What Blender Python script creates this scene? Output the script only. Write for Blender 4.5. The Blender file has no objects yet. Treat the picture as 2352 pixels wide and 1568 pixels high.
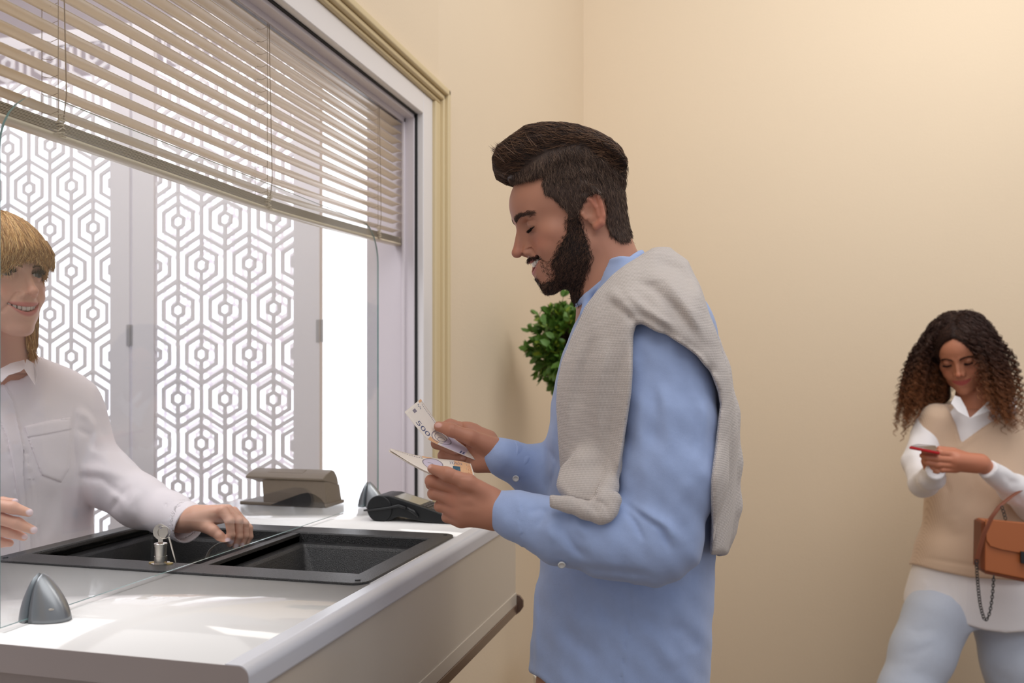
import bpy, bmesh, math, random, os
import numpy as np
from mathutils import Vector, Matrix

# ---------------------------------------------------------------- camera / world / lights / exposure
F = 2050.0                      # focal length in pixels of the 2352 px wide frame
HOR = 862.0                     # picture row of the horizon
CAMH = 1.40
TH = math.atan2(544.0, F)
CT, ST = math.cos(TH), math.sin(TH)
HC = 0.32                       # counter top lies this far below the camera
ZC = CAMH - HC                  # counter top height

scene = bpy.context.scene
cam_d = bpy.data.cameras.new('camera')
cam = bpy.data.objects.new('camera', cam_d)
scene.collection.objects.link(cam)
cam.location = (0, 0, CAMH)
cam.rotation_euler = (math.pi / 2, 0, TH)
cam_d.sensor_width = 36.0
cam_d.lens = 36.0 * F / 2352.0
cam_d.shift_y = (HOR - 784.0) / 2352.0
cam_d.clip_start = 0.05
cam_d.dof.use_dof = True
cam_d.dof.focus_distance = 1.42
cam_d.dof.aperture_fstop = 5.0
scene.camera = cam

world = bpy.data.worlds.new('world'); scene.world = world; world.use_nodes = True
bg = world.node_tree.nodes['Background']
bg.inputs[0].default_value = (0.97, 0.96, 1.0, 1); bg.inputs[1].default_value = 0.43

def area(name, loc, aim, sx, sy, power, color=(1, 1, 1)):
    l = bpy.data.lights.new(name, 'AREA'); l.shape = 'RECTANGLE'; l.size = sx; l.size_y = sy
    l.energy = power; l.color = color
    o = bpy.data.objects.new(name, l); scene.collection.objects.link(o)
    o.location = loc
    d = Vector(aim) - Vector(loc)
    o.rotation_euler = d.to_track_quat('-Z', 'Y').to_euler()
    return o
area('ceiling_lamp', (1.1, 2.2, 3.5), (0.5, 3.9, 1.7), 1.8, 1.0, 33, (1.0, 0.95, 0.89))
area('ceiling_lamp', (0.2, 0.4, 3.4), (-0.2, 1.6, 1.2), 2.4, 2.4, 30, (1.0, 0.97, 0.94))
area('ceiling_lamp', (-1.85, 1.2, 3.4), (-1.85, 2.0, 1.0), 1.5, 2.8, 60, (1.0, 0.98, 1.0))

vs = scene.view_settings
vs.view_transform = 'Standard'; vs.look = 'None'; vs.exposure = 0.0; vs.gamma = 1.0
vs.use_curve_mapping = False

# ---------------------------------------------------------------- picture rays -> places in the room
def ray(px, py):
    a, b = (px - 1176.0) / F, (HOR - py) / F
    return np.array([a * CT - ST, a * ST + CT, b])
CAMP = np.array([0, 0, CAMH])
def PD(px, py, D): return CAMP + ray(px, py) * D
def PX(px, py, X): r = ray(px, py); return CAMP + r * (X / r[0])
def PY(px, py, Y): r = ray(px, py); return CAMP + r * (Y / r[1])
def PZ(px, py, z=ZC): r = ray(px, py); return CAMP + r * ((z - CAMH) / r[2])
def TOCAM(p):   # world -> camera aligned (right, forward, up)
    x, y, z = p
    return np.array([x * CT + y * ST, -x * ST + y * CT, z])

# ---------------------------------------------------------------- materials
def srgb(r, g, b):
    f = lambda c: (c / 255) / 12.92 if c / 255 <= 0.04045 else ((c / 255 + 0.055) / 1.055) ** 2.4
    return (f(r), f(g), f(b), 1.0)
def mat(name, rgb, rough=0.5, metal=0.0, bump=None, var=None, sss=0.0, spec=0.5, sheen=0.0, alpha=1, coat=0.0, emis=0.0, vcol=False, trans=0.0):
    m = bpy.data.materials.new(name); m.use_nodes = True
    nt = m.node_tree; N, L = nt.nodes, nt.links
    p = N['Principled BSDF']
    c = srgb(*rgb)
    p.inputs['Base Color'].default_value = c
    p.inputs['Roughness'].default_value = rough
    p.inputs['Metallic'].default_value = metal
    p.inputs['Specular IOR Level'].default_value = spec
    if sss:
        p.inputs['Subsurface Weight'].default_value = sss
        p.inputs['Subsurface Radius'].default_value = (0.012, 0.005, 0.003)
        p.inputs['Subsurface Scale'].default_value = 1.0
    if sheen: p.inputs['Sheen Weight'].default_value = sheen; p.inputs['Sheen Roughness'].default_value = 0.5
    if coat: p.inputs['Coat Weight'].default_value = coat; p.inputs['Coat Roughness'].default_value = 0.08
    if trans: p.inputs['Transmission Weight'].default_value = trans
    if emis: p.inputs['Emission Color'].default_value = c; p.inputs['Emission Strength'].default_value = emis
    tc = N.new('ShaderNodeTexCoord')
    col = None
    if vcol:
        a = N.new('ShaderNodeVertexColor'); a.layer_name = 'Col'; col = a.outputs['Color']
    if var:         # (noise scale, amount)
        n = N.new('ShaderNodeTexNoise'); n.inputs['Scale'].default_value = var[0]; n.inputs['Detail'].default_value = 4
        L.new(tc.outputs['Object'], n.inputs['Vector'])
        mr = N.new('ShaderNodeMapRange'); mr.inputs['To Min'].default_value = 1 - var[1]; mr.inputs['To Max'].default_value = 1 + var[1]
        L.new(n.outputs['Fac'], mr.inputs['Value'])
        mx = N.new('ShaderNodeMix'); mx.data_type = 'RGBA'; mx.blend_type = 'MULTIPLY'; mx.inputs['Factor'].default_value = 1
        if col: L.new(col, mx.inputs[6])
        else: mx.inputs[6].default_value = c
        L.new(mr.outputs['Result'], mx.inputs[7]); col = mx.outputs[2]
    if col: L.new(col, p.inputs['Base Color'])
    if bump:        # (scale, strength, distance, detail)
        n = N.new('ShaderNodeTexNoise'); n.inputs['Scale'].default_value = bump[0]
        n.inputs['Detail'].default_value = bump[3] if len(bump) > 3 else 2
        L.new(tc.outputs['Object'], n.inputs['Vector'])
        b = N.new('ShaderNodeBump'); b.inputs['Strength'].default_value = bump[1]; b.inputs['Distance'].default_value = bump[2]
        L.new(n.outputs['Fac'], b.inputs['Height']); L.new(b.outputs['Normal'], p.inputs['Normal'])
    return m

M = {}
M['wall'] = mat('wall_paint', (227, 209, 183), 0.62, bump=(160, 0.35, 0.002, 3), var=(3.0, 0.015))
M['trim'] = mat('cream_moulding', (215, 196, 156), 0.5)
M['floor'] = mat('floor_tile', (120, 98, 74), 0.4, var=(4, 0.1))
M['ceil'] = mat('ceiling_paint', (240, 238, 234), 0.8)
M['pvc'] = mat('white_frame', (232, 229, 230), 0.32)
M['pvc2'] = mat('pale_frame', (215, 208, 214), 0.3)
M['gasket'] = mat('black_gasket', (14, 14, 16), 0.6)
M['slat'] = mat('blind_slat', (226, 212, 188), 0.3, spec=0.6)
M['cord'] = mat('blind_cord', (150, 132, 112), 0.8)
M['cordw'] = mat('pale_cord', (214, 200, 178), 0.8)
M['screen'] = mat('screen_white', (225, 222, 226), 0.45)
M['shadow_film'] = mat('shadow_film_base', (240, 238, 245), 0.6)
M['steel'] = mat('hinge_metal', (190, 188, 190), 0.35, 0.6)
M['top'] = mat('counter_white', (244, 242, 240), 0.09, spec=0.6, coat=0.3)
M['nose'] = mat('counter_edge', (205, 206, 212), 0.25)
M['endb'] = mat('counter_edge_band', (150, 140, 138), 0.4, var=(8, 0.04))
M['panel'] = mat('counter_panel', (200, 190, 176), 0.22, spec=0.6)
M['rail'] = mat('brown_rail', (104, 80, 66), 0.22, spec=0.7)
M['tray'] = mat('black_enamel', (13, 13, 15), 0.3, bump=(850, 0.9, 0.0016, 1), spec=0.8)
M['silver'] = mat('silver_paint', (150, 154, 158), 0.33, 0.75)
M['chrome'] = mat('nickel', (205, 198, 188), 0.22, 0.95)
M['brass'] = mat('brass', (190, 165, 100), 0.3, 0.9)
M['det'] = mat('taupe_plastic', (104, 92, 80), 0.36, spec=0.5)
M['detb'] = mat('dark_inset', (24, 22, 22), 0.2)
M['term'] = mat('terminal_black', (26, 28, 30), 0.4)
M['lcd'] = mat('terminal_lcd', (150, 145, 132), 0.08, coat=0.5)
M['key'] = mat('terminal_keys', (70, 66, 66), 0.5)
M['leaf'] = mat('leaf', (84, 122, 46), 0.45, var=(30, 0.45))
M['leaf2'] = mat('young_leaf', (128, 150, 44), 0.45, var=(30, 0.3))
M['bark'] = mat('bark', (82, 60, 40), 0.8)
M['pot'] = mat('pot_white', (225, 222, 215), 0.4)
M['soil'] = mat('soil', (50, 38, 28), 0.95)

def glass_mat(name, tint, refl=1.45):
    m = bpy.data.materials.new(name); m.use_nodes = True
    nt = m.node_tree; N, L = nt.nodes, nt.links
    for n in list(N):
        if n.type == 'BSDF_PRINCIPLED': N.remove(n)
    out = [n for n in N if n.type == 'OUTPUT_MATERIAL'][0]
    t = N.new('ShaderNodeBsdfTransparent'); t.inputs[0].default_value = tint
    g = N.new('ShaderNodeBsdfGlossy'); g.inputs['Roughness'].default_value = 0.0
    lw = N.new('ShaderNodeLayerWeight'); lw.inputs['Blend'].default_value = 0.5
    pw = N.new('ShaderNodeMath'); pw.operation = 'POWER'; pw.inputs[1].default_value = 4.0
    fr = N.new('ShaderNodeMath'); fr.operation = 'MULTIPLY_ADD'; fr.inputs[1].default_value = 0.5; fr.inputs[2].default_value = refl
    L.new(lw.outputs['Facing'], pw.inputs[0]); L.new(pw.outputs[0], fr.inputs[0])
    mx = N.new('ShaderNodeMixShader')
    L.new(fr.outputs[0], mx.inputs[0]); L.new(t.outputs[0], mx.inputs[1]); L.new(g.outputs[0], mx.inputs[2])
    L.new(mx.outputs[0], out.inputs['Surface'])
    return m
M['glass'] = glass_mat('clear_glass', (0.955, 0.97, 0.975, 1), 0.045)
M['glassedge'] = mat('glass_edge', (120, 150, 148), 0.1, spec=0.8)
def glow_mat(name, rgb, s):
    m = bpy.data.materials.new(name); m.use_nodes = True
    nt = m.node_tree
    for n in list(nt.nodes):
        if n.type == 'BSDF_PRINCIPLED': nt.nodes.remove(n)
    out = [n for n in nt.nodes if n.type == 'OUTPUT_MATERIAL'][0]
    e = nt.nodes.new('ShaderNodeEmission'); e.inputs[0].default_value = srgb(*rgb); e.inputs[1].default_value = s
    nt.links.new(e.outputs[0], out.inputs['Surface'])
    return m
M['daylight'] = glow_mat('frosted_daylight_pane', (250, 249, 255), 2.2)
def translucent(name, rgb, w=0.5):
    m = mat(name, rgb, 0.7)
    nt = m.node_tree; p = nt.nodes['Principled BSDF']
    out = [n for n in nt.nodes if n.type == 'OUTPUT_MATERIAL'][0]
    t = nt.nodes.new('ShaderNodeBsdfTranslucent'); t.inputs[0].default_value = srgb(*rgb)
    mx = nt.nodes.new('ShaderNodeMixShader'); mx.inputs[0].default_value = w
    nt.links.new(p.outputs[0], mx.inputs[1]); nt.links.new(t.outputs[0], mx.inputs[2]); nt.links.new(mx.outputs[0], out.inputs['Surface'])
    return m
M['shadow_film'] = translucent('shadow_liner', (253, 250, 255), 0.9)  # pale sheet for the imitated pattern shadow behind the screen
M['curtain'] = translucent('curtain_cloth', (246, 240, 246), 0.8)

# ---------------------------------------------------------------- object helpers
COL = scene.collection
def link(o, parent=None):
    COL.objects.link(o)
    if parent is not None: o.parent = parent
    return o
def mesh_obj(name, verts, faces, m=None, parent=None, smooth=False, mats=None, fmat=None, loc=None):
    me = bpy.data.meshes.new(name)
    verts = np.asarray(verts, float).reshape(-1, 3)
    if loc is not None: verts = verts - np.asarray(loc)
    me.from_pydata(verts.tolist(), [], [tuple(int(i) for i in f) for f in faces])
    for x in (mats or ([m] if m else [])): me.materials.append(x)
    if fmat is not None: me.polygons.foreach_set('material_index', np.asarray(fmat, dtype=np.int32))
    if smooth: me.polygons.foreach_set('use_smooth', np.ones(len(me.polygons), dtype=bool))
    me.update()
    o = bpy.data.objects.new(name, me)
    if loc is not None and parent is None: o.location = loc
    link(o, parent)
    if parent is not None:
        # verts are given in world space: undo the parent's placement
        bpy.context.view_layer.update() if False else None
        o.matrix_parent_inverse = Matrix.Translation(-Vector(parent.location)) if parent.parent is None else Matrix.Identity(4)
        if loc is not None: o.location = loc
        if parent.parent is not None:
            o.matrix_parent_inverse = Matrix.Identity(4)
            off = Vector(parent.location)
            o.matrix_parent_inverse = Matrix.Translation(-off)
    return o
def tag(o, label=None, cat=None, group=None, kind=None):
    if label: o['label'] = label
    if cat: o['category'] = cat
    if group: o['group'] = group
    if kind: o['kind'] = kind
    return o
def thing(name, label, cat, loc=(0, 0, 0), group=None):
    o = bpy.data.objects.new(name, None); COL.objects.link(o); o.location = tuple(loc); o.empty_display_size = 0.05
    return tag(o, label, cat, group)
class MB:
    def __init__(s): s.v = []; s.f = []; s.m = []
    def add(s, verts, faces, mi=0):
        b = len(s.v); s.v += [tuple(float(c) for c in v) for v in verts]
        s.f += [tuple(i + b for i in f) for f in faces]; s.m += [mi] * len(faces)
        return s
    def box(s, a, b, mi=0):
        (x0, y0, z0), (x1, y1, z1) = a, b
        v = [(x0,y0,z0),(x1,y0,z0),(x1,y1,z0),(x0,y1,z0),(x0,y0,z1),(x1,y0,z1),(x1,y1,z1),(x0,y1,z1)]
        return s.add(v, [(0,3,2,1),(4,5,6,7),(0,1,5,4),(1,2,6,5),(2,3,7,6),(3,0,4,7)], mi)
    def prism(s, pts, off, mi=0, mside=None):
        """closed 3-D polygon pts swept by the vector off"""
        n = len(pts); p = [np.asarray(q, float) for q in pts]; o = np.asarray(off, float)
        v = p + [q + o for q in p]
        s.add(v, [tuple(range(n))[::-1], tuple(range(n, 2 * n))], mi)
        b = len(s.v) - 2 * n
        for i in range(n):
            j = (i + 1) % n
            s.f.append((b + i, b + j, b + n + j, b + n + i)); s.m.append(mi if mside is None else mside)
        return s
    def tube(s, pts, r, n=8, mi=0, closed=False, caps=True):
        P = [np.asarray(p, float) for p in pts]; k = len(P)
        R = r if hasattr(r, '__len__') else [r] * k
        b = len(s.v); up = None
        for i in range(k):
            a = P[(i - 1) % k] if (closed or i > 0) else P[i]
            c = P[(i + 1) % k] if (closed or i < k - 1) else P[i]
            t = c - a; t = t / (np.linalg.norm(t) + 1e-12)
            if up is None:
                up = np.array([0, 0, 1.0]) if abs(t[2]) < 0.9 else np.array([1.0, 0, 0])
            u = np.cross(t, up); u /= np.linalg.norm(u) + 1e-12
            w = np.cross(u, t); up = w
            for q in range(n):
                an = 2 * math.pi * q / n
                s.v.append(tuple(P[i] + R[i] * (math.cos(an) * u + math.sin(an) * w)))
        for i in range(k if closed else k - 1):
            i2 = (i + 1) % k
            for q in range(n):
                q2 = (q + 1) % n
                s.f.append((b + i * n + q, b + i * n + q2, b + i2 * n + q2, b + i2 * n + q)); s.m.append(mi)
        if caps and not closed:
            s.f.append(tuple(b + q for q in range(n))[::-1]); s.m.append(mi)
            s.f.append(tuple(b + (k - 1) * n + q for q in range(n))); s.m.append(mi)
        return s
    def loft(s, rings, mi=0, cap0=True, cap1=True, closed=True):
        n = len(rings[0]); b = len(s.v)
        for r in rings: s.v += [tuple(float(c) for c in p) for p in r]
        for i in range(len(rings) - 1):
            for q in range(n if closed else n - 1):
                q2 = (q + 1) % n
                s.f.append((b + i * n + q, b + i * n + q2, b + (i + 1) * n + q2, b + (i + 1) * n + q)); s.m.append(mi)
        if cap0: s.f.append(tuple(b + q for q in range(n))[::-1]); s.m.append(mi)
        if cap1: s.f.append(tuple(b + (len(rings) - 1) * n + q for q in range(n))); s.m.append(mi)
        return s
    def lathe(s, prof, c, n=24, mi=0):
        rings = [[(c[0] + r * math.cos(2 * math.pi * q / n), c[1] + r * math.sin(2 * math.pi * q / n), c[2] + z) for q in range(n)] for r, z in prof]
        return s.loft(rings, mi)
    def build(s, name, m, parent=None, smooth=False, bevel=0, loc=None, seg=2, fixn=True):
        mats = m if isinstance(m, list) else [m]
        o = mesh_obj(name, s.v, s.f, None, parent, smooth, mats, s.m, loc)
        if fixn:
            bm = bmesh.new(); bm.from_mesh(o.data); bmesh.ops.recalc_face_normals(bm, faces=bm.faces); bm.to_mesh(o.data); bm.free()
        if bevel:
            md = o.modifiers.new('bevel', 'BEVEL'); md.width = bevel; md.segments = seg; md.limit_method = 'ANGLE'; md.angle_limit = 0.6
            o.data.polygons.foreach_set('use_smooth', np.ones(len(o.data.polygons), dtype=bool))
            md2 = o.modifiers.new('wn', 'WEIGHTED_NORMAL')
        return o
def copy_tree(o, parent=None):
    c = o.copy(); COL.objects.link(c)
    if parent is not None: c.parent = parent
    for ch in o.children: copy_tree(ch, c)
    return c
# ---------------------------------------------------------------- the room
XW = -0.85
_c = PD(1340, 862, 3.96); XC, YB = float(_c[0]), float(_c[1])     # far corner of the room
YJ = float(PX(973, 862, -0.8565)[1])     # far jamb of the teller window
YO = float(PX(994, 862, -0.8565)[1])
YT = float(PX(1013, 862, -0.8565)[1])
def zx(px, py, X): return float(PX(px, py, X)[2])
ZG = zx(957, 264, -0.876); ZF = zx(973, 261, -0.8565); ZO = zx(994, 230, -0.8565); ZT = zx(1012, 209, -0.8565)
HR = 3.6
def struct(o): return tag(o, kind='structure')
struct(MB().box((-4.9, -0.6, -0.05), (3.6, YB + 0.1, 0)).build('floor', M['floor']))
b = MB()
b.prism([(-1.0, YT - 0.04, 0), (XW, YT - 0.04, 0), (XC, YB, 0), (-1.0, YB, 0)], (0, 0, HR))                 # beyond the window
b.box((-1.0, 0.2, ZT - 0.03), (XW, YT - 0.04, HR))        # above
b.box((-1.0, -0.6, 0), (XW, 0.2, HR))
b.box((-1.0, 0.2, 0), (XW, YT - 0.04, ZC - 0.25))         # below the counter
struct(b.build('wall_left', M['wall']))
struct(MB().box((-1.0, YB, 0), (3.6, YB + 0.1, HR)).build('wall_back', M['wall']))
struct(MB().box((-4.9, 3.9, 0), (-4.75, 4.0, HR)).box((-4.9, 3.9, 2.95), (-1.0, 4.0, HR)).box((-4.9,3.9,0),(-1.0,4.0,0.5)).build('wall_far', M['pvc2']))
struct(MB().box((-4.95, -0.6, 0), (-4.85, 4.0, HR)).build('wall_side', M['pvc2']))
struct(MB().box((-4.9, -0.6, HR), (-0.9, 4.0, HR + 0.05)).build('ceiling', M['ceil']))
# big frosted window behind the folding screen
struct(MB().box((-4.78, 3.93, 0.5), (-1.0, 3.95, 2.95)).build('window_2', M['daylight']))

# teller window frame (window_1)
w = struct(MB().box((-0.99, YJ, ZC - 0.25), (-0.8565, YO, ZO)).build('window_1', M['pvc'], bevel=0.003))
b = MB(); b.box((-0.99, 0.1, ZF), (-0.8565, YJ, ZO)); b.build('head_frame', M['pvc'], w, bevel=0.003)
ygk = YJ
b = MB()
b.box((-0.880, ygk - 0.006, ZC - 0.2), (-0.874, ygk + 0.001, ZG + 0.004)); b.box((-0.880, 0.1, ZG - 0.001), (-0.874, ygk, ZG + 0.008)); b.build('gasket', M['gasket'], w)
b = MB()
b.box((-0.908, ygk - 0.012, ZC - 0.2), (-0.880, ygk + 0.001, ZG)); b.box((-0.908, 0.1, ZG - 0.010), (-0.880, ygk, ZG + 0.01))
b.box((-0.912, ygk - 0.022, ZC - 0.2), (-0.905, ygk, ZG - 0.01)); b.box((-0.912, 0.1, ZG - 0.022), (-0.905, ygk, ZG - 0.0))
b.box((-1.02, ygk - 0.010, ZC - 0.2), (-0.912, ygk, ZG + 0.03)); b.build('sash_frame', M['pvc2'], w, bevel=0.0015)
b = MB(); b.box((-1.02, 0.1, ZG + 0.012), (-0.912, ygk, ZG + 0.03)); b.build('head_lining', M['pvc2'], w)
# cream moulding round it
def mould(y0, y1, z0, z1, x1): return ((XW - 0.01, y0, z0), (x1, y1, z1))
b = MB()
b.box((XW - 0.02, YO, 0), (XW + 0.004, YT - 0.03, ZO)); b.box((XW - 0.02, 0.1, ZO), (XW + 0.004, YT - 0.03, ZT - 0.035))
b.box((XW - 0.02, YT - 0.032, 0), (XW + 0.014, YT - 0.018, ZT - 0.02)); b.box((XW - 0.02, 0.1, ZT - 0.035), (XW + 0.014, YT - 0.018, ZT - 0.02))
b.box((XW - 0.02, YT - 0.018, 0), (XW + 0.024, YT, ZT)); b.box((XW - 0.02, 0.1, ZT - 0.02), (XW + 0.024, YT, ZT))
struct(b.build('trim_1', M['trim'], bevel=0.005, seg=3))

# ---------------------------------------------------------------- counter
YN = float(PZ(545, 1527)[1]); YF = float(PX(1190, 1240, -0.53)[1])
XR = -0.532; XL = float(PZ(306, 1207)[0]) - 0.012
TRX0, TRX1 = float(PZ(306, 1207)[0]), float(PZ(1040, 1232)[0])
q = [PZ(0, 1283), PZ(838, 1346), PZ(1042, 1233), PZ(306, 1205)]
# the tray's rectangle in the counter: mean of the measured edges
TX1 = float((PZ(838, 1346)[0] + PZ(1042, 1233)[0]) / 2); TX0 = float((PZ(0, 1283)[0] + PZ(306, 1206)[0]) / 2)
TY0 = float((PZ(838, 1346)[1] * 0.6 + PZ(300, 1311)[1] * 0.4)); TY1 = float((PZ(1042, 1233)[1] + PZ(586, 1204)[1]) / 2)
XL = TX0 - 0.012
print('counter', YN, YF, XR, XL, 'tray', TX0, TX1, TY0, TY1, 'YB', YB, 'YJ', YJ, YO, YT, ZG, ZF, ZO, ZT)
counter = thing('service_counter', 'glossy white service counter with a rounded front edge through the teller window', 'counter', ((XL + XR) / 2, (YN + YF) / 2, ZC - 0.25))
def noseprof(x1, zt, zb, r=0.013, n=12):
    pts = []
    for i in range(n + 1):
        a = math.pi / 2 * (1 - i / n); pts.append((x1 - r + r * math.cos(a), zt - r + r * math.sin(a)))
    for i in range(4):
        a = -math.pi / 2 * i / 3; pts.append((x1 - 0.004 + 0.004 * math.cos(a), zb + 0.004 + 0.004 * math.sin(a)))
    return pts
hx0, hx1, hy0, hy1 = TX0 + 0.02, TX1 - 0.02, TY0 + 0.02, TY1 - 0.02
XE = XR - 0.03
b = MB()
b.box((XL, YN, ZC - 0.034), (XE, hy0, ZC)); b.box((XL, hy1, ZC - 0.034), (XE, YF, ZC))
b.box((XL, hy0, ZC - 0.034), (hx0, hy1, ZC)); b.box((hx1, hy0, ZC - 0.034), (XE, hy1, ZC))
b.build('worktop', M['top'], counter)
pr = noseprof(XR, ZC, ZC - 0.034)
pts = [(XE, YN, ZC - 0.034), (XE, YN, ZC)] + [(x, YN, z) for x, z in pr]
b = MB(); b.prism(pts, (0, YF - YN, 0)); b.build('front_edge', M['nose'], counter, smooth=False)
o = counter.children[-1]; o.data.polygons.foreach_set('use_smooth', [len(p.vertices) == 4 for p in o.data.polygons])
b = MB()
pe = [(XL, YN - 0.0012, ZC - 0.034), (XL, YN - 0.0012, ZC - 0.001)] + [(x - 0.0005, YN - 0.0012, z - 0.001) for x, z in pr]
b.prism(pe, (0, 0.0014, 0)); b.build('edge_band', M['endb'], counter)
ZP = float(PX(1000, 1568, XR - 0.004)[2])
b = MB(); b.box((XR - 0.020, YN + 0.02, ZP), (XR - 0.004, YF, ZC - 0.034)); b.build('front_panel', M['panel'], counter, bevel=0.001)
ym = float(PX(1054, 1300, XR - 0.004)[1])
b = MB(); b.box((XL, YN + 0.015, ZC - 0.25), (XR - 0.020, YN + 0.03, ZC - 0.034)); b.build('end_panel', M['endb'], counter)
b = MB(); b.box((XL + 0.01, YF - 0.03, ZC - 0.2), (-0.86, YF - 0.01, ZC - 0.034)); b.build('rear_panel', M['panel'], counter)
b = MB(); b.box((XR - 0.0045, YN + 0.02, ZP), (XR - 0.0015, YF, ZP + 0.028)); b.build('trim_strip', M['panel'], counter, bevel=0.0008)
# brown rail below the panel
rp = [(1190,1346),(1195,1346),(1210,1362),(1212,1375),(1211,1386),(1190,1410)]
R = [PY(x, y, YF + 0.001) for x, y in rp]
xs = [p[0] for p in R]
zt, zb = R[0][2], R[-1][2]
rail = [(XR - 0.02, zb + 0.004), (XR - 0.004, zb + 0.004), (XR + 0.012, zb + 0.020), (XR + 0.014, zb + 0.035), (XR + 0.011, zb + 0.048), (XR - 0.002, zt), (XR - 0.006, zt)]
b = MB()
base = ZP - 0.026
rl = [(XR - 0.10, base), (XR - 0.006, base), (XR - 0.001, base + 0.004), (XR + 0.001, base + 0.026), (XR - 0.10, base + 0.026)]
b.prism([(x, YN + 0.02, z) for x, z in rl], (0, YF - YN - 0.02, 0))
b.build('lower_rail', M['rail'], counter, bevel=0.001)
b = MB()
b.prism([(XR - 0.004, YF, base), (XR + 0.006, YF, base + 0.008), (XR + 0.014, YF, base + 0.020), (XR + 0.014, YF, base + 0.036), (XR + 0.006, YF, base + 0.046), (XR - 0.006, YF, base + 0.050)], (0, 0.008, 0))
b.build('rail_cap', M['rail'], counter, bevel=0.001)

# ---------------------------------------------------------------- transfer tray
tray = thing('deal_tray', 'black textured metal transfer tray sunk in the white counter, two open basins', 'tray', ((TX0 + TX1) / 2, (TY0 + TY1) / 2, ZC))
XD0, XD1 = float(PZ(463, 1302)[0]) - 0.012, float(PZ(463, 1302)[0]) + 0.006
def rrect(x0, x1, y0, y1, z, r, n=6):
    P = []
    for cx, cy, a0 in ((x1 - r, y1 - r, 0), (x0 + r, y1 - r, 90), (x0 + r, y0 + r, 180), (x1 - r, y0 + r, 270)):
        for i in range(n + 1):
            a = math.radians(a0 + 90 * i / n); P.append((cx + r * math.cos(a), cy + r * math.sin(a), z))
    return P
L1 = 0.034; L2 = 0.060
ix0, ix1, iy0, iy1 = TX0 + L1, TX1 - L1, TY0 + L2, TY1 - L2
b = MB()
t = 0.003
b.loft([rrect(TX0, TX1, TY0, TY1, ZC + 0.0002, 0.026), rrect(TX0, TX1, TY0, TY1, ZC + t, 0.026), rrect(TX0 + .001, TX1 - .001, TY0 + .001, TY1 - .001, ZC + t + .0008, 0.025),
        rrect(ix0, ix1, iy0, iy1, ZC + t + .0008, 0.0015), rrect(ix0 + .002, ix1 - .002, iy0 + .002, iy1 - .002, ZC + t - 0.002, 0.0015), rrect(ix0 + .002, ix1 - .002, iy0 + .002, iy1 - .002, ZC - 0.02, 0.0015)], cap0=False, cap1=False)
b.build('rim', M['tray'], tray, smooth=False)
def basin(x0, x1, name, dz, inset, slot=None):
    b = MB()
    r0 = rrect(x0, x1, iy0 + .001, iy1 - .001, ZC - 0.004, 0.002)
    r1 = rrect(x0, x1, iy0 + .001, iy1 - .001, ZC - 0.016, 0.002)
    r2 = rrect(x0 + inset, x1 - inset * 0.5, iy0 + inset, iy1 - inset, ZC - 0.017, 0.004)
    r3 = rrect(x0 + inset + .004, x1 - inset * 0.5 - .004, iy0 + inset + .004, iy1 - inset - .004, ZC - 0.022, 0.006)
    r4 = rrect(x0 + inset + .03, x1 - inset - .03, iy0 + inset + .03, iy1 - inset - .03, ZC - dz, 0.02)
    b.loft([r0, r1, r2, r3, r4], cap0=False, cap1=True)
    b.build(name, M['tray'], tray, smooth=False)
basin(ix0 + .002, XD0, 'rear_basin', 0.10, 0.02)
basin(XD1, ix1 - .010, 'front_basin', 0.09, 0.016)
b = MB(); b.box((XD0, iy0, ZC - 0.03), (XD1, iy1, ZC + 0.0025)); b.build('divider', M['tray'], tray, bevel=0.001)
b = MB(); b.box((ix1 - .012, iy0 + .002, ZC - 0.03), (ix1 - .0045, iy1 - .004, ZC - 0.001)); b.build('slide_rail', M['tray'], tray, bevel=0.001)
for (x, y) in ((TX1 - .02, TY0 + .02), (TX1 - .018, TY1 - .018), (TX0 + .02, TY0 + .02)):
    MB().lathe([(0.0045, 0), (0.0042, 0.0014), (0.002, 0.0018)], (x, y, ZC + t + .0005), 12).build('screw', M['term'], tray)

# ---------------------------------------------------------------- protective glass and its clamps
XG = -0.90
YG0 = float(PX(-2, 1300, XG)[1]); YG1 = float(PX(868, 1100, XG)[1]); ZGT = zx(603, 417, XG)
def rr2(y0, y1, z0, z1, rt, n=8):
    P = [(y0, z0), (y1, z0)]
    for i in range(n + 1):
        a = math.radians(90 * i / n); P.append((y1 - rt + rt * math.cos(a), z1 - rt + rt * math.sin(a)))
    for i in range(n + 1):
        a = math.radians(90 + 90 * i / n); P.append((y0 + rt + rt * math.cos(a), z1 - rt + rt * math.sin(a)))
    return P
gz0 = ZC + 0.006
b = MB(); b.prism([(XG - 0.002, y, z) for y, z in rr2(YG0, YG1, gz0, ZGT, 0.09)], (0.004, 0, 0), 0, 1)
g = b.build('glass_screen', [M['glass'], M['glassedge']], loc=(XG, (YG0 + YG1) / 2, gz0))
tag(g, 'clear protective glass pane with rounded top corners standing on the counter', 'glass pane')
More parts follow.
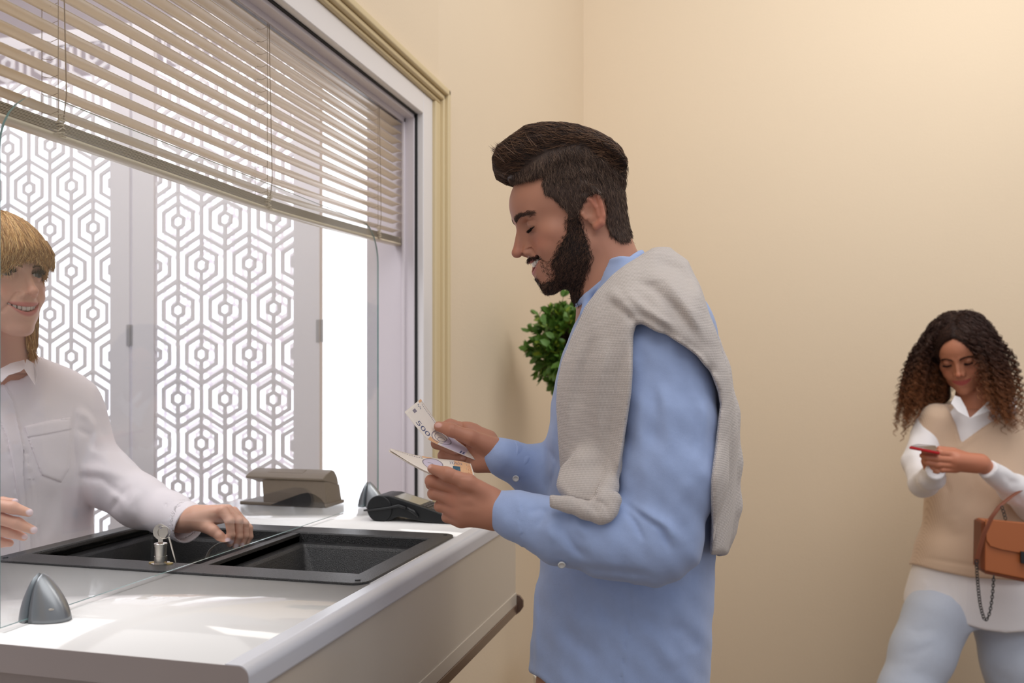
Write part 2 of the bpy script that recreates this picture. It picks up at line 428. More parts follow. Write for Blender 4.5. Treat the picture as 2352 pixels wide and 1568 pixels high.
def clamp(name, y, label, s=1.0):
    th = thing(name, label, 'glass clamp', (XG, y, ZC), 'silver fin clamps holding the glass')
    for side, k, nm in ((1, 1.0, 'front_jaw'), (-1, 0.55, 'rear_jaw')):
        rings = []
        for i in range(13):
            t_ = i / 12.0
            zz = 0.060 * s * t_
            ex = (0.040 * k * (1 - t_ ** 1.7) + 0.0006) * s
            ey = (0.024 * math.sqrt(max(0, 1 - t_ ** 1.5)) + 0.0006) * s
            ring = []
            for q_ in range(17):
                a = math.pi * q_ / 16 - math.pi / 2
                ring.append((XG + side * (0.003 + ex * max(0, math.cos(a))), y + ey * math.sin(a) + 0.0 * t_, ZC + 0.0005 + zz))
            rings.append(ring)
        b = MB(); b.loft(rings, closed=True); b.build(nm, M['silver'], th, smooth=True)
    MB().lathe([(0.0045, 0), (0.0045, 0.002), (0.002, 0.003)], (XG + 0.028 * s, y - 0.012, ZC + 0.017)).build('screw', M['chrome'], th)
    return th
clamp('glass_clamp', float(PX(80, 1428, XG)[1]) + 0.01, 'large silver fin shaped glass clamp on the near left of the counter')
clamp('glass_clamp', float(PX(858, 1160, XG)[1]) - 0.03, 'silver fin shaped glass clamp behind the card terminal')

# ---------------------------------------------------------------- lock with key on the tray
c = PZ(362, 1296, ZC + 0.004); c[1] += 0.008
lk = thing('cam_lock', 'nickel cylinder lock standing on the black tray rim', 'lock', c)
MB().lathe([(0.0150, 0), (0.0150, 0.0015), (0.0105, 0.0016), (0.0105, 0.013), (0.0098, 0.0132), (0.0098, 0.029), (0.0108, 0.0292), (0.0108, 0.0335), (0.010, 0.0345), (0.004, 0.0348)], c, 32).build('lock_barrel', M['chrome'], lk, smooth=False)
for dx in (-0.016, 0.016):
    MB().lathe([(0.006, 0), (0.0055, 0.0018), (0.002, 0.0024)], (c[0] + dx, c[1] + 0.002 * (dx > 0), c[2]), 14).build('mounting_screw', M['brass'], lk)
def camx(dx, dz, dy=0.0):    # offset from c in the plane that faces the customers
    return (c[0] + dx * CT - dy * ST, c[1] + dx * ST + dy * CT, c[2] + dz)
ky = thing('key', 'flat nickel key standing in the cylinder lock', 'key', camx(0, 0.034))
outl = []
for i in range(24):
    a = 2 * math.pi * i / 24
    outl.append((0.0125 * math.cos(a) * (1 if math.sin(a) > -0.5 else 0.9), 0.053 + 0.0135 * math.sin(a)))
b = MB(); hole = [(0.000 + 0.0030 * math.cos(2 * math.pi * i / 24), 0.061 + 0.0030 * math.sin(2 * math.pi * i / 24)) for i in range(24)]
for k0, yy in ((0, -0.0009), (1, 0.0009)):
    pass
ring = [[camx(x, z, -0.0009) for x, z in outl], [camx(x, z, 0.0009) for x, z in outl], [camx(x, z, 0.0009) for x, z in hole], [camx(x, z, -0.0009) for x, z in hole], [camx(x, z, -0.0009) for x, z in outl]]
b.loft(ring, cap0=False, cap1=False)
b.build('bow', M['chrome'], ky)
b = MB(); b.prism([camx(-0.004, 0.030, -0.0008), camx(0.004, 0.030, -0.0008), camx(0.004, 0.043, -0.0008), camx(-0.004, 0.043, -0.0008)], np.array(camx(0, 0, 0.0016)) - np.array(camx(0, 0, 0))); b.build('blade', M['chrome'], ky)
rc = (0.006, 0.0525)
b = MB(); b.tube([camx(rc[0] + 0.0105 * math.cos(a), rc[1] + 0.0105 * math.sin(a), -0.0016) for a in np.linspace(0, 2 * math.pi, 28)[:-1]], 0.0006, 6, closed=True)
o = b.build('key_ring', M['chrome'], smooth=True, loc=camx(*rc)); tag(o, 'thin wire ring hanging through the key in the lock', 'key ring')
b = MB(); b.prism([camx(0.0135, 0.0445, -0.003), camx(0.0165, 0.0445, -0.003), camx(0.0275, 0.0015, -0.003), camx(0.0255, 0.0008, -0.003)], np.array(camx(0, 0, 0.0015)) - np.array(camx(0, 0, 0)))
o = b.build('spare_key', M['chrome'], bevel=0.0003, loc=camx(0.02, 0.02)); tag(o, 'second key hanging down from the ring beside the lock', 'key')

# ---------------------------------------------------------------- venetian blind
XBL = -0.925
YE = float(PX(915, 500, XBL)[1]); Y0 = 0.42
ZB = 1.40 + 0.322 * F / 2350.0
def zbl(py, px): return zx(px, py, XBL)
bl = thing('venetian_blind', 'beige venetian blind half raised in the teller window', 'blind', (XBL, (Y0 + YE) / 2, ZG))
zb_left = zbl(281, 0); zb_mid = zbl(446, 500); zb_end = zbl(563, 913)
def bot(y):
    t_ = max(0.0, (y - 1.55) / (YE - 1.55)); return zb_left * 0.5 + zb_mid * 0.5 + (zb_end - zb_mid) * t_ ** 1.3
print('blind', zb_left, zb_mid, zb_end, YE)
ys = list(np.linspace(Y0, YE, 28))
def slat_rings(zf, w, thick, tilt=0.0, crown=0.0022, y1=None, round_end=True):
    rings = []
    yl = list(ys) if y1 is None else list(np.linspace(Y0, y1, 28))
    yl = yl[:-1] + list(np.linspace(yl[-1] - 0.012, yl[-1], 6))
    yl = sorted(set(yl))
    for y in yl:
        d = yl[-1] - y; ws = w
        if round_end and d < 0.010: ws = w * math.sqrt(max(0.02, 1 - (1 - d / 0.010) ** 2))
        top, botm = [], []
        for i in range(7):
            a = -1 + 2 * i / 6.0
            x = a * ws / 2; z = zf(y) + crown * (1 - a * a * (ws / w) ** 2)
            xx = x * math.cos(tilt) - (z - zf(y)) * math.sin(tilt); zz = x * math.sin(tilt) + (z - zf(y)) * math.cos(tilt)
            top.append((XBL + xx, y, zf(y) + zz)); botm.append((XBL + xx, y, zf(y) + zz - thick))
        rings.append(top + botm[::-1])
    return rings
pitch = (zbl(275, 912) - zbl(545, 909)) / 13.0
nsl = 15
zst = 0.026
for i in range(nsl):
    k = i / float(nsl - 1)
    def zf(y, i=i, k=k): return bot(y) * (1 - k) + (zb_end + zb_left * 0) * k * 0 + k * (zb_end) + zst + 0.010 + i * pitch if False else (bot(y) + (zb_mid * 0.3 + zb_end * 0.7 - bot(y)) * min(1, k * 2.2)) + zst + 0.012 + i * pitch
    b = MB(); b.loft(slat_rings(zf, 0.0295, 0.0005, tilt=math.radians(4), crown=0.0035)); b.build('slat', M['slat'], bl, smooth=True)
for i in range(8):
    zf = lambda y, i=i: bot(y) + 0.0085 + i * 0.0019
    b = MB(); b.loft(slat_rings(zf, 0.0255 - 0.001 * (i % 2), 0.0005, tilt=0, y1=YE - 0.0015 * (i % 3))); b.build('stacked_slat', M['slat'], bl, smooth=True)
b = MB(); b.loft([[(XBL - 0.011, y, bot(y) + 0.007), (XBL - 0.013, y, bot(y) + 0.003), (XBL - 0.009, y, bot(y)), (XBL + 0.009, y, bot(y)), (XBL + 0.013, y, bot(y) + 0.003), (XBL + 0.011, y, bot(y) + 0.007)] for y in ys])
b.build('bottom_rail', M['slat'], bl, smooth=True)
b = MB(); b.box((XBL - 0.014, Y0, ZG - 0.012), (XBL + 0.014, YE, ZG + 0.010)); b.build('head_rail', M['det'], bl, bevel=0.001)
for px in (115, 600, 857):
    yc = float(PX(px, 200 if px > 200 else 120, XBL)[1])
    b = MB()
    for dx in (-0.0135, 0.0135):
        b.tube([(XBL + dx, yc, bot(yc) + 0.006), (XBL + dx, yc, bot(yc) + 0.1), (XBL + dx, yc, ZG)], 0.0005, 5)
    for i in range(nsl):
        z = bot(yc) + zst + 0.010 + i * pitch
        b.tube([(XBL - 0.0135, yc, z), (XBL, yc + 0.001, z - 0.003), (XBL + 0.0135, yc, z)], 0.0004, 4)
    b.build('ladder_cord', M['cord'], bl)
    b = MB(); b.tube([(XBL + 0.016, yc + 0.006, bot(yc) + 0.02), (XBL + 0.018, yc + 0.010, bot(yc) + 0.06), (XBL + 0.017, yc + 0.007, (bot(yc) + ZG) / 2), (XBL + 0.015, yc + 0.003, ZG)], 0.0008, 6); b.build('lift_cord', M['cord'], bl, smooth=True)
    rnd = random.Random(px); b = MB()
    for j in range(16):
        z0 = bot(yc) + 0.001 + 0.002 * j; y0 = yc + rnd.uniform(-0.006, 0.006)
        b.tube([(XBL + 0.013, y0 - 0.004, z0), (XBL + 0.0185, y0 - 0.002, z0 + rnd.uniform(-.002, .002)), (XBL + 0.0195, y0 + 0.003, z0 + rnd.uniform(-.003, .003)), (XBL + 0.0165, y0 + 0.006, z0 + 0.002), (XBL + 0.013, y0 + 0.002, z0 + 0.003)], 0.0007, 5)
    b.build('gathered_cord', M['cordw'], bl, smooth=True)

# ---------------------------------------------------------------- hexagon folding screen
YS = 2.55
def cellpt(px, py): p = PY(px, py, YS); return p[0], p[2]
c1 = cellpt(517, 503.4); c2 = cellpt(409, 509); c3 = cellpt(515, 916)
WX = c1[0] - c2[0]; RZ = (c1[1] - c3[1]) / 4.0
print('cell', WX, RZ)
ZS0, ZS1 = 0.03, float(PY(300, 55, YS)[2])
def lattice(x0, x1, z0, z1, ox, oz, wbar, yth, yc=YS, flat=False):
    b = MB()
    def seg(p, q):
        # clip to rectangle
        (xa, za), (xb, zb) = p, q
        t0, t1 = 0.0, 1.0
        for a, d, lo, hi in ((xa, xb - xa, x0, x1), (za, zb - za, z0, z1)):
            if abs(d) < 1e-9:
                if a < lo or a > hi: return
            else:
                u, v = sorted(((lo - a) / d, (hi - a) / d)); t0 = max(t0, u); t1 = min(t1, v)
        if t1 - t0 < 1e-4: return
        A = np.array([xa + (xb - xa) * t0, za + (zb - za) * t0]); B = np.array([xa + (xb - xa) * t1, za + (zb - za) * t1])
        d = (B - A) / np.linalg.norm(B - A); n = np.array([-d[1], d[0]]) * wbar / 2
        e = d * wbar * 0.28
        P = [A - e + n, A - e - n, B + e - n, B + e + n]
        if flat:
            b.k = getattr(b, 'k', 0) + 1; b.add([(p_[0], yc + ((b.k * 0.61803) % 1.0) * 0.003, p_[1]) for p_ in P], [(0, 1, 2, 3)]); return
        b.k = getattr(b, 'k', 0) + 1; j_ = 0.00005 + ((b.k * 0.61803) % 1.0) * 0.0018; b.prism([(p_[0], yc - yth / 2 + j_, p_[1]) for p_ in P], (0, yth - 2 * j_, 0))
    nz = int((z1 - z0) / RZ) + 4; nx = int((x1 - x0) / WX) + 4
    i0 = int(math.floor((z0 - oz) / RZ)) - 1; j0 = int(math.floor((x0 - ox) / WX)) - 1
    Rv = RZ * 2 / 3.0; Hx = WX / 2.0
    for i in range(i0, i0 + nz + 2):
        for j in range(j0, j0 + nx + 2):
            cx = ox + j * WX + (Hx if i % 2 else 0); cz = oz + i * RZ
            def hexp(s): return [(cx, cz + Rv * s), (cx + Hx * s, cz + Rv / 2 * s), (cx + Hx * s, cz - Rv / 2 * s), (cx, cz - Rv * s), (cx - Hx * s, cz - Rv / 2 * s), (cx - Hx * s, cz + Rv / 2 * s)]
            H = hexp(1.0)
            seg(H[0], H[1]); seg(H[1], H[2]); seg(H[2], H[3])
            for s in (0.63, 0.235):
                G = hexp(s)
                for k in range(6): seg(G[k], G[(k + 1) % 6])
            seg((cx, cz + Rv), (cx, cz + Rv * 0.235)); seg((cx, cz - Rv), (cx, cz - Rv * 0.235))
    return b
scr = thing('folding_screen', 'white folding screen with a cut out hexagon pattern behind the teller', 'screen', (-1.8, YS, 0))
xp = lambda px: float(PY(px, 700, YS)[0])
panels = [(xp(358), xp(677), c1), (xp(257) - 3.9 * WX * 0 - (xp(677) - xp(358)), xp(257), cellpt(163.7, 622.8))]
fr = xp(358) - xp(308)
fr1 = xp(302) - xp(257)
wb = 0.0120
for k, (x0, x1, oc) in enumerate(panels):
    lattice(x0 - 0.004, x1 + 0.004, ZS0 + 0.05, ZS1 - 0.05, oc[0], oc[1], wb, 0.008).build('lattice', M['screen'], scr)
    f1, f2 = (fr, xp(738) - xp(677)) if k == 0 else (fr, fr1)
    b = MB()
    b.box((x0 - f1, YS - 0.011, ZS0), (x0, YS + 0.011, ZS1)); b.box((x1, YS - 0.011, ZS0), (x1 + f2, YS + 0.011, ZS1))
    b.box((x0, YS - 0.011, ZS0), (x1, YS + 0.011, ZS0 + 0.05)); b.box((x0, YS - 0.011, ZS1 - 0.05), (x1, YS + 0.011, ZS1))
    b.build('panel_frame', M['screen'], scr, bevel=0.002)
    if k == 0: lattice(x0, x1, ZS0 + 0.05, ZS1 - 0.05, oc[0] + 0.004, oc[1] - 0.004, wb, 0.003, YS + 0.045, True).build('shadow_lattice', M['shadow_film'], scr)  # added flat lattice, imitates the screen's faint offset pattern shadow
for px, py in ((303, 770), (738, 760)):
    x = xp(px) ; z = float(PY(px, py, YS)[2])
    b = MB(); b.tube([(x, YS - 0.014, z - 0.035), (x, YS - 0.014, z + 0.035)], 0.004, 10)
    for dz in (-0.021, -0.007, 0.007, 0.021): b.tube([(x, YS - 0.014, z + dz - 0.0004), (x, YS - 0.014, z + dz + 0.0004)], 0.0046, 10)
    b.box((x - 0.012, YS - 0.0125, z - 0.035), (x + 0.012, YS - 0.0105, z + 0.035)); b.build('hinge', M['steel'], scr)
# white curtain hanging beyond the screen at the right
cu = []
for i in range(40):
    x = -1.10 - 0.34 * (i / 39.0); cu.append((x, 3.45 + 0.022 * math.sin(i * 0.9)))
b = MB(); b.loft([[(x + 0.10 * (1 - z / 2.9) ** 2, y, z) for x, y in cu] + [(x + 0.10 * (1 - z / 2.9) ** 2, y + 0.001, z) for x, y in cu[::-1]] for z in np.linspace(0.02, 2.9, 12)])
o = b.build('curtain', M['curtain'], smooth=True, loc=(-1.27, 3.45, 2.9)); tag(o, 'sheer white curtain hanging beyond the folding screen', 'curtain')
# ---------------------------------------------------------------- sculpting with distance fields
F32 = np.float32
def V3(*a): return np.array(a, dtype=float)
def CP(px, py, D):      # picture point at distance D -> camera aligned frame (right, forward, up), floor at 0
    return np.array([(px - 1176.0) * D / F, D, CAMH + (HOR - py) * D / F])
def C2W(v):             # camera aligned frame -> world
    v = np.asarray(v, float); o = np.empty_like(v)
    o[..., 0] = v[..., 0] * CT - v[..., 1] * ST; o[..., 1] = v[..., 0] * ST + v[..., 1] * CT; o[..., 2] = v[..., 2]
    return o
def ln(v): return np.sqrt((v * v).sum(-1))
def smin(a, b, k):
    if not hasattr(k, '__len__'): k = max(float(k), 1e-6)
    h = np.maximum(k - np.abs(a - b), 0) / k
    return np.minimum(a, b) - h * h * k * 0.25
def smax(a, b, k): return -smin(-a, -b, k)
def cap(p, a, b, ra, rb):
    a = np.asarray(a, F32); b = np.asarray(b, F32); ab = b - a
    t = np.clip(((p - a) @ ab) / (ab @ ab + 1e-12), 0, 1)
    return ln(p - a - t[:, None] * ab) - (ra + (rb - ra) * t)
def ell(p, c, r, R=None):
    q = p - np.asarray(c, F32)
    if R is not None: q = q @ np.asarray(R, F32)          # columns of R = local axes
    r = np.asarray(r, F32)
    k0 = ln(q / r); k1 = ln(q / (r * r)) + 1e-9
    return k0 * (k0 - 1) / k1
def chain(p, pts, rs, k=0.0):
    d = None
    for i in range(len(pts) - 1):
        e = cap(p, pts[i], pts[i + 1], rs[i], rs[i + 1])
        d = e if d is None else (np.minimum(d, e) if k <= 0 else smin(d, e, k))
    return d
def boxd(p, c, h, R=None, r=0.0):
    q = p - np.asarray(c, F32)
    if R is not None: q = q @ np.asarray(R, F32)
    q = np.abs(q) - (np.asarray(h, F32) - r)
    return ln(np.maximum(q, 0)) + np.minimum(q.max(-1), 0) - r
def polyd(x, y, poly):          # signed distance to a closed polygon, negative inside
    P = np.asarray(poly, F32); n = len(P)
    d = np.full(x.shape, 1e9, F32); s = np.ones(x.shape, F32)
    j = n - 1
    for i in range(n):
        ex, ey = P[j] - P[i]; wx, wy = x - P[i][0], y - P[i][1]
        t = np.clip((wx * ex + wy * ey) / (ex * ex + ey * ey + 1e-9), 0, 1)
        d = np.minimum(d, (wx - ex * t) ** 2 + (wy - ey * t) ** 2)
        c1 = y >= P[i][1]; c2 = y < P[j][1]; c3 = ex * wy > ey * wx
        s = np.where((c1 & c2 & c3) | (~c1 & ~c2 & ~c3), -s, s)
        j = i
    return s * np.sqrt(d)
def plined(x, y, pl):           # distance to an open polyline
    P = np.asarray(pl, F32); d = np.full(x.shape, 1e9, F32)
    for i in range(len(P) - 1):
        ex, ey = P[i + 1] - P[i]; wx, wy = x - P[i][0], y - P[i][1]
        t = np.clip((wx * ex + wy * ey) / (ex * ex + ey * ey + 1e-9), 0, 1)
        d = np.minimum(d, (wx - ex * t) ** 2 + (wy - ey * t) ** 2)
    return np.sqrt(d)
def plined_t(x, y, pl):         # distance and position (0..1) along an open polyline
    P = np.asarray(pl, F32); d = np.full(x.shape, 1e9, F32); T = np.zeros(x.shape, F32)
    L = np.concatenate([[0], np.cumsum(np.linalg.norm(np.diff(P, axis=0), axis=1))])
    for i in range(len(P) - 1):
        ex, ey = P[i + 1] - P[i]; wx, wy = x - P[i][0], y - P[i][1]
        t = np.clip((wx * ex + wy * ey) / (ex * ex + ey * ey + 1e-9), 0, 1)
        e = (wx - ex * t) ** 2 + (wy - ey * t) ** 2
        m = e < d; d = np.where(m, e, d); T = np.where(m, (L[i] + t * (L[i + 1] - L[i])) / L[-1], T)
    return np.sqrt(d), T
def picxy(p): return 1176.0 + F * p[:, 0] / p[:, 1], HOR - F * (p[:, 2] - CAMH) / p[:, 1]
def loft_v(p, rows, pw=2.2, D0=None):
    """upright body: rows of (z, cx, cy, rx, ry); camera aligned frame"""
    r = np.asarray(sorted(tuple(float(c) for c in r_) for r_ in rows), float)
    z = p[:, 2]
    cx, cy, rx, ry = (np.interp(z, r[:, 0], r[:, i]).astype(F32) for i in (1, 2, 3, 4))
    u = np.abs(p[:, 0] - cx) / rx; v = np.abs(p[:, 1] - cy) / ry
    k = (u ** pw + v ** pw) ** (1.0 / pw)
    d = (k - 1) * np.minimum(rx, ry) * 0.95
    dz = np.maximum(z - r[-1, 0], r[0, 0] - z)
    return np.maximum(d, dz)
def smooth_rows(rows, n=40):
    r = np.asarray(sorted(tuple(float(c) for c in r_) for r_ in rows), float); z = np.linspace(r[0, 0], r[-1, 0], n)
    out = [z] + [np.interp(z, r[:, 0], r[:, i]) for i in range(1, r.shape[1])]
    ker = np.array([1, 2, 3, 2, 1.0]) / 9
    for i in range(1, len(out)):
        e = np.concatenate([[out[i][0]] * 2, out[i], [out[i][-1]] * 2]); out[i] = np.convolve(e, ker, 'valid')
    return np.stack(out, 1)
def surface_nets(f, lo, hi, h, margin=2.6):
    lo = np.asarray(lo, float); hi = np.asarray(hi, float)
    S = 4
    nc = np.ceil((hi - lo) / (h * S)).astype(int) + 1
    ax = [lo[i] + np.arange(nc[i]) * h * S for i in range(3)]
    G = np.stack(np.meshgrid(*ax, indexing='ij'), -1).reshape(-1, 3).astype(F32)
    dc = np.concatenate([f(G[i:i + 400000]) for i in range(0, len(G), 400000)]).reshape(nc)
    n = (nc - 1) * S + 1
    # sign by the nearest coarse sample, exact values only near the surface
    idx = [np.minimum((np.arange(n[i]) + S // 2) // S, nc[i] - 1) for i in range(3)]
    D = dc[np.ix_(*idx)].astype(F32)
    mask = np.abs(D) < h * S * margin
    ii = np.nonzero(mask)
    P = np.stack([lo[i] + ii[i] * h for i in range(3)], -1).astype(F32)
    vals = np.empty(len(P), F32)
    for i in range(0, len(P), 400000): vals[i:i + 400000] = f(P[i:i + 400000])
    D[ii] = vals
    neg = D < 0
    c = np.zeros(n - 1, np.int8)
    for dx in (0, 1):
        for dy in (0, 1):
            for dz in (0, 1):
                c += neg[dx:n[0] - 1 + dx, dy:n[1] - 1 + dy, dz:n[2] - 1 + dz]
    act = (c > 0) & (c < 8)
    ci = np.argwhere(act)
    vid = -np.ones(n - 1, np.int64); vid[act] = np.arange(len(ci))
    acc = np.zeros((len(ci), 3)); cnt = np.zeros(len(ci))
    for a in range(3):
        o1, o2 = [x for x in range(3) if x != a]
        for s in (0, 1):
            for t in (0, 1):
                off = np.zeros(3, int); off[o1] = s; off[o2] = t
                p0 = ci + off; p1 = p0.copy(); p1[:, a] += 1
                v0 = D[p0[:, 0], p0[:, 1], p0[:, 2]]; v1 = D[p1[:, 0], p1[:, 1], p1[:, 2]]
                m = (v0 < 0) != (v1 < 0)
                tt = np.where(m, v0 / np.where(m, v0 - v1, 1), 0)
                q = p0.astype(float); q[:, a] += tt
                acc[m] += q[m]; cnt[m] += 1
    verts = lo + (acc / cnt[:, None]) * h
    faces = []
    for a in range(3):
        o1, o2 = (a + 1) % 3, (a + 2) % 3
        sl0 = [slice(1, n[i] - 1) for i in range(3)]; sl0[a] = slice(0, n[a] - 1)
        sl1 = list(sl0); sl1[a] = slice(1, n[a])
        s0 = neg[tuple(sl0)]; s1 = neg[tuple(sl1)]
        e = np.argwhere(s0 != s1)
        if not len(e): continue
        flip = s1[e[:, 0], e[:, 1], e[:, 2]]
        base = e.copy(); base[:, o1] += 1; base[:, o2] += 1
        q = []
        for s, t in ((0, 0), (1, 0), (1, 1), (0, 1)):
            g = base.copy(); g[:, o1] -= s; g[:, o2] -= t
            q.append(vid[g[:, 0], g[:, 1], g[:, 2]])
        q = np.stack(q, 1)
        q[flip] = q[flip][:, ::-1]
        faces.append(q)
    faces = np.concatenate(faces)
    faces = faces[(faces >= 0).all(1)]
    return verts, faces
def relax(v, f, it=1, lam=0.5):
    e = np.concatenate([f[:, [0, 1]], f[:, [1, 2]], f[:, [2, 3]], f[:, [3, 0]]])
    for _ in range(it):
        s = np.zeros_like(v); c = np.zeros(len(v))
        for i in range(3):
            s[:, i] = np.bincount(e[:, 0], v[e[:, 1], i], len(v)) + np.bincount(e[:, 1], v[e[:, 0], i], len(v))
        c = np.bincount(e[:, 0], minlength=len(v)) + np.bincount(e[:, 1], minlength=len(v))
        v = v + lam * (s / np.maximum(c, 1)[:, None] - v)
    return v
def fast_mesh(name, v, f, m, parent=None, col=None, world=True):
    """v in the camera aligned frame"""
    me = bpy.data.meshes.new(name)
    w = C2W(v) if world else v
    w = w - (np.asarray(parent.location) if parent is not None else 0)
    me.vertices.add(len(w)); me.vertices.foreach_set('co', w.astype(F32).ravel())
    k = f.shape[1]
    me.loops.add(f.size); me.loops.foreach_set('vertex_index', f[:, ::-1].astype(np.int32).ravel() if False else f.astype(np.int32).ravel())
    me.polygons.add(len(f)); me.polygons.foreach_set('loop_start', np.arange(0, f.size, k, dtype=np.int32))
    try: me.polygons.foreach_set('loop_total', np.full(len(f), k, np.int32))
    except Exception: pass
    me.polygons.foreach_set('use_smooth', np.ones(len(f), dtype=bool))
    if col is not None:
        ca = me.color_attributes.new('Col', 'FLOAT_COLOR', 'POINT')
        ca.data.foreach_set('color', np.concatenate([col, np.ones((len(col), 1))], 1).astype(F32).ravel())
    me.update()
    me.materials.append(m)
    o = bpy.data.objects.new(name, me); link(o, parent)
    return o
def sculpt(name, f, lo, hi, h, m, parent=None, colf=None, it=1, margin=2.6):
    v, fc = surface_nets(f, lo, hi, h, margin)
    v = relax(v, fc, it)
    col = colf(v.astype(F32)) if colf else None
    return fast_mesh(name, v, fc, m, parent, col)
def join_vf(parts):
    vs_, fs_, b = [], [], 0
    for v, f in parts: vs_.append(v); fs_.append(f + b); b += len(v)
    return np.concatenate(vs_), np.concatenate(fs_)

# head frame -> camera aligned frame.  local x: the person's left, y: face forward, z: up
def head_frame(origin, yaw, pitch=0.0, roll=0.0, s=1.0):
    """yaw: direction the face looks, degrees, 0 = at the camera, + = towards the right of the picture; pitch + = down"""
    a = math.radians(yaw); p = math.radians(pitch); r = math.radians(roll)
    fwd = np.array([math.sin(a), -math.cos(a), 0]); up = np.array([0, 0, 1.0])
    left = np.cross(up, fwd)
    f2 = fwd * math.cos(p) - up * math.sin(p); u2 = np.cross(f2, left)
    l3 = left * math.cos(r) + u2 * math.sin(r); u3 = np.cross(f2, l3)
    R = np.stack([l3, f2, u3], 1)       # columns
    return dict(o=np.asarray(origin, float), R=R, s=s)
def to_local(fr, p): return ((p - fr['o'].astype(F32)) @ fr['R'].astype(F32)) / F32(fr['s'])
def to_cam(fr, q): return fr['o'] + (np.asarray(q, float) * fr['s']) @ fr['R'].T
mm = 0.001
def head_sdf(q, o):
    """canonical head, metres, q in the head frame.  o: dict of options"""
    g = o.get
    x = np.abs(q[:, 0]); qs = np.stack([x, q[:, 1], q[:, 2]], 1)
    fem = g('fem', 0.0)
    bk = g('back', 0.0)
    d = ell(q, (0, (-6 + bk)*mm, 48*mm), (75*mm, (95 - bk)*mm, 78*mm))
    d = smin(d, ell(q, (0, (-38 + 1.5 * bk)*mm, 12*mm), (60*mm, 52*mm, 48*mm)), 0.03)
    d = smin(d, ell(q, (0, (36 + g('fore', 0))*mm, 46*mm), (60*mm, 57*mm, 52*mm)), 0.02)
    if g('fore', 0): d = smin(d, ell(q, (0, 62*mm, 44*mm), (46*mm, (31 + g('fore', 0))*mm, 40*mm)), 0.02)
    d = smin(d, ell(q, (0, 41*mm, -14*mm), ((56 - 2*fem)*mm, 54*mm, 60*mm)), 0.02)
    d = smin(d, ell(qs, (33*mm, 42*mm, -42*mm), (20*mm, 34*mm, 32*mm)), 0.02)
    d = smin(d, ell(qs, (42*mm, 56*mm, -6*mm), (20*mm, 20*mm, 17*mm)), 0.018)          # cheek bone
    sm = g('smile', 0.0)
    if sm: d = smin(d, ell(qs, (36*mm, 72*mm, -26*mm), (15*mm, 13*mm, 14*mm)), 0.014)
    jw = 50 - 4 * fem
    d = smin(d, cap(qs, (jw*mm, 6*mm, -44*mm), (16*mm, 74*mm, (g('chinz', -86) + 3*fem)*mm), 11*mm, 12*mm), 0.028)
    d = smin(d, ell(q, (0, g('chiny', 85)*mm, (g('chinz', -86) - 2 + 3*fem)*mm), ((20 - 3*fem)*mm, 15*mm, 14*mm)), 0.016)
    d = smin(d, ell(q, (0, 34*mm, -56*mm), (46*mm, 46*mm, 32*mm)), 0.02)
    d = smin(d, ell(q, (0, 75*mm, -48*mm), (31*mm, 27*mm, 30*mm)), 0.018)               # muzzle
    d = smin(d, cap(qs, (8*mm, 90*mm, 32*mm), (40*mm, 76*mm, 34*mm), (7.5 - 2.5*fem)*mm, (7 - 2*fem)*mm), 0.012)
    # eye sockets
    d = smax(d, -ell(qs, (31*mm, 97*mm, 19*mm), (16*mm, 16*mm, 11*mm)), 0.014)
    # nose
    n = cap(q, (0, (92 + g('bridge', 0))*mm, 25*mm), (0, g('nosey', 111)*mm, (g('nosez', -14) + 2)*mm), 5.2*mm, (8 - fem)*mm)
    n = smin(n, cap(qs, (2*mm, 84*mm, 20*mm), (6*mm, 94*mm, -14*mm), 7*mm, 10*mm), 0.008)
    n = smin(n, ell(q, (0, (g('nosey', 111) + 1)*mm, g('nosez', -14)*mm), (8.5*mm, 8.5*mm, 7*mm)), 0.006)
    n = smin(n, ell(qs, ((12.5 - fem)*mm, 99*mm, -20*mm), (6*mm, 9*mm, 7*mm)), 0.005)
    d = smin(d, n, 0.008)
    d = smax(d, -ell(qs, (6.5*mm, 104*mm, -27*mm), (3.4*mm, 5.5*mm, 4*mm)), 0.003)
    # eyelids over the eyeball
    ey = np.array([31*mm, 76*mm, 18*mm])
    lid = ln(qs - ey.astype(F32)) - 13.1*mm
    op = g('open', 0.0)             # half opening of the lids (m) or 0 = looking down / closed
    zc = g('lidz', 0.0)
    if op > 0:
        t = (x - ey[0]) / 0.0135
        cut = np.abs(q[:, 2] - ey[2] - zc + 0.0006 + 0.0012 * t) - op * np.sqrt(np.clip(1 - t * t, 0, 1))
        lid = smax(lid, -np.maximum(cut, -(q[:, 1] - 0.080)), 0.0012)
    else:
        cr = np.abs(q[:, 2] - (ey[2] + zc - 0.0075 + 5.0 * (x - ey[0]) ** 2 * 3)) - 0.0005
        lid = smax(lid, -cr * 0 - 1, 0.001) if False else lid
        slit = np.maximum(np.abs(q[:, 2] - (ey[2] + zc - 0.0065 + 14.0 * (x - ey[0]) ** 2)) - 0.0006, np.abs(x - ey[0]) - 0.0125)
        lid = smax(lid, -np.maximum(slit, -(ln(qs - ey.astype(F32)) - 12.9*mm)), 0.0008)
    d = smin(d, lid, 0.0035)
    # upper lid crease
    crease = np.maximum(np.abs(q[:, 2] - (ey[2] + 0.0085 - 16 * (x - ey[0]) ** 2)) - 0.0004, np.abs(x - ey[0]) - 0.014)
    d = d + 0.0012 * np.exp(-(np.maximum(crease, 0) / 0.0012) ** 2) * (q[:, 1] > 0.07)
    # mouth
    W = (24 + 7 * sm) * mm
    u = np.clip(x / W, 0, 1.3)
    mz = -47.5*mm + sm * (10*mm * u ** 2) - 0.0 * u
    my = (103 - 3 * fem - 19 * u ** 2) * mm + g('mouthy', 0)*mm
    gap = g('gap', 0.0)
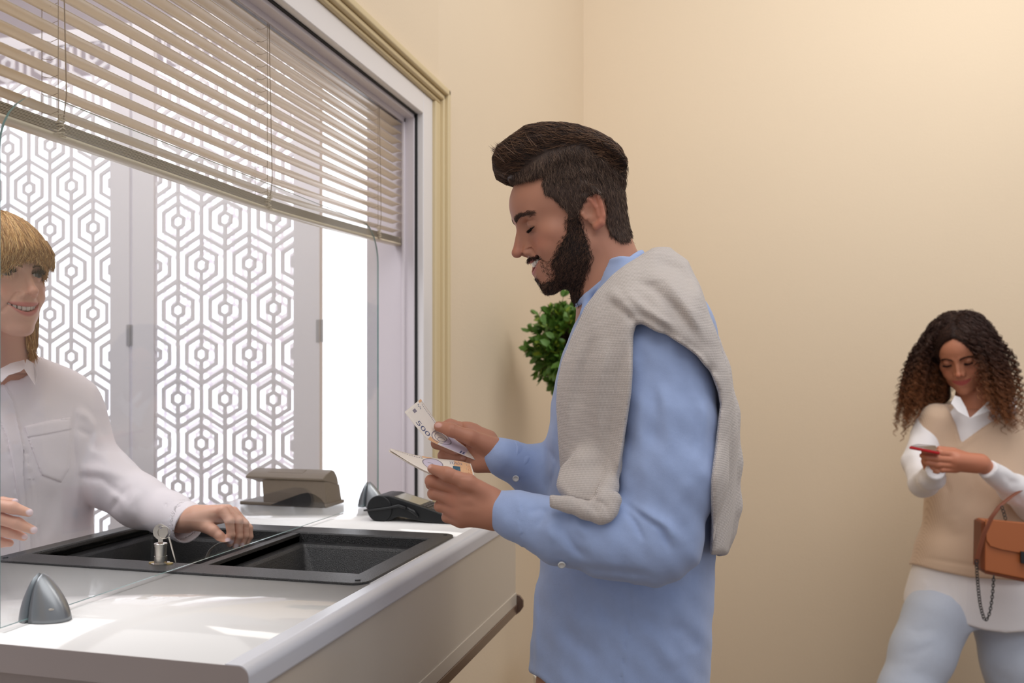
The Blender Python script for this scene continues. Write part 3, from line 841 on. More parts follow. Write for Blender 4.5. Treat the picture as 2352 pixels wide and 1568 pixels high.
    thick = (3.6 + 0.8 * fem) * mm * np.clip(1 - 0.75 * u ** 2, 0.12, 1)
    gp = gap * np.clip(1 - u ** 2, 0, 1)
    up = np.sqrt((q[:, 1] - my + 2.5*mm) ** 2 + ((q[:, 2] - mz - gp * 0.5 - thick * 0.85) * 1.1) ** 2) - thick
    lo_ = np.sqrt((q[:, 1] - my + 4.5*mm) ** 2 + ((q[:, 2] - mz + gp * 0.5 + thick * 1.0) * 1.0) ** 2) - thick * 1.15
    edge = np.maximum(x - W, 0)
    up = np.sqrt(np.maximum(up, 0) ** 2 + edge ** 2) + np.minimum(up, 0) * (edge <= 0); lo_ = np.sqrt(np.maximum(lo_, 0) ** 2 + edge ** 2) + np.minimum(lo_, 0) * (edge <= 0)
    if gap > 0:
        cav = np.maximum(np.abs(q[:, 2] - mz) - np.maximum(gp * 0.5, 0), np.maximum(x - W * 0.97, 0.080 - 0.0 * x - q[:, 1] - 0.0))
        cav = np.maximum(np.abs(q[:, 2] - mz) - gp * 0.55, np.maximum(x - W * 0.96, 0.060 - q[:, 1]))
        d = smax(d, -cav, 0.003)
    else:
        d = d + 0.0022 * np.exp(-(np.abs(q[:, 2] - mz) / 0.0012) ** 2) * (x < W) * (q[:, 1] > 0.07)
    d = smin(d, up, 0.0035); d = smin(d, lo_, 0.0045)
    if gap > 0: d = smax(d, -cav, 0.0012)
    # smile folds
    if sm:
        t = np.clip((-q[:, 2] - 0.018) / 0.034, 0, 1)
        fx = 0.017 + 0.021 * t ** 0.8 + 0.0
        fold = np.sqrt((x - fx) ** 2 + 0 * x)
        d = d + 0.0018 * sm * np.exp(-(fold / 0.0028) ** 2) * (q[:, 2] < -0.016) * (q[:, 2] > -0.056) * (q[:, 1] > 0.05)
    # ears
    if not g('noears'):
        E = np.array([[0.93, 0.30, 0.0], [-0.30, 0.93, -0.20], [-0.06, 0.19, 0.98]]).T     # rows -> columns
        e0 = np.array([73*mm, -6*mm, 9*mm])
        l = (qs - e0.astype(F32)) @ E.astype(F32)
        k = g('ear', 1.0)
        out = np.array([[0.0, 9, -22], [0, 14, -8], [0, 16, 8], [1, 12, 22], [1, 3, 30], [1, -9, 30], [1, -18, 21], [1, -20, 8], [0, -16, -6], [0, -11, -19], [0, -4, -26], [0, 4, -27]]) * mm * k
        r_ = np.array([3, 2.6, 2.6, 2.8, 3.0, 3.2, 3.4, 3.4, 3.2, 3.6, 5.4, 5.4]) * mm * k
        sheet = ell(l, (-0.002, -3*mm, 2*mm), (4.2*mm, 16*mm * k, 31*mm * k))
        rim = chain(l, out[2:], r_[2:], 0.002)
        anti = chain(l, np.array([[1, -6, -16], [1.5, -9, -4], [2, -8, 8], [2, 0, 18]]) * mm * k, [2.4*mm] * 4, 0.002)
        tra = cap(l, np.array([1.5, 12, -2]) * mm * k, np.array([1, 11, -10]) * mm * k, 3*mm, 3*mm)
        e = smin(smin(smin(sheet, rim, 0.003), anti, 0.003), tra, 0.003)
        e = smax(e, -ell(l, np.array([4, 1, -5]) * mm * k, np.array([5, 7, 9]) * mm * k), 0.003)
        e = smax(e, -ell(l, np.array([4.5, 4, 14]) * mm * k, np.array([4, 6, 6]) * mm * k), 0.003)
        d = smin(d, e, 0.006)
    return d
# ---------------------------------------------------------------- hair and skin helpers
def vnormals(v, f):
    a = v[f[:, 2]] - v[f[:, 0]]; b = v[f[:, 3]] - v[f[:, 1]]
    n = np.cross(a, b); N = np.zeros_like(v)
    for i in range(4):
        for k in range(3): N[:, k] += np.bincount(f[:, i], n[:, k], len(v))
    return N / (np.linalg.norm(N, axis=1, keepdims=True) + 1e-12)
def strand_mesh(name, S, r0, m, parent, cols=None, taper=0.25, sides=3):
    """S: (n, k, 3) strand points in the camera aligned frame; r0 radius or (n,)"""
    n, k, _ = S.shape
    t = np.gradient(S, axis=1); t /= np.linalg.norm(t, axis=2, keepdims=True) + 1e-9
    up = np.array([0.37, 0.61, 0.7]); u = np.cross(t, up); u /= np.linalg.norm(u, axis=2, keepdims=True) + 1e-9
    w = np.cross(t, u)
    rr = (np.ones(n) * r0)[:, None] * np.interp(np.linspace(0, 1, k), [0, 0.6, 1], [1, 0.9, taper])[None, :]
    V = np.empty((n, k, sides, 3))
    for q in range(sides):
        a = 2 * math.pi * q / sides
        V[:, :, q] = S + rr[..., None] * (math.cos(a) * u + math.sin(a) * w)
    idx = np.arange(n * k * sides).reshape(n, k, sides)
    F_ = []
    for q in range(sides):
        q2 = (q + 1) % sides
        F_.append(np.stack([idx[:, :-1, q], idx[:, :-1, q2], idx[:, 1:, q2], idx[:, 1:, q]], -1).reshape(-1, 4))
    col = None
    if cols is not None: col = np.repeat(cols, k * sides, axis=0)
    return fast_mesh(name, V.reshape(-1, 3), np.concatenate(F_), m, parent, col)
def comb(rng, v, nrm, n, length, flow, k=6, lift=0.15, sink=0.0015, jitter=0.2, weight=None, wave=0.0, droop=0.0, bend=0.0, snap=None):
    """strands that start on surface points v and follow flow(p, n) kept tangent to the surface; snap(p) -> distance keeps them on it"""
    p_ = None if weight is None else weight / weight.sum()
    i = rng.choice(len(v), n, p=p_)
    P = v[i] + rng.normal(0, 0.0008, (n, 3)); N = nrm[i]
    P = P - N * sink
    L = length(P) if callable(length) else np.full(n, length)
    L = L * rng.uniform(0.7, 1.2, n); st = L / (k - 1)
    S = np.empty((n, k, 3)); S[:, 0] = P
    J = rng.normal(0, jitter, (n, 3))
    cur = P.copy(); nn = N.copy()
    for s in range(1, k):
        d = flow(cur, nn) + J
        d -= nn * (d * nn).sum(1, keepdims=True)
        d /= np.linalg.norm(d, axis=1, keepdims=True) + 1e-9
        d = d + nn * (lift + bend * s / k) + np.array([0, 0, -droop])
        d /= np.linalg.norm(d, axis=1, keepdims=True)
        cur = cur + d * st[:, None]
        if snap is not None:
            e = 0.001; q = cur.astype(F32); g0 = snap(q)
            g = np.stack([snap(q + np.array(o, F32)) - g0 for o in ((e, 0, 0), (0, e, 0), (0, 0, e))], -1) / e
            g /= np.linalg.norm(g, axis=1, keepdims=True) + 1e-9
            tgt = 0.0004 + lift * s * st * 0.6
            cur = cur - g * np.clip(g0 - tgt, -0.01, 0.004)[:, None]; nn = g.astype(float)
        S[:, s] = cur
    return S
def shades(rng, n, cs, var=0.12):
    cs = np.array([srgb(*c)[:3] for c in cs]); i = rng.integers(0, len(cs), n)
    return cs[i] * rng.uniform(1 - var, 1 + var, (n, 1))
def lerp(a, b, t): return a + (b - a) * t[:, None]
def blob(q, c, r, soft=1.0): return np.exp(-(((q - np.asarray(c, F32)) / np.asarray(r, F32)) ** 2).sum(-1) * soft)
def L3(*rgb): return np.array(srgb(*rgb)[:3])
def face_colors(q, col, lips, blush, o, stubble=None):
    x = np.abs(q[:, 0]); sm = o.get('smile', 0.0); W = (24 + 7 * sm) * mm
    u = np.clip(x / W, 0, 1.2); mz = -47.5*mm + sm * 10*mm * u ** 2
    gp = o.get('gap', 0) * np.clip(1 - u ** 2, 0, 1); fem = o.get('fem', 0)
    th = (3.8 + 1.2 * fem) * mm * np.clip(1 - 0.7 * u ** 2, 0.12, 1)
    dz = np.abs(q[:, 2] - mz) - gp * 0.5 - th * 1.75
    a = 1 / (1 + np.exp(np.clip(dz / 0.0007, -30, 30))) * (u < 1.02) * (q[:, 1] > 0.074)
    col = lerp(col, lips, a)
    qs = q.copy(); qs[:, 0] = x
    col = lerp(col, blush, 0.45 * blob(qs, (40*mm, 72*mm, -14*mm), (20*mm, 40*mm, 16*mm)) + 0.5 * blob(q, (0, 116*mm, -14*mm), (13*mm, 12*mm, 12*mm)))
    col = lerp(col, blush, 0.55 * np.clip((x - 0.072) / 0.008, 0, 1) * (q[:, 1] < 0.03) * (q[:, 1] > -0.045))
    # darker skin tone around the upper lids
    ey = 31*mm
    col = lerp(col, col.mean(0) * 0.75, 0.5 * blob(qs, (ey, 90*mm, 21*mm), (15*mm, 14*mm, 8*mm)))
    return col
def teeth(name, fr, o, m, parent, upper=True):
    """a row of teeth on the dental arch"""
    b = MB(); sm = o.get('smile', 0)
    for s in (-1, 1):
        x = 0.0
        for w, h in ((8.4, 9.6), (6.8, 8.6), (7.4, 9.2), (6.6, 8.0), (6.6, 7.4)):
            cx = x + w / 2; x += w
            u = cx / 31.0
            y = 96.5 - 3 * o.get('fem', 0) - 15 * u ** 2 + o.get('mouthy', 0); z0 = -47.5 + sm * 10 * u ** 2 * 0.8 + o.get('gap', 0) * 500 + 1.5
            ang = -math.atan(30 * u / 31.0)
            rings = []
            for j, (zz, sc, dy) in enumerate(((2, 0.86, -0.6), (0, 0.95, 0), (-h * 0.55, 1.0, 0.3), (-h * 0.88, 0.93, 0.0), (-h * 0.97, 0.72, -0.8))):
                ring = []
                for q_ in range(12):
                    a = 2 * math.pi * q_ / 12
                    lx = math.copysign(abs(math.cos(a)) ** 0.7, math.cos(a)) * w / 2 * 0.97 * sc; ly = math.copysign(abs(math.sin(a)) ** 0.7, math.sin(a)) * 3.0 * sc
                    px_ = cx + lx * math.cos(ang) - ly * math.sin(ang); py_ = y + dy + lx * math.sin(ang) + ly * math.cos(ang)
                    ring.append((s * px_ * mm, py_ * mm, (z0 + zz) * mm))
                rings.append(ring)
            b.loft(rings)
    b.v = [tuple(C2W(to_cam(fr, v))) for v in b.v]
    return b.build(name, m, parent, smooth=True)
def eyeballs(fr, parent, look=(0, 1, 0), iris=(70, 62, 50), s=12.0):
    for sx in (-1, 1):
        c = np.array([sx * 31*mm, 76*mm, 18*mm]); L = np.array(look, float) + 0; L /= np.linalg.norm(L)
        u = np.cross(L, [0, 0, 1.0]); u /= np.linalg.norm(u); w = np.cross(u, L)
        b = MB(); rings = []
        R = s * mm
        for i in range(17):
            t = math.pi * i / 16; rr = math.sin(t) * R; hh = math.cos(t) * R + (0.0009 * math.exp(-(t / 0.42) ** 2) if i else 0.0009)
            rings.append([c + L * hh + (math.cos(a) * u + math.sin(a) * w) * max(rr, 1e-5) for a in np.linspace(0, 2 * math.pi, 25)[:-1]])
        b.loft(rings)
        nf = 24
        b.m = [(2 if (k // nf) < 2 else 1 if (k // nf) < 4 else 0) for k in range(len(b.f))]
        b.v = [tuple(C2W(to_cam(fr, np.array(v)))) for v in b.v]
        b.build('eyeball', [M['sclera'], M['iris'], M['pupil']], parent, smooth=True)
def on_face(P, opt, off=0.0004):
    """move points (head coordinates) onto the skin"""
    q = P.astype(F32)
    for _ in range(4):
        g0 = head_sdf(q, opt); e = .0006
        g = np.stack([head_sdf(q + np.array(o, F32), opt) - g0 for o in ((e, 0, 0), (0, e, 0), (0, 0, e))], -1) / e
        g /= np.linalg.norm(g, axis=1, keepdims=True) + 1e-6
        q = q - g * (g0 - off)[:, None]
    return q.astype(float)
def row_hair(rng, fr, pts, n, length, dirn, spread, r, m, parent, name, cols, k=4, curl=0.0, lift=0.0, up=(0, 0, 0), opt=None):
    """strands rooted along a polyline in head coordinates (used for brows and lashes)"""
    pts = np.asarray(pts, float); t = rng.uniform(0, len(pts) - 1.001, n); i = t.astype(int); fr_ = (t - i)[:, None]
    P = pts[i] * (1 - fr_) + pts[i + 1] * fr_ + rng.normal(0, 1, (n, 3)) * np.asarray(spread)
    if opt is not None: P = on_face(P, opt)
    d = np.asarray(dirn(t / (len(pts) - 1))) + rng.normal(0, 0.18, (n, 3)); d /= np.linalg.norm(d, axis=1, keepdims=True)
    L = length * rng.uniform(0.7, 1.15, n)[:, None]
    S = np.stack([P + d * L * s + np.asarray(up) * (s ** 2) * L for s in np.linspace(0, 1, k)], 1)
    if opt is not None:
        T_ = on_face(S[:, 1:].reshape(-1, 3), opt, .0009).reshape(n, k - 1, 3); S[:, 1:] = T_
    return strand_mesh(name, to_cam(fr, S.reshape(-1, 3)).reshape(S.shape), r, m, parent, cols)
def skin_mat(name, rough=0.48):
    m = mat(name, (190, 130, 100), rough, vcol=True, sss=0.12, bump=(900, 0.12, 0.0006, 2), spec=0.42)
    return m
M['skin'] = skin_mat('skin')
M['hair'] = mat('hair', (60, 42, 34), 0.5, vcol=True, spec=0.28)
M['sclera'] = mat('sclera', (226, 220, 214), 0.15, coat=0.4)
M['iris'] = mat('iris', (84, 84, 78), 0.12, coat=0.6)
M['pupil'] = mat('pupil', (12, 10, 10), 0.08, coat=0.6)
M['tooth'] = mat('tooth', (240, 232, 220), 0.15, sss=0.1, coat=0.3)
M['button'] = mat('button_pearl', (214, 214, 212), 0.25)
def fabric(name, rgb, weave=1400, rough=0.85, bump=0.25, sheen=0.25, fiber=0.05):
    """plain woven cloth: fine thread grid"""
    m = mat(name, rgb, rough, sheen=sheen, var=(90, fiber))
    nt = m.node_tree; N, L = nt.nodes, nt.links; p = N['Principled BSDF']
    tc = [n for n in N if n.type == 'TEX_COORD'][0]
    ns = N.new('ShaderNodeTexNoise'); ns.inputs['Scale'].default_value = weave; ns.inputs['Detail'].default_value = 1
    n2 = N.new('ShaderNodeTexNoise'); n2.inputs['Scale'].default_value = 26; n2.inputs['Detail'].default_value = 4
    ad = N.new('ShaderNodeMath'); ad.operation = 'MULTIPLY_ADD'; ad.inputs[1].default_value = 5.0
    L.new(tc.outputs['Object'], ns.inputs['Vector']); L.new(tc.outputs['Object'], n2.inputs['Vector'])
    L.new(n2.outputs['Fac'], ad.inputs[0]); L.new(ns.outputs['Fac'], ad.inputs[2])
    b = N.new('ShaderNodeBump'); b.inputs['Strength'].default_value = bump; b.inputs['Distance'].default_value = 0.0012
    L.new(ad.outputs[0], b.inputs['Height']); L.new(b.outputs['Normal'], p.inputs['Normal'])
    return m
def knit(name, rgb, dark, size=0.0036, strength=0.5, skew=0.12):
    """knitted cloth: columns of small v stitches, from the object coordinates"""
    m = mat(name, rgb, 0.95, sheen=0.4)
    nt = m.node_tree; N, L = nt.nodes, nt.links; p = N['Principled BSDF']
    tc = [n for n in N if n.type == 'TEX_COORD'][0]
    mp = N.new('ShaderNodeMapping'); mp.inputs['Rotation'].default_value = (0, 0, -TH)
    L.new(tc.outputs['Object'], mp.inputs['Vector'])
    sp = N.new('ShaderNodeSeparateXYZ'); L.new(mp.outputs[0], sp.inputs[0])
    def mth(op, a, b=None, c=None):
        n = N.new('ShaderNodeMath'); n.operation = op
        for k, x in enumerate((a, b, c)):
            if x is None: continue
            if isinstance(x, (int, float)): n.inputs[k].default_value = x
            else: L.new(x, n.inputs[k])
        return n.outputs[0]
    sm_ = mth('ADD', sp.outputs['X'], mth('MULTIPLY', sp.outputs['Z'], skew))
    fx = mth('SINE', mth('MULTIPLY', sm_, 2 * math.pi / size))
    ab = mth('ABSOLUTE', fx)
    fz = mth('SINE', mth('ADD', mth('MULTIPLY', sp.outputs['Z'], 2 * math.pi / (size * 0.62)), mth('MULTIPLY', ab, 2.4)))
    h = mth('ADD', mth('MULTIPLY', ab, 0.8), mth('MULTIPLY', fz, 0.35))
    n1 = N.new('ShaderNodeTexNoise'); n1.inputs['Scale'].default_value = 700; L.new(tc.outputs['Object'], n1.inputs['Vector'])
    h2 = mth('ADD', h, mth('MULTIPLY', n1.outputs['Fac'], 0.5))
    b = N.new('ShaderNodeBump'); b.inputs['Strength'].default_value = strength; b.inputs['Distance'].default_value = 0.0012
    L.new(h2, b.inputs['Height']); L.new(b.outputs['Normal'], p.inputs['Normal'])
    mx = N.new('ShaderNodeMix'); mx.data_type = 'RGBA'; mx.inputs[6].default_value = srgb(*dark); mx.inputs[7].default_value = srgb(*rgb)
    mr = N.new('ShaderNodeMapRange'); mr.inputs['From Min'].default_value = 0.0; mr.inputs['From Max'].default_value = 1.0
    L.new(h2, mr.inputs['Value']); L.new(mr.outputs[0], mx.inputs['Factor']); L.new(mx.outputs[2], p.inputs['Base Color'])
    return m
M['shirt_blue'] = fabric('blue_oxford_cloth', (158, 178, 220))
M['knit_grey'] = knit('grey_knit', (208, 199, 194), (172, 162, 156))
M['blouse'] = fabric('pale_pink_blouse', (244, 236, 241), fiber=0.015, bump=0.15)
M['trousers'] = fabric('navy_trousers', (52, 60, 84))
M['shoe'] = mat('brown_leather_shoe', (80, 52, 36), 0.35)
def folds(p, specs):
    """raised (+) and sunken (-) cloth folds along picture polylines: (amp_mm, width_px, pts)"""
    x, y = picxy(p); d = np.zeros(len(p), F32)
    for amp, w, pts in specs:
        if w < 4.5: d -= amp * mm * np.exp(-(plined(x, y, pts) / w) ** 2); continue
        e, t = plined_t(x, y, pts)
        k = np.clip(4.2 * t * (1 - t), 0, 1); k = k * k * (3 - 2 * k)
        d -= amp * mm * k * np.exp(-(e / w) ** 2)
    return d
# ---------------------------------------------------------------- the customer (man)
DM = 1.44
rng = np.random.default_rng(7)
man = thing('person', 'bearded man in a light blue shirt with a grey sweater over his shoulders, counting banknotes', 'person', C2W(np.array([(1440 - 1176.0) * DM / F, DM, 0.0])))
HM = head_frame(CP(1329, 508, DM), -84, 19.5, -2, 0.97)
o_m = dict(smile=1.35, gap=0.0135, ear=1.12, fore=5, nosey=114, nosez=-17, bridge=1.5, chiny=79, chinz=-77, back=9, lidz=-0.001, mouthy=-2)
def px(n, D=DM): return n * D / F
def m_neck(p):
    d = cap(p, CP(1368, 540, DM), CP(1424, 715, DM), px(74), px(88))
    return smin(d, cap(p, CP(1420, 690, DM), CP(1440, 800, DM), px(85), 0.10), 0.03)
def m_head(p):
    d = head_sdf(to_local(HM, p), o_m)
    return smin(d, m_neck(p), 0.022)
skin_m, lips_m, blush_m = L3(186, 132, 108), L3(184, 112, 106), L3(190, 112, 88)
def m_hcol(p):
    q = to_local(HM, p); c = np.tile(skin_m, (len(p), 1))
    return face_colors(q, c, lips_m, blush_m, o_m)
# --- hands
DL = 1.26
def HL(x, y, d=0.0): return CP(x, y, DL + d)
def pl(n): return n * DL / F
def m_handL(p):
    palm = cap(p, HL(1175, 1173), HL(1140, 1172), pl(41), pl(40))
    palm = smin(palm, cap(p, HL(1140, 1168, 0.002), HL(1085, 1148, 0.004), pl(38), pl(34)), 0.012)
    palm = smin(palm, cap(p, HL(1130, 1182, 0.002), HL(1068, 1182, 0.006), pl(30), pl(26)), 0.014)
    palm = smin(palm, ell(p, HL(1088, 1158, 0.010), (pl(60), 0.022, pl(44))), 0.012)
    fs = [  # index, middle, ring, little: knuckle, PIP, DIP, tip
        ([(1045, 1120, .000), (990, 1104, -.002), (990, 1112, .024), (1022, 1112, .034)], (15.5, 13.5, 11.5, 10)),
        ([(1040, 1146, .002), (996, 1133, .004), (1000, 1136, .030), (1032, 1134, .036)], (15.5, 13.5, 11.5, 10)),
        ([(1046, 1172, .006), (1010, 1162, .010), (1014, 1158, .034), (1040, 1152, .038)], (14.5, 12.5, 11, 9.5)),
        ([(1056, 1196, .010), (1026, 1188, .014), (1026, 1178, .036), (1048, 1170, .040)], (13, 11, 10, 8.5))]
    d = None
    for pts, rs in fs:
        e = chain(p, [HL(*a) for a in pts], [pl(r) for r in rs], 0.004)
        d = e if d is None else smin(d, e, 0.0025)
    d = smin(palm, d, 0.012)
    th = chain(p, [HL(1125, 1140, -.004), HL(1075, 1107, -.012), HL(1026, 1088, -.014), HL(992, 1076, -.010)], [pl(24), pl(18), pl(15), pl(10.5)], 0.006)
    d = smin(d, th, 0.007)
    return d + folds(p, [(-0.5, 2.0, [(1046, 1083), (1040, 1096)]), (-0.4, 2, [(1018, 1078), (1014, 1092)]), (-0.5, 3, [(1060, 1096), (1110, 1098), (1140, 1112)]),
                         (0.8, 9, [(1046, 1116), (1100, 1128)]), (0.6, 8, [(1046, 1146), (1100, 1150)]), (0.5, 8, [(1052, 1172), (1110, 1176)]), (-0.4, 7, [(1050, 1132), (1090, 1138)]), (-0.4, 7, [(1052, 1160), (1090, 1163)])])
DR = 1.42
def HR_(x, y, d=0.0): return CP(x, y, DR + d)
def pr_(n): return n * DR / F
def m_handR(p):
    palm = cap(p, HR_(1190, 1062, .02), HR_(1160, 1050), pr_(29), pr_(33))
    palm = smin(palm, cap(p, HR_(1155, 1047), HR_(1100, 1026), pr_(34), pr_(30)), 0.012)
    palm = smin(palm, cap(p, HR_(1136, 1062, -.006), HR_(1098, 1064, -.006), pr_(23), pr_(22)), 0.012)
    palm = smin(palm, cap(p, HR_(1120, 1010, .020), HR_(1076, 990, .022), pr_(24), pr_(20)), 0.012)
    fs = [([(1085, 990, .024), (1034, 976, .026), (1006, 984, .018), (1000, 994, .010)], (17, 14, 11.5, 10)),
          ([(1090, 1020, .030), (1010, 1000, .028), (1003, 1018, .006), (1046, 1036, -.006)], (15, 13.5, 12.5, 11)),
          ([(1092, 1040, .028), (1024, 1030, .028), (1018, 1046, .006), (1062, 1050, -.004)], (14, 13, 12, 10.5)),
          ([(1100, 1058, .020), (1050, 1052, .024), (1040, 1060, .010), (1074, 1060, .000)], (13, 11.5, 10.5, 9))]
    d = None
    for pts, rs in fs:
        e = chain(p, [HR_(*a) for a in pts], [pr_(r) for r in rs], 0.004)
        d = e if d is None else smin(d, e, 0.002)
    d = smin(palm, d, 0.008)
    th = chain(p, [HR_(1135, 1030, -.010), HR_(1080, 1004, -.026), HR_(1036, 987, -.030), HR_(1008, 979, -.026)], [pr_(26), pr_(17), pr_(14.5), pr_(11.5)], 0.006)
    d = smin(d, th, 0.007)
    return d + folds(p, [(-0.5, 2, [(1040, 975), (1036, 998)]), (-0.4, 1.6, [(1046, 976), (1043, 996)]), (-0.5, 2.5, [(1060, 968), (1064, 984)]), (-0.5, 2.5, [(1052, 966), (1050, 978)]), (-0.6, 2.5, [(1095, 1040), (1130, 1062), (1140, 1075)]), (-0.5, 3, [(1070, 1012), (1100, 1030), (1120, 1056)])])
nails_m = [(HL(982, 1071, -.019), 9.0*mm * .8), (HR_(1006, 976, -.034), 8.0*mm), (HR_(1050, 1038, -.014), 6.5*mm), (HR_(1064, 1052, -.012), 5.6*mm)]
nail_c = L3(214, 168, 156)
def m_hancol(p):
    c = np.tile(L3(184, 128, 104), (len(p), 1))
    x, y = picxy(p)
    for ce, r in nails_m:
        q = (p - ce.astype(F32)); q = q * np.array([1.0, 0.55, 1.5], F32)
        c = lerp(c, nail_c, 1 / (1 + np.exp(np.clip((ln(q) - r * 0.75) / 0.0004, -30, 30))))
    for fx, fy, D in ((1040, 1118, DL), (1040, 1146, DL), (1046, 1172, DL), (992, 1104, DL), (1008, 982, DR), (1034, 976, DR)):
        ce = CP(fx, fy, D).astype(F32)
        c = lerp(c, L3(190, 112, 86), 0.45 * np.exp(-(ln(p - ce) / 0.010) ** 2))
    return c
# --- torso / arms
torso_rows = [(604, 1432, 60, .085), (640, 1462, 96, .12), (680, 1478, 125, .165), (740, 1474, 156, .19), (850, 1464, 184, .20), (1000, 1454, 196, .188), (1150, 1443, 193, .176),
              (1300, 1436, 196, .174), (1450, 1424, 202, .182), (1568, 1414, 204, .186), (1640, 1410, 206, .188)]
rowsT = smooth_rows([(CP(x, y, DM)[2], CP(x, y, DM)[0], DM, px(hw), hd) for y, x, hw, hd in torso_rows], 60)
def AL(x, y, D): return CP(x, y, D)
armL = [AL(1512, 835, 1.275), AL(1535, 960, 1.255), AL(1534, 1090, 1.24), AL(1506, 1238, 1.225)]
armLr = [r * 1.25 / F for r in (88, 104, 108, 100)]
foreL = [AL(1506, 1238, 1.225), AL(1400, 1236, 1.225), AL(1290, 1218, 1.235), AL(1196, 1186, 1.25), AL(1146, 1172, 1.26)]
foreLr = [r * 1.235 / F for r in (98, 86, 72, 52, 44)]
armR = [AL(1480, 840, 1.60), AL(1470, 1000, 1.62), AL(1430, 1130, 1.60)]
armRr = [.058, .062, .062]
foreR = [AL(1430, 1130, 1.60), AL(1330, 1125, 1.53), AL(1235, 1085, 1.46), AL(1150, 1046, 1.415)]
foreRr = [.060, .052, px(56), px(43)]
SF = [  # shirt folds seen in the photograph
    (3.5, 13, [(1432, 1160), (1480, 1180), (1535, 1212), (1560, 1245), (1562, 1262)]),
    (-4.0, 7, [(1425, 1150), (1465, 1178), (1520, 1215), (1545, 1275)]),
    (-3.0, 6, [(1432, 1165), (1458, 1200), (1482, 1250)]),
    (-2.2, 9, [(1300, 1160), (1292, 1215), (1320, 1260), (1365, 1290)]),
    (2.5, 12, [(1318, 1165), (1330, 1210), (1352, 1235)]),
    (-2.0, 8, [(1262, 1165), (1240, 1200), (1225, 1210)]),
    (2.0, 11, [(1275, 1170), (1262, 1215), (1275, 1250)]),
    (-1.6, 7, [(1210, 1180), (1240, 1170), (1262, 1176)]),
    (3.0, 15, [(1520, 870), (1530, 930), (1540, 1000), (1536, 1060)]),
    (-2.5, 16, [(1560, 870), (1590, 930), (1605, 1010), (1606, 1090)]),
    (2.2, 15, [(1480, 850), (1470, 960), (1466, 1060)]),
    (-2.0, 12, [(1500, 860), (1506, 950), (1502, 1040)]),
    (2.2, 12, [(1622, 900), (1618, 980), (1600, 1080)]),
    (2.0, 18, [(1580, 1090), (1560, 1160), (1578, 1210)]),
    (-2.0, 10, [(1300, 1300), (1400, 1310), (1480, 1318), (1530, 1340)]),
    (1.2, 2.2, [(1196, 1150), (1190, 1200), (1198, 1255)]),        # cuff seam
    (-1.0, 1.8, [(1201, 1151), (1195, 1200), (1204, 1256)]),
    (-1.0, 2.0, [(1450, 1326), (1448, 1400), (1438, 1480), (1425, 1568)]),   # side seam
    (0.7, 3.0, [(1456, 1326), (1454, 1400), (1444, 1480), (1431, 1568)]),
    (-2.5, 26, [(1500, 1360), (1560, 1340), (1610, 1290)]),
    (2.5, 24, [(1300, 1370), (1330, 1420), (1400, 1460)]),
    (-2.2, 22, [(1280, 1430), (1330, 1480), (1400, 1520)]),
    (2.5, 20, [(1480, 1430), (1520, 1480), (1560, 1540)]),
    (-2.0, 18, [(1520, 1430), (1570, 1450), (1600, 1500)]),
    (-1.6, 2.5, [(1229, 1275), (1221, 1350), (1224, 1420), (1226, 1545)]),
    (1.4, 5, [(1235, 1275), (1228, 1350), (1231, 1420), (1233, 1545)]),
    (1.8, 10, [(1272, 960), (1262, 1040), (1256, 1120)]),
    (-1.5, 5, [(1250, 1020), (1280, 1060), (1262, 1130)]),
]
cuffLa, cuffLb = AL(1220, 1196, 1.246), AL(1142, 1172, 1.26)
def m_cloth_body(p):
    d = loft_v(p, rowsT, 2.15)
    a = chain(p, armL, armLr, 0.02); f = chain(p, foreL, foreLr, 0.02)
    e = smin(a, f, 0.02)
    ar = smin(chain(p, armR, armRr, 0.02), chain(p, foreR, foreRr, 0.02), 0.02)
    d = smin(d, ar, 0.03)
    # the near arm lies against the side but keeps its own outline below the armpit
    k = np.interp(p[:, 2], [1.15, 1.32, 1.42], [0.006, 0.015, 0.06]).astype(F32)
    h = np.maximum(k - np.abs(d - e), 0) / k
    return np.minimum(d, e) - h * h * k * 0.25
def open_end(p, a, b, r, depth):        # hollow a sleeve end
    return cap(p, a, b, r, r)
def m_shirt(p):
    d = m_cloth_body(p)
    x, y = picxy(p)
    near = p[:, 1] < DM + 0.02
    d = d + folds(p, SF) * near * 1.5 + 0.0009 * np.sin(x * .11 - y * .05) * np.sin(y * .035 + x * .02)
    d = d + 0.0012 * np.sin(p[:, 2] * 55 + p[:, 0] * 30) * np.sin(p[:, 1] * 40 + p[:, 2] * 21)
    # front hem corner and tail
    hem = polyd(x, y, [(1100, 300), (1100, 1545), (1204, 1538), (1240, 1556), (1290, 1600), (1400, 1650), (1800, 1650), (1800, 300)]) * (DM / F)
    d = np.where(p[:, 2] < 1.0, smax(d, hem, 0.004), d)
    # neck hole
    n = cap(p, CP(1375, 560, DM), CP(1424, 712, DM), px(84), px(92))
    d = smax(d, -n, 0.006)
    return d
    # sleeve openings
    vL = (AL(1146, 1172, 1.26) - AL(1196, 1186, 1.25)); vL = vL / np.linalg.norm(vL)
    cutL = (p - AL(1141, 1171, 1.262).astype(F32)) @ vL.astype(F32)
    d = smax(d, np.where(ln(p - AL(1146, 1172, 1.26).astype(F32)) < 0.09, cutL, -1.0), 0.002)
    d = smax(d, -cap(p, AL(1196, 1184, 1.25), AL(1100, 1162, 1.27), pl(41), pl(40.5)), 0.0015)
    vR = (AL(1160, 1050, 1.44) - AL(1235, 1082, 1.49)); vR = vR / np.linalg.norm(vR)
    cutR = (p - AL(1155, 1048, 1.437).astype(F32)) @ vR.astype(F32)
    d = smax(d, np.where(ln(p - AL(1160, 1050, 1.44).astype(F32)) < 0.09, cutR, -1.0), 0.002)
    d = smax(d, -cap(p, AL(1225, 1076, 1.48), AL(1120, 1034, 1.42), px(39), px(39)), 0.0015)
    return d
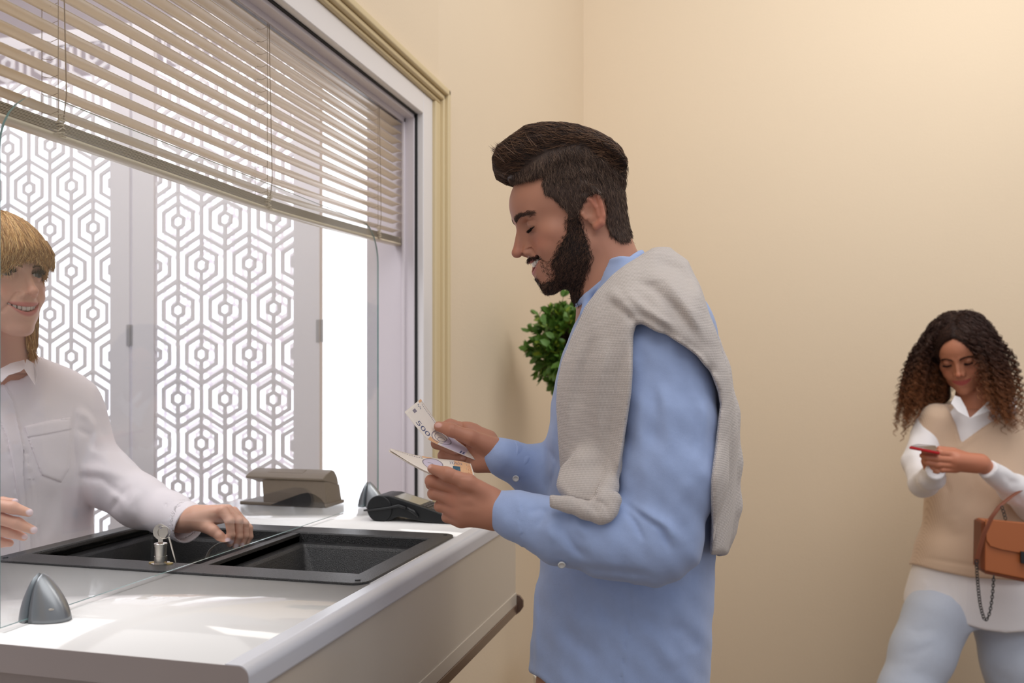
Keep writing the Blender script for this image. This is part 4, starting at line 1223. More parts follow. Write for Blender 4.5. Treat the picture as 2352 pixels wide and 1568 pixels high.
def m_cuff(p, a, b, r):
    """a stitched shirt cuff: shell from the wrist end a to b"""
    ax = (b - a); L_ = np.linalg.norm(ax); ax = ax / L_
    t = (p - a.astype(F32)) @ ax.astype(F32)
    rad = ln(p - a.astype(F32) - t[:, None] * ax.astype(F32))
    R_ = r + 0.05 * t
    d = np.abs(rad - R_) - 0.0016
    d = smax(d, np.maximum(-t, t - L_), 0.0015)
    d = d + 0.0006 * np.exp(-((t - 0.004) / 0.0008) ** 2) + 0.0006 * np.exp(-((t - L_ + 0.004) / 0.0008) ** 2)
    return d + 0.0010 * np.sin(t * 190 + np.arctan2(p[:, 2] - a[2], p[:, 1] - a[1]) * 2)
CUFL = (AL(1144, 1172, 1.262), AL(1200, 1188, 1.248), pl(43)); CUFR = (AL(1158, 1049, 1.42), AL(1212, 1074, 1.448), pr_(42))
# collar ring round the neck
cpts = []
for i in range(25):
    a = 2 * math.pi * i / 24
    c0 = CP(1408, 652, DM); ax1 = CP(1478, 594, DM) - c0; ax2 = np.array([0, 0.068, 0.0])
    cpts.append(c0 + ax1 * math.cos(a) + ax2 * math.sin(a))
def m_collar(p):
    e = []
    d = None
    for i in range(24):
        a_, b_ = cpts[i], cpts[i + 1]
        up = np.array([-0.010, 0, 0.012])
        for s_ in (0.0, 1.0): pass
        q = cap(p, a_ - up * 0.4, b_ - up * 0.4, 0.0062, 0.0062); q2 = cap(p, a_ + up * 0.6, b_ + up * 0.6, 0.0048, 0.0048)
        q = np.minimum(q, q2); d = q if d is None else np.minimum(d, q)
        d = np.minimum(d, q)
    d = d - 0.002
    for s_ in (-1, 1):
        leaf = chain(p, [CP(1352, 690, DM + s_ * 0.045), CP(1346, 722, DM + s_ * 0.050), CP(1346, 750, DM + s_ * 0.046)], [0.009, 0.009, 0.004], 0.004)
        d = smin(d, leaf, 0.008)
    return smax(d, -cap(p, CP(1375, 560, DM), CP(1424, 712, DM), px(84), px(91)), 0.003)
# --- sweater
SW = [(1325, 742), (1342, 705), (1372, 668), (1405, 632), (1440, 606), (1474, 582), (1500, 570), (1540, 566), (1580, 600), (1606, 650), (1625, 700), (1650, 780), (1672, 850), (1690, 920), (1700, 1000), (1700, 1180), (1672, 1272), (1632, 1272), (1634, 1100), (1645, 1000), (1655, 930), (1651, 900), (1634, 850), (1604, 812), (1574, 788), (1530, 764), (1498, 752), (1474, 746), (1462, 748),
      (1455, 772), (1449, 820), (1445, 900), (1437, 960), (1430, 1000), (1420, 1060), (1412, 1100), (1402, 1140), (1380, 1160), (1340, 1152), (1304, 1140), (1291, 1115), (1287, 1060), (1281, 1000), (1279, 930), (1281, 880), (1290, 830), (1302, 800), (1312, 770)]
KF = [(3.0, 9, [(1462, 752), (1452, 800), (1445, 900), (1436, 960), (1424, 1040), (1412, 1100), (1398, 1150)]),
      (2.5, 8, [(1462, 752), (1500, 758), (1560, 786), (1606, 820), (1640, 868), (1654, 910)]),
      (-2.0, 8, [(1440, 775), (1420, 860), (1405, 960), (1392, 1060)]),
      (2.2, 12, [(1400, 770), (1380, 860), (1372, 950), (1376, 1030)]),
      (-2.0, 10, [(1370, 760), (1340, 850), (1330, 950)]),
      (2.2, 12, [(1345, 740), (1318, 830), (1304, 930), (1304, 1020)]),
      (2.5, 14, [(1390, 660), (1430, 690), (1450, 730)]),
      (-2.8, 8, [(1400, 690), (1440, 720), (1462, 745)]),
      (-2.5, 10, [(1440, 640), (1500, 660), (1560, 720), (1610, 790)]),
      (2.6, 14, [(1470, 620), (1530, 640), (1590, 720), (1630, 800)]),
      (-2.2, 12, [(1500, 600), (1560, 620), (1600, 680)]),
      (2.0, 10, [(1420, 650), (1470, 700), (1520, 735), (1570, 765)]),
      (-1.8, 7, [(1455, 715), (1500, 735), (1550, 762)]),
      (2.0, 14, [(1340, 1080), (1350, 1110), (1345, 1140)])]
def m_sweater(p):
    x, y = picxy(p)
    base = m_cloth_body(p)
    base = smin(base, loft_v(p, rowsT, 2.15), 0.05)
    back = chain(p, [CP(1480, 612, DM), CP(1545, 628, DM), CP(1585, 720, DM + .0)], [0.035, 0.042, 0.05], 0.03)
    back = smin(back, ell(p, CP(1535, 660, DM), (0.050, 0.13, 0.065)), 0.04)
    base = smin(base, back, 0.04)
    w = np.where(p[:, 1] < DM, 1.0, 0.0)
    s_ = polyd(x, y, SW) * (1.33 / F)
    d = smax(base - 0.012, s_, 0.012)
    d = d + folds(p, KF) * 1.7 + 0.0012 * np.sin(x * .085 + y * .02) * np.sin(y * .018 + 1.0)
    # thickness: keep only a shell
    d = smax(d, -(base + 0.006), 0.002)
    # opening for the neck
    d = smax(d, -cap(p, CP(1360, 560, DM), CP(1428, 715, DM), px(84), px(98)), 0.006)
    # body of the sweater that hangs down the back
    hang = chain(p, [CP(1618, 770, DM - .02), CP(1640, 850, DM - .02), CP(1658, 950, DM - .03), CP(1666, 1060, DM - .04), CP(1665, 1160, DM - .04), CP(1656, 1215, DM - .04), CP(1651, 1252, DM - .04)], [px(26), px(28), px(32), px(32), px(32), px(27), px(19)], 0.02)
    hang2 = chain(p, [CP(1650, 860, DM + .05), CP(1660, 960, DM + .06), CP(1660, 1060, DM + .07), CP(1655, 1130, DM + .07)], [px(20), px(26), px(28), px(22)], 0.02)
    hem = (CP(1650, 1268, DM)[2] - p[:, 2])
    hang = smax(hang, hem, 0.006)
    hang = hang + folds(p, [(-1.2, 1.6, [(1640 + 7 * i, 1212), (1638 + 7 * i, 1272)]) for i in range(8)] + [(-1.5, 5, [(1632, 1208), (1692, 1212)]), (-2.2, 8, [(1660, 900), (1668, 1040), (1664, 1190)])])
    d = smin(d, smin(hang, hang2, 0.03), 0.014)
    # sleeve ends folded over the forearm
    A = lambda x_, y_, D_=1.205: CP(x_, y_, D_)
    k1 = chain(p, [A(1300, 1100, 1.235), A(1306, 1130, 1.225), A(1335, 1146, 1.21), A(1362, 1150, 1.20)], [.016, .016, .014, .012], .012)
    k2 = chain(p, [A(1262, 1150, 1.19), A(1305, 1158, 1.185), A(1345, 1170, 1.18), A(1380, 1184, 1.175), A(1400, 1172, 1.175), A(1408, 1148, 1.18)], [.0090, .0100, .012, .0105, .010, .012], .008)
    k2 = smax(k2, CP(1262, 1150, 1.19)[0] - p[:, 0], .003)
    k0 = chain(p, [A(1308, 1085, 1.250), A(1312, 1112, 1.238), A(1340, 1124, 1.228), A(1372, 1110, 1.225)], [.014, .015, .016, .014], .012)
    k0 = smin(k0, chain(p, [A(1340, 1070, 1.245), A(1342, 1118, 1.230)], [.020, .018], .01), .012)
    k3 = chain(p, [A(1424, 1010, 1.235), A(1412, 1070, 1.225), A(1398, 1120, 1.205), A(1384, 1152, 1.185), A(1394, 1184, 1.17)], [.007, .009, .012, .014, .009], .010)
    k2 = k2 + folds(p, [(-0.9, 1.4, [(1262, 1146 + 4.5 * i), (1320, 1150 + 4.5 * i)]) for i in range(4)])
    kk = smin(k3, k2, 0.004)
    d = smin(d, k0, 0.020)
    kk = kk + folds(p, [(-4, 5, [(1338, 1150), (1362, 1140), (1380, 1128)]), (-2.5, 4, [(1372, 1150), (1392, 1160), (1398, 1186)]), (-2.5, 5, [(1334, 1154), (1356, 1162), (1376, 1182)])])
    return smin(d, kk, 0.005)
QM = 1.0
def build_man():
    vb, fb = surface_nets(m_head, CP(1130, 800, DM) - V3(0, .16, 0), CP(1500, 250, DM) + V3(.02, .16, 0), 0.0014 * QM, 3.0)
    vb = relax(vb, fb, 1); cb = m_hcol(vb.astype(F32))
    v2, f2 = surface_nets(m_handL, HL(960, 1230) - V3(0, .045, 0), HL(1215, 1055) + V3(0, .075, 0), 0.0011 * QM, 3.0); v2 = relax(v2, f2, 1)
    v3, f3 = surface_nets(m_handR, HR_(980, 1110) - V3(0, .06, 0), HR_(1235, 950) + V3(0, .07, 0), 0.0011 * QM, 3.0); v3 = relax(v3, f3, 1)
    core = lambda p: np.minimum(m_cloth_body(p) + 0.014, m_neck(p) + 0.004)
    v4, f4 = surface_nets(core, CP(1200, 1640, DM) - V3(0, .3, 0), CP(1680, 600, DM) + V3(0, .3, 0), 0.012)
    v, f = join_vf([(vb, fb), (v2, f2), (v3, f3), (v4, f4)])
    col = np.concatenate([cb, m_hancol(v2.astype(F32)), m_hancol(v3.astype(F32)), np.tile(skin_m, (len(v4), 1))])
    fast_mesh('body', v, f, M['skin'], man, col)
    sculpt('shirt', m_shirt, CP(1130, 1660, DM) - V3(.05, .31, 0), CP(1690, 590, DM) + V3(0, .30, 0), 0.0032 * QM, M['shirt_blue'], man, it=1)
    sculpt('collar', m_collar, CP(1310, 770, DM) - V3(.01, .10, 0), CP(1500, 570, DM) + V3(0, .10, 0.01), 0.0016 * QM, M['shirt_blue'], man, it=1)
    sculpt('sweater', m_sweater, CP(1240, 1290, DM) - V3(0, .32, 0), CP(1720, 540, DM) + V3(0, .30, 0), 0.0028 * QM, M['knit_grey'], man, it=1)
    sculpt('cuff', lambda p: m_cuff(p, *CUFL), CUFL[0] - .05, CUFL[1] + .05, 0.0013 * QM, M['shirt_blue'], man)
    sculpt('cuff', lambda p: m_cuff(p, *CUFR), CUFR[0] - .055, CUFR[1] + .055, 0.0013 * QM, M['shirt_blue'], man)
    # buttons
    for (x_, y_, D_, n_) in ((1185, 1098, 1.405, (-.15, -1, -.25)), (1290, 1296, 1.20, (0, -1, -.5))):
        c_ = C2W(CP(x_, y_, D_)); nn = Vector(C2W(np.array(n_, float))).normalized(); u_ = nn.orthogonal().normalized(); w_ = nn.cross(u_)
        b = MB(); rings = []
        for r_, h_ in ((.0052, 0), (.0052, .0018), (.0040, .0024), (.0034, .0016), (.0005, .0016)):
            rings.append([np.array(c_) + np.array(nn) * h_ + r_ * (math.cos(a) * np.array(u_) + math.sin(a) * np.array(w_)) for a in np.linspace(0, 2 * math.pi, 17)[:-1]])
        b.loft(rings); b.build('button', M['button'], man, smooth=True)
    # trousers and shoes (below the picture edge)
    def m_trous(p):
        a = chain(p, [CP(1415, 1600, DM) + V3(0, -.085, 0), CP(1415, 1600, DM) * V3(1, 1, 0) + V3(0, -.09, .50), CP(1415, 1600, DM) * V3(1, 1, 0) + V3(0.01, -.09, .08)], [.105, .075, .06], .02)
        b_ = chain(p, [CP(1415, 1600, DM) + V3(0, .085, 0), CP(1415, 1600, DM) * V3(1, 1, 0) + V3(0.02, .09, .50), CP(1415, 1600, DM) * V3(1, 1, 0) + V3(0.05, .09, .08)], [.105, .075, .06], .02)
        return np.minimum(a, b_)
    sculpt('trousers', m_trous, CP(1415, 1600, DM) * V3(1, 1, 0) + V3(-.2, -.24, 0.0), CP(1415, 1600, DM) + V3(.2, .24, .12), 0.009, M['trousers'], man)
    for dx, dy in ((0.01, -.09), (0.05, .09)):
        c_ = CP(1415, 1600, DM) * V3(1, 1, 0) + V3(dx, dy, 0)
        f_ = lambda p, c_=c_: smax(smin(ell(p, c_ + V3(-.07, 0, .04), (.13, .047, .045)), ell(p, c_ + V3(.02, 0, .06), (.06, .042, .06)), .03), -p[:, 2] + .002, .004)
        sculpt('shoe', f_, c_ + V3(-.22, -.07, -.01), c_ + V3(.12, .07, .14), 0.006, M['shoe'], man)
    # --- hair
    TOP = [(1136, 376), (1146, 352), (1164, 338), (1186, 322), (1206, 308), (1240, 301), (1280, 300), (1320, 305), (1360, 318), (1395, 336), (1418, 356), (1432, 380), (1434, 396), (1412, 388), (1370, 374), (1330, 372), (1290, 380), (1262, 393),(1225, 408), (1190, 412), (1162, 408), (1142, 396)]
    SIDE = [(1175, 380), (1176, 403), (1215, 402), (1252, 398), (1246, 419), (1250, 447), (1273, 456), (1294, 480), (1305, 492), (1308, 512), (1326, 512), (1332, 480), (1344, 460), (1352, 450), (1372, 444), (1388, 455), (1394, 480), (1393, 514), (1402, 540), (1424, 556), (1447, 556), (1460, 500), (1460, 360), (1400, 320), (1300, 320)]
    BEARD = [(1306, 500), (1304, 530), (1296, 550), (1284, 572), (1276, 590), (1268, 600), (1274, 618), (1278, 634), (1268, 648), (1258, 646), (1245, 655), (1250, 690), (1330, 690), (1334, 660), (1347, 626), (1358, 590), (1350, 560), (1342, 535), (1334, 512), (1328, 496)]
    def hairtop(p):
        x, y = picxy(np.stack([p[:, 0] * DM / p[:, 1], np.full(len(p), DM, F32), CAMH + (p[:, 2] - CAMH) * DM / p[:, 1]], 1).astype(F32)) if False else (1176 + F * p[:, 0] / DM, HOR - F * (p[:, 2] - CAMH) / DM)
        dp = polyd(x, y, TOP) * (DM / F)
        w = np.abs(p[:, 1] - DM)
        R_ = 0.030
        q = np.sqrt(np.maximum(dp + R_, 0) ** 2 + np.maximum(w - 0.036, 0) ** 2) - R_
        return q
    def hairside(p):
        x, y = picxy(p); dp = polyd(x, y, SIDE) * (DM / F)
        return smax(m_head(p) - 0.0026, dp + 0.001 * np.sin(x * .9) * np.sin(y * .7), 0.003)
    def hair_f(p):
        return smin(smax(smin(hairtop(p), m_head(p) + 0.001, 0.02), hairtop(p) - 0.012, 0.004), hairside(p), 0.026)
    v, f = surface_nets(hair_f, CP(1120, 580, DM) - V3(0, .10, 0), CP(1470, 280, DM) + V3(0, .10, 0), 0.002 * QM, 3.0)
    v = relax(v, f, 1); nr = vnormals(v, f)
    cg = np.where((hairtop(v.astype(F32)) < 0.004)[:, None], L3(58, 42, 34), L3(70, 54, 46))
    hb = fast_mesh('hair', v, f, M['hair'], man, cg)
    X, Y = picxy(v)
    isT = (hairtop(v.astype(F32)) < 0.004)
    def flow(P, n):
        x, y = 1176 + F * P[:, 0] / DM, HOR - F * (P[:, 2] - CAMH) / DM
        t = np.clip((x - 1150) / 130, 0, 1)
        d = np.zeros_like(P)
        d[:, 0] = np.where(x < 1215, -0.9 + 0.2 * t, 1.0) * np.where(y > 372, 1, 1); d[:, 2] = np.where(x < 1215, 0.10 + 0.55 * (y < 350), -0.30)
        d[:, 0] = -1.0; d[:, 2] = 0.12 + 0.25 * (1 - t)
        return d
    wt = isT.astype(float) * (1 + 4.0 * ((Y > 380) & (X < 1320))) + 1e-9
    S = comb(rng, v, nr, 11000, 0.026, flow, k=6, lift=0.20, jitter=0.30, weight=wt, snap=hair_f)
    S_top = S
    # loose tips of the quiff
    tips = []
    for i in range(900):
        x0 = rng.uniform(1150, 1250); t_ = (x0 - 1150) / 100
        y0 = 352 - 46 * t_ + rng.uniform(-4, 8); dd = DM + rng.normal(0, .028)
        base = CP(x0 + 8, y0 + 14, dd); tip = CP(x0 - 8 - 12 * (1 - t_) + rng.normal(0, 5), y0 - 7 - rng.uniform(0, 9) - 4 * math.sin(x0 * .45), dd)
        md_ = (base + tip) / 2 + V3(-.002, 0, .001); tips.append([base, md_, tip])
    for i in range(240):
        t_ = rng.uniform(0, 1); x0 = 1140 + 26 * t_; y0 = 360 + 38 * t_ + rng.uniform(-3, 3); dd = DM + rng.normal(0, .03)
        base = CP(x0 + 16, y0 - 8, dd); tip = CP(x0 - 6, y0 + 10 + rng.uniform(-4, 5), dd); md_ = CP(x0 + 1, y0 - 3, dd); tips.append([base, md_, tip])
    T3 = np.array(tips); tt = np.linspace(0, 1, 6)[None, :, None]
    T6 = T3[:, :1] * (1 - tt) ** 2 + T3[:, 1:2] * 2 * tt * (1 - tt) + T3[:, 2:] * tt ** 2
    S_top = np.concatenate([S_top, T6])
    strand_mesh('top_hair', S_top, 0.0004, M['hair'], man, shades(rng, len(S_top), [(84, 60, 47), (64, 45, 36), (112, 82, 62), (50, 36, 30), (134, 102, 78)]))
    ws = (~isT).astype(float) * (X > 1150) * (1 + 1.5 * (Y < 425)) + 1e-9
    fl2 = lambda P, n: np.tile(np.array([0.18, 0, -1.0]), (len(P), 1))
    Ls = lambda P: 0.0085 + 0.006 * np.clip((415 - (HOR - F * (P[:, 2] - CAMH) / P[:, 1])) / 30, 0, 1)
    S = comb(rng, v, nr, 26000, Ls, fl2, k=4, lift=0.20, jitter=0.28, weight=ws, sink=0.0006)
    strand_mesh('side_hair', S, 0.00022, M['hair'], man, shades(rng, len(S), [(104, 82, 70), (70, 54, 46), (136, 112, 96), (48, 36, 31)]))
    # --- beard
    def beard_f(p):
        x, y = picxy(p); dp = polyd(x, y, BEARD) * (DM / F)
        return smax(smax(m_head(p) - 0.0034, dp, 0.006), -(m_head(p) + 0.004), 0.001)
    v, f = surface_nets(beard_f, CP(1230, 700, DM) - V3(0, .09, 0), CP(1370, 480, DM) + V3(0, .09, 0), 0.0018 * QM, 3.0)
    v = relax(v, f, 1); nr = vnormals(v, f)
    dens = m_head(v.astype(F32)) > 0.001
    cg = np.tile(L3(44, 32, 28), (len(v), 1))
    fast_mesh('beard', v, f, M['hair'], man, cg)
    fl3 = lambda P, n: np.tile(np.array([-0.35, 0, -1.0]), (len(P), 1))
    S = comb(rng, v, nr, 15000, 0.0095, fl3, k=4, lift=0.32, jitter=0.45, weight=dens.astype(float) + 1e-9, sink=0.0008)
    strand_mesh('beard_hair', S, 0.00022, M['hair'], man, shades(rng, len(S), [(60, 43, 37), (40, 29, 27), (96, 70, 58), (34, 25, 24), (122, 92, 74)]))
    # thin edge hairs + moustache + goatee, rooted on the skin
    hv = vb; hn = vnormals(vb, fb); hx, hy = picxy(hv); ql = to_local(HM, hv.astype(F32))
    near = np.ones(len(hv), bool)
    edge = np.abs(polyd(hx, hy, BEARD)) < 7
    S = comb(rng, hv, hn, 2600, 0.008, fl3, k=4, lift=0.3, jitter=0.4, weight=(edge & (hy > 490)).astype(float) + 1e-9, sink=0)
    strand_mesh('beard_edge_hair', S, 0.00022, M['hair'], man, shades(rng, len(S), [(60, 44, 37), (80, 60, 48), (44, 32, 28)]))
    xx = np.abs(ql[:, 0])
    mz = -0.0335 - 0.35 * xx + 0.0 * xx
    mou = (np.abs(ql[:, 2] - (-0.0355 + 0.0 * xx- np.clip(xx - 0.012, 0, 1) * 0.06 + 0.0022)) < 0.0032) & (xx < 0.031) & (xx > 0.0015) & (ql[:, 1] > 0.07)
    corner = (xx > 0.029) & (xx < 0.037) & (ql[:, 2] < -0.036) & (ql[:, 2] > -0.075) & (ql[:, 1] > 0.06)
    soul = (xx < 0.010) & (ql[:, 2] < -0.0645) & (ql[:, 2] > -0.076) & (ql[:, 1] > 0.08)
    def flm(P, n):
        q = to_local(HM, P.astype(F32)); d = np.stack([np.sign(q[:, 0]) * 1.0, np.zeros(len(P)), np.full(len(P), -0.8)], 1)
        return d @ HM['R'].T
    S = comb(rng, hv, hn, 1500, 0.0060, flm, k=4, lift=0.28, jitter=0.3, weight=(mou * 1.0 + corner * 0.12 + soul * 0.5) + 1e-9, sink=0)
    strand_mesh('moustache', S, 0.00020, M['hair'], man, shades(rng, len(S), [(52, 37, 32), (40, 29, 26), (70, 50, 42)]))
    # brows and lashes
    for sx in (-1, 1):
        br = [(sx * a * mm, b_ * mm, c_ * mm) for a, b_, c_ in ((10, 101, 31), (20, 99, 35), (31, 93, 37.5), (42, 82, 36), (48, 75, 33))]
        row_hair(rng, HM, br, 420, 0.0075, lambda t, sx=sx: np.stack([sx * (0.5 + t), 0.10 - 0.55 * t, 0.75 - 1.2 * t], 1), (.0010, .0006, .0016), 0.00022, M['hair'], man, 'eyebrow', shades(rng, 420, [(76, 56, 46), (92, 68, 56), (60, 44, 38)]), opt=o_m)
        la = []
        for t in np.linspace(-1, 1, 9):
            xx_ = 31 + 12 * t; zz = 18 - 1 - 7.5 + 14 * (12 * t) ** 2 * .001 + 0.2; yy = 76 + math.sqrt(max(0, 13.3 ** 2 - (12 * t) ** 2 * 0.8 - (zz - 18) ** 2))
            la.append((sx * xx_ * mm, yy * mm, zz * mm))
        row_hair(rng, HM, la, 150, 0.0085, lambda t, sx=sx: np.stack([sx * 0.6 * (t - 0.3), np.full_like(t, 0.9), np.full_like(t, -0.55)], 1), (.0004, .0004, .0004), 0.00035, M['hair'], man, 'eyelashes', shades(rng, 150, [(20, 15, 14)]), up=(0, 0, 0.25))
    teeth('teeth', HM, o_m, M['tooth'], man)
build_man()
# ---------------------------------------------------------------- banknotes
M['note'] = mat('banknote_paper', (232, 222, 212), 0.7, var=(60, 0.03))
M['note_or'] = mat('banknote_orange', (226, 178, 136), 0.7, var=(80, 0.08))
M['note_ink'] = mat('banknote_blue_ink', (92, 96, 128), 0.7)
M['note_grey'] = mat('banknote_grey_ink', (136, 128, 140), 0.7)
M['note_teal'] = mat('banknote_teal', (34, 92, 116), 0.5)
M['note_red'] = mat('banknote_red_ink', (196, 120, 84), 0.7)
M['note_lilac'] = mat('banknote_lilac', (206, 196, 214), 0.7)
def cr(P, t):           # Catmull-Rom through points
    P = np.asarray(P, float); n = len(P) - 1; x = np.clip(t, 0, 1) * n; i = min(int(x), n - 1); u = x - i
    g = lambda k: P[min(max(k, 0), n)] if 0 <= k <= n else (2 * P[0] - P[1] if k < 0 else 2 * P[n] - P[n - 1])
    a, b, c, d = g(i - 1), g(i), g(i + 1), g(i + 2)
    return 0.5 * (2 * b + (c - a) * u + (2 * a - 5 * b + 4 * c - d) * u * u + (3 * b - a - 3 * c + d) * u ** 3)
def text_2d(s, size=1.0):
    cu = bpy.data.curves.new('t', 'FONT'); cu.body = s; cu.size = size; cu.align_x = 'CENTER'; cu.align_y = 'CENTER'
    o = bpy.data.objects.new('t', cu); COL.objects.link(o)
    bpy.context.view_layer.update()
    me = bpy.data.meshes.new_from_object(o.evaluated_get(bpy.context.evaluated_depsgraph_get()))
    v = [(a.co.x, a.co.y) for a in me.vertices]; f = [tuple(p.vertices) for p in me.polygons]
    bpy.data.objects.remove(o); bpy.data.meshes.remove(me)
    return v, f
class Note:
    def __init__(s, name, label, A, B, thick=0.00035, group=None, loc=None):
        s.A, s.B = A, B
        n, m_ = 28, 8; top, und = [], []
        for i in range(n + 1):
            for j in range(m_ + 1):
                P = s.at(i / n, j / m_); N_ = s.nrm(i / n, j / m_); top.append(P + N_ * thick / 2); und.append(P - N_ * thick / 2)
        V = top + und; o = len(top); Fc = []
        ix = lambda i, j: i * (m_ + 1) + j
        for i in range(n):
            for j in range(m_):
                q_ = (ix(i, j), ix(i + 1, j), ix(i + 1, j + 1), ix(i, j + 1)); Fc.append(q_); Fc.append(tuple(o + k for k in q_[::-1]))
        for i in range(n):
            for j in (0, m_): Fc.append((ix(i, j), ix(i + 1, j), o + ix(i + 1, j), o + ix(i, j)))
        for j in range(m_):
            for i in (0, n): Fc.append((ix(i, j), ix(i, j + 1), o + ix(i, j + 1), o + ix(i, j)))
        c = s.at(0.5, 0.5); s.loc = c
        b = MB(); b.add([p - c for p in V], Fc)
        s.o = b.build(name, M['note'], smooth=True, fixn=True); s.o.location = c
        tag(s.o, label, 'banknote', group)
        s.t = thick
    def at(s, u, v):
        a, b_ = C2W(cr(s.A, u)), C2W(cr(s.B, u)); return a + (b_ - a) * v
    def nrm(s, u, v):
        e = 0.01; a = s.at(min(u + e, 1), v) - s.at(max(u - e, 0), v); b_ = s.at(u, min(v + e, 1)) - s.at(u, max(v - e, 0)); n = np.cross(a, b_); n /= np.linalg.norm(n) + 1e-12
        view = CAMP - s.at(u, v)
        return n if n @ view > 0 else -n
    def patch(s, name, m, uv, faces, k=1.0):
        V = [s.at(u, v) + s.nrm(u, v) * (s.t / 2 + 0.00012 * k) - s.loc for u, v in uv]
        me = bpy.data.meshes.new(name); me.from_pydata([tuple(v) for v in V], [], faces); me.materials.append(m); me.update()
        o = bpy.data.objects.new(name, me); link(o, s.o); return o
    def rect(s, name, m, u0, v0, u1, v1, k=1.0):
        n = 8; uv, f = [], []
        for i in range(n + 1):
            u = u0 + (u1 - u0) * i / n; uv += [(u, v0), (u, v1)]
        for i in range(n): f.append((2 * i, 2 * i + 2, 2 * i + 3, 2 * i + 1))
        return s.patch(name, m, uv, f, k)
    def ring(s, name, m, uc, vc, ru, rv, w, k=1.2):
        n = 40; uv, f = [], []
        for i in range(n):
            a = 2 * math.pi * i / n
            for r_ in (1.0, 1.0 - w): uv.append((uc + ru * r_ * math.cos(a), vc + rv * r_ * math.sin(a)))
        for i in range(n):
            j = (i + 1) % n; f.append((2 * i, 2 * j, 2 * j + 1, 2 * i + 1))
        return s.patch(name, m, uv, f, k)
    def disc(s, name, m, uc, vc, ru, rv, k=0.8):
        n = 32; uv = [(uc, vc)] + [(uc + ru * math.cos(2 * math.pi * i / n), vc + rv * math.sin(2 * math.pi * i / n)) for i in range(n)]
        return s.patch(name, m, uv, [(0, i + 1, (i + 1) % n + 1) for i in range(n)], k)
    def text(s, name, m, txt, uc, vc, hu, hv, flip=(1, 1), rot=0, k=1.3):
        v, f = text_2d(txt); c_, s_ = math.cos(rot), math.sin(rot)
        w = max(abs(a[0]) for a in v)
        uv = []
        for x, y in v:
            x, y = x / w, y / 0.36
            if rot: uv.append((uc + hu * y * flip[0], vc + hv * x * flip[1]))
            else: uv.append((uc + hu * x * flip[0], vc + hv * y * flip[1]))
        return s.patch(name, m, uv, f, k)
def N_(x, y, D): return CP(x, y, D)
# single note held up in the far hand (A upper edge, B lower edge)
A = [N_(966, 916, 1.425), N_(990, 950, 1.422), N_(1012, 980, 1.418), N_(1050, 1012, 1.415), N_(1095, 1044, 1.41)]
B = [N_(929, 946, 1.375), N_(955, 979, 1.37), N_(984, 1009, 1.37), N_(1030, 1031, 1.385), N_(1091, 1056, 1.40)]
n1 = Note('banknote', 'single 500 banknote held up between thumb and fingers of the far hand', A, B)
n1.text('number', M['note_ink'], '500', 0.34, 0.80, 0.135, 0.105, flip=(1, -1))
n1.ring('portrait_oval', M['note_grey'], 0.60, 0.52, 0.13, 0.36, 0.10)
n1.ring('portrait_line', M['note_grey'], 0.59, 0.50, 0.08, 0.24, 0.10)
n1.ring('portrait_line', M['note_grey'], 0.62, 0.62, 0.05, 0.16, 0.14)
n1.rect('corner_patch', M['note_or'], 0.0, 0.0, 0.035, 0.16)
n1.rect('edge_patch', M['note_or'], 0.40, 0.0, 0.50, 0.10)
n1.rect('edge_patch', M['note_or'], 0.49, 0.80, 0.62, 1.0)
n1.rect('foil_mark', M['note_grey'], 0.05, 0.50, 0.10, 0.66)
n1.rect('end_field', M['note_lilac'], 0.66, 0.05, 0.90, 0.95, 0.7)
n1.rect('end_bar', M['note_ink'], 0.85, 0.62, 0.865, 0.9); n1.rect('end_bar', M['note_ink'], 0.875, 0.62, 0.89, 0.9)
for i in range(12): n1.rect('fine_print', M['note_grey'], 0.07 + 0.028 * i, 0.10, 0.07 + 0.028 * i + 0.016, 0.125)
for i in range(4): n1.rect('signature', M['note_ink'], 0.03 + 0.022 * i, 0.24 + 0.03 * (i % 2), 0.044 + 0.022 * i, 0.28 + 0.03 * (i % 2))
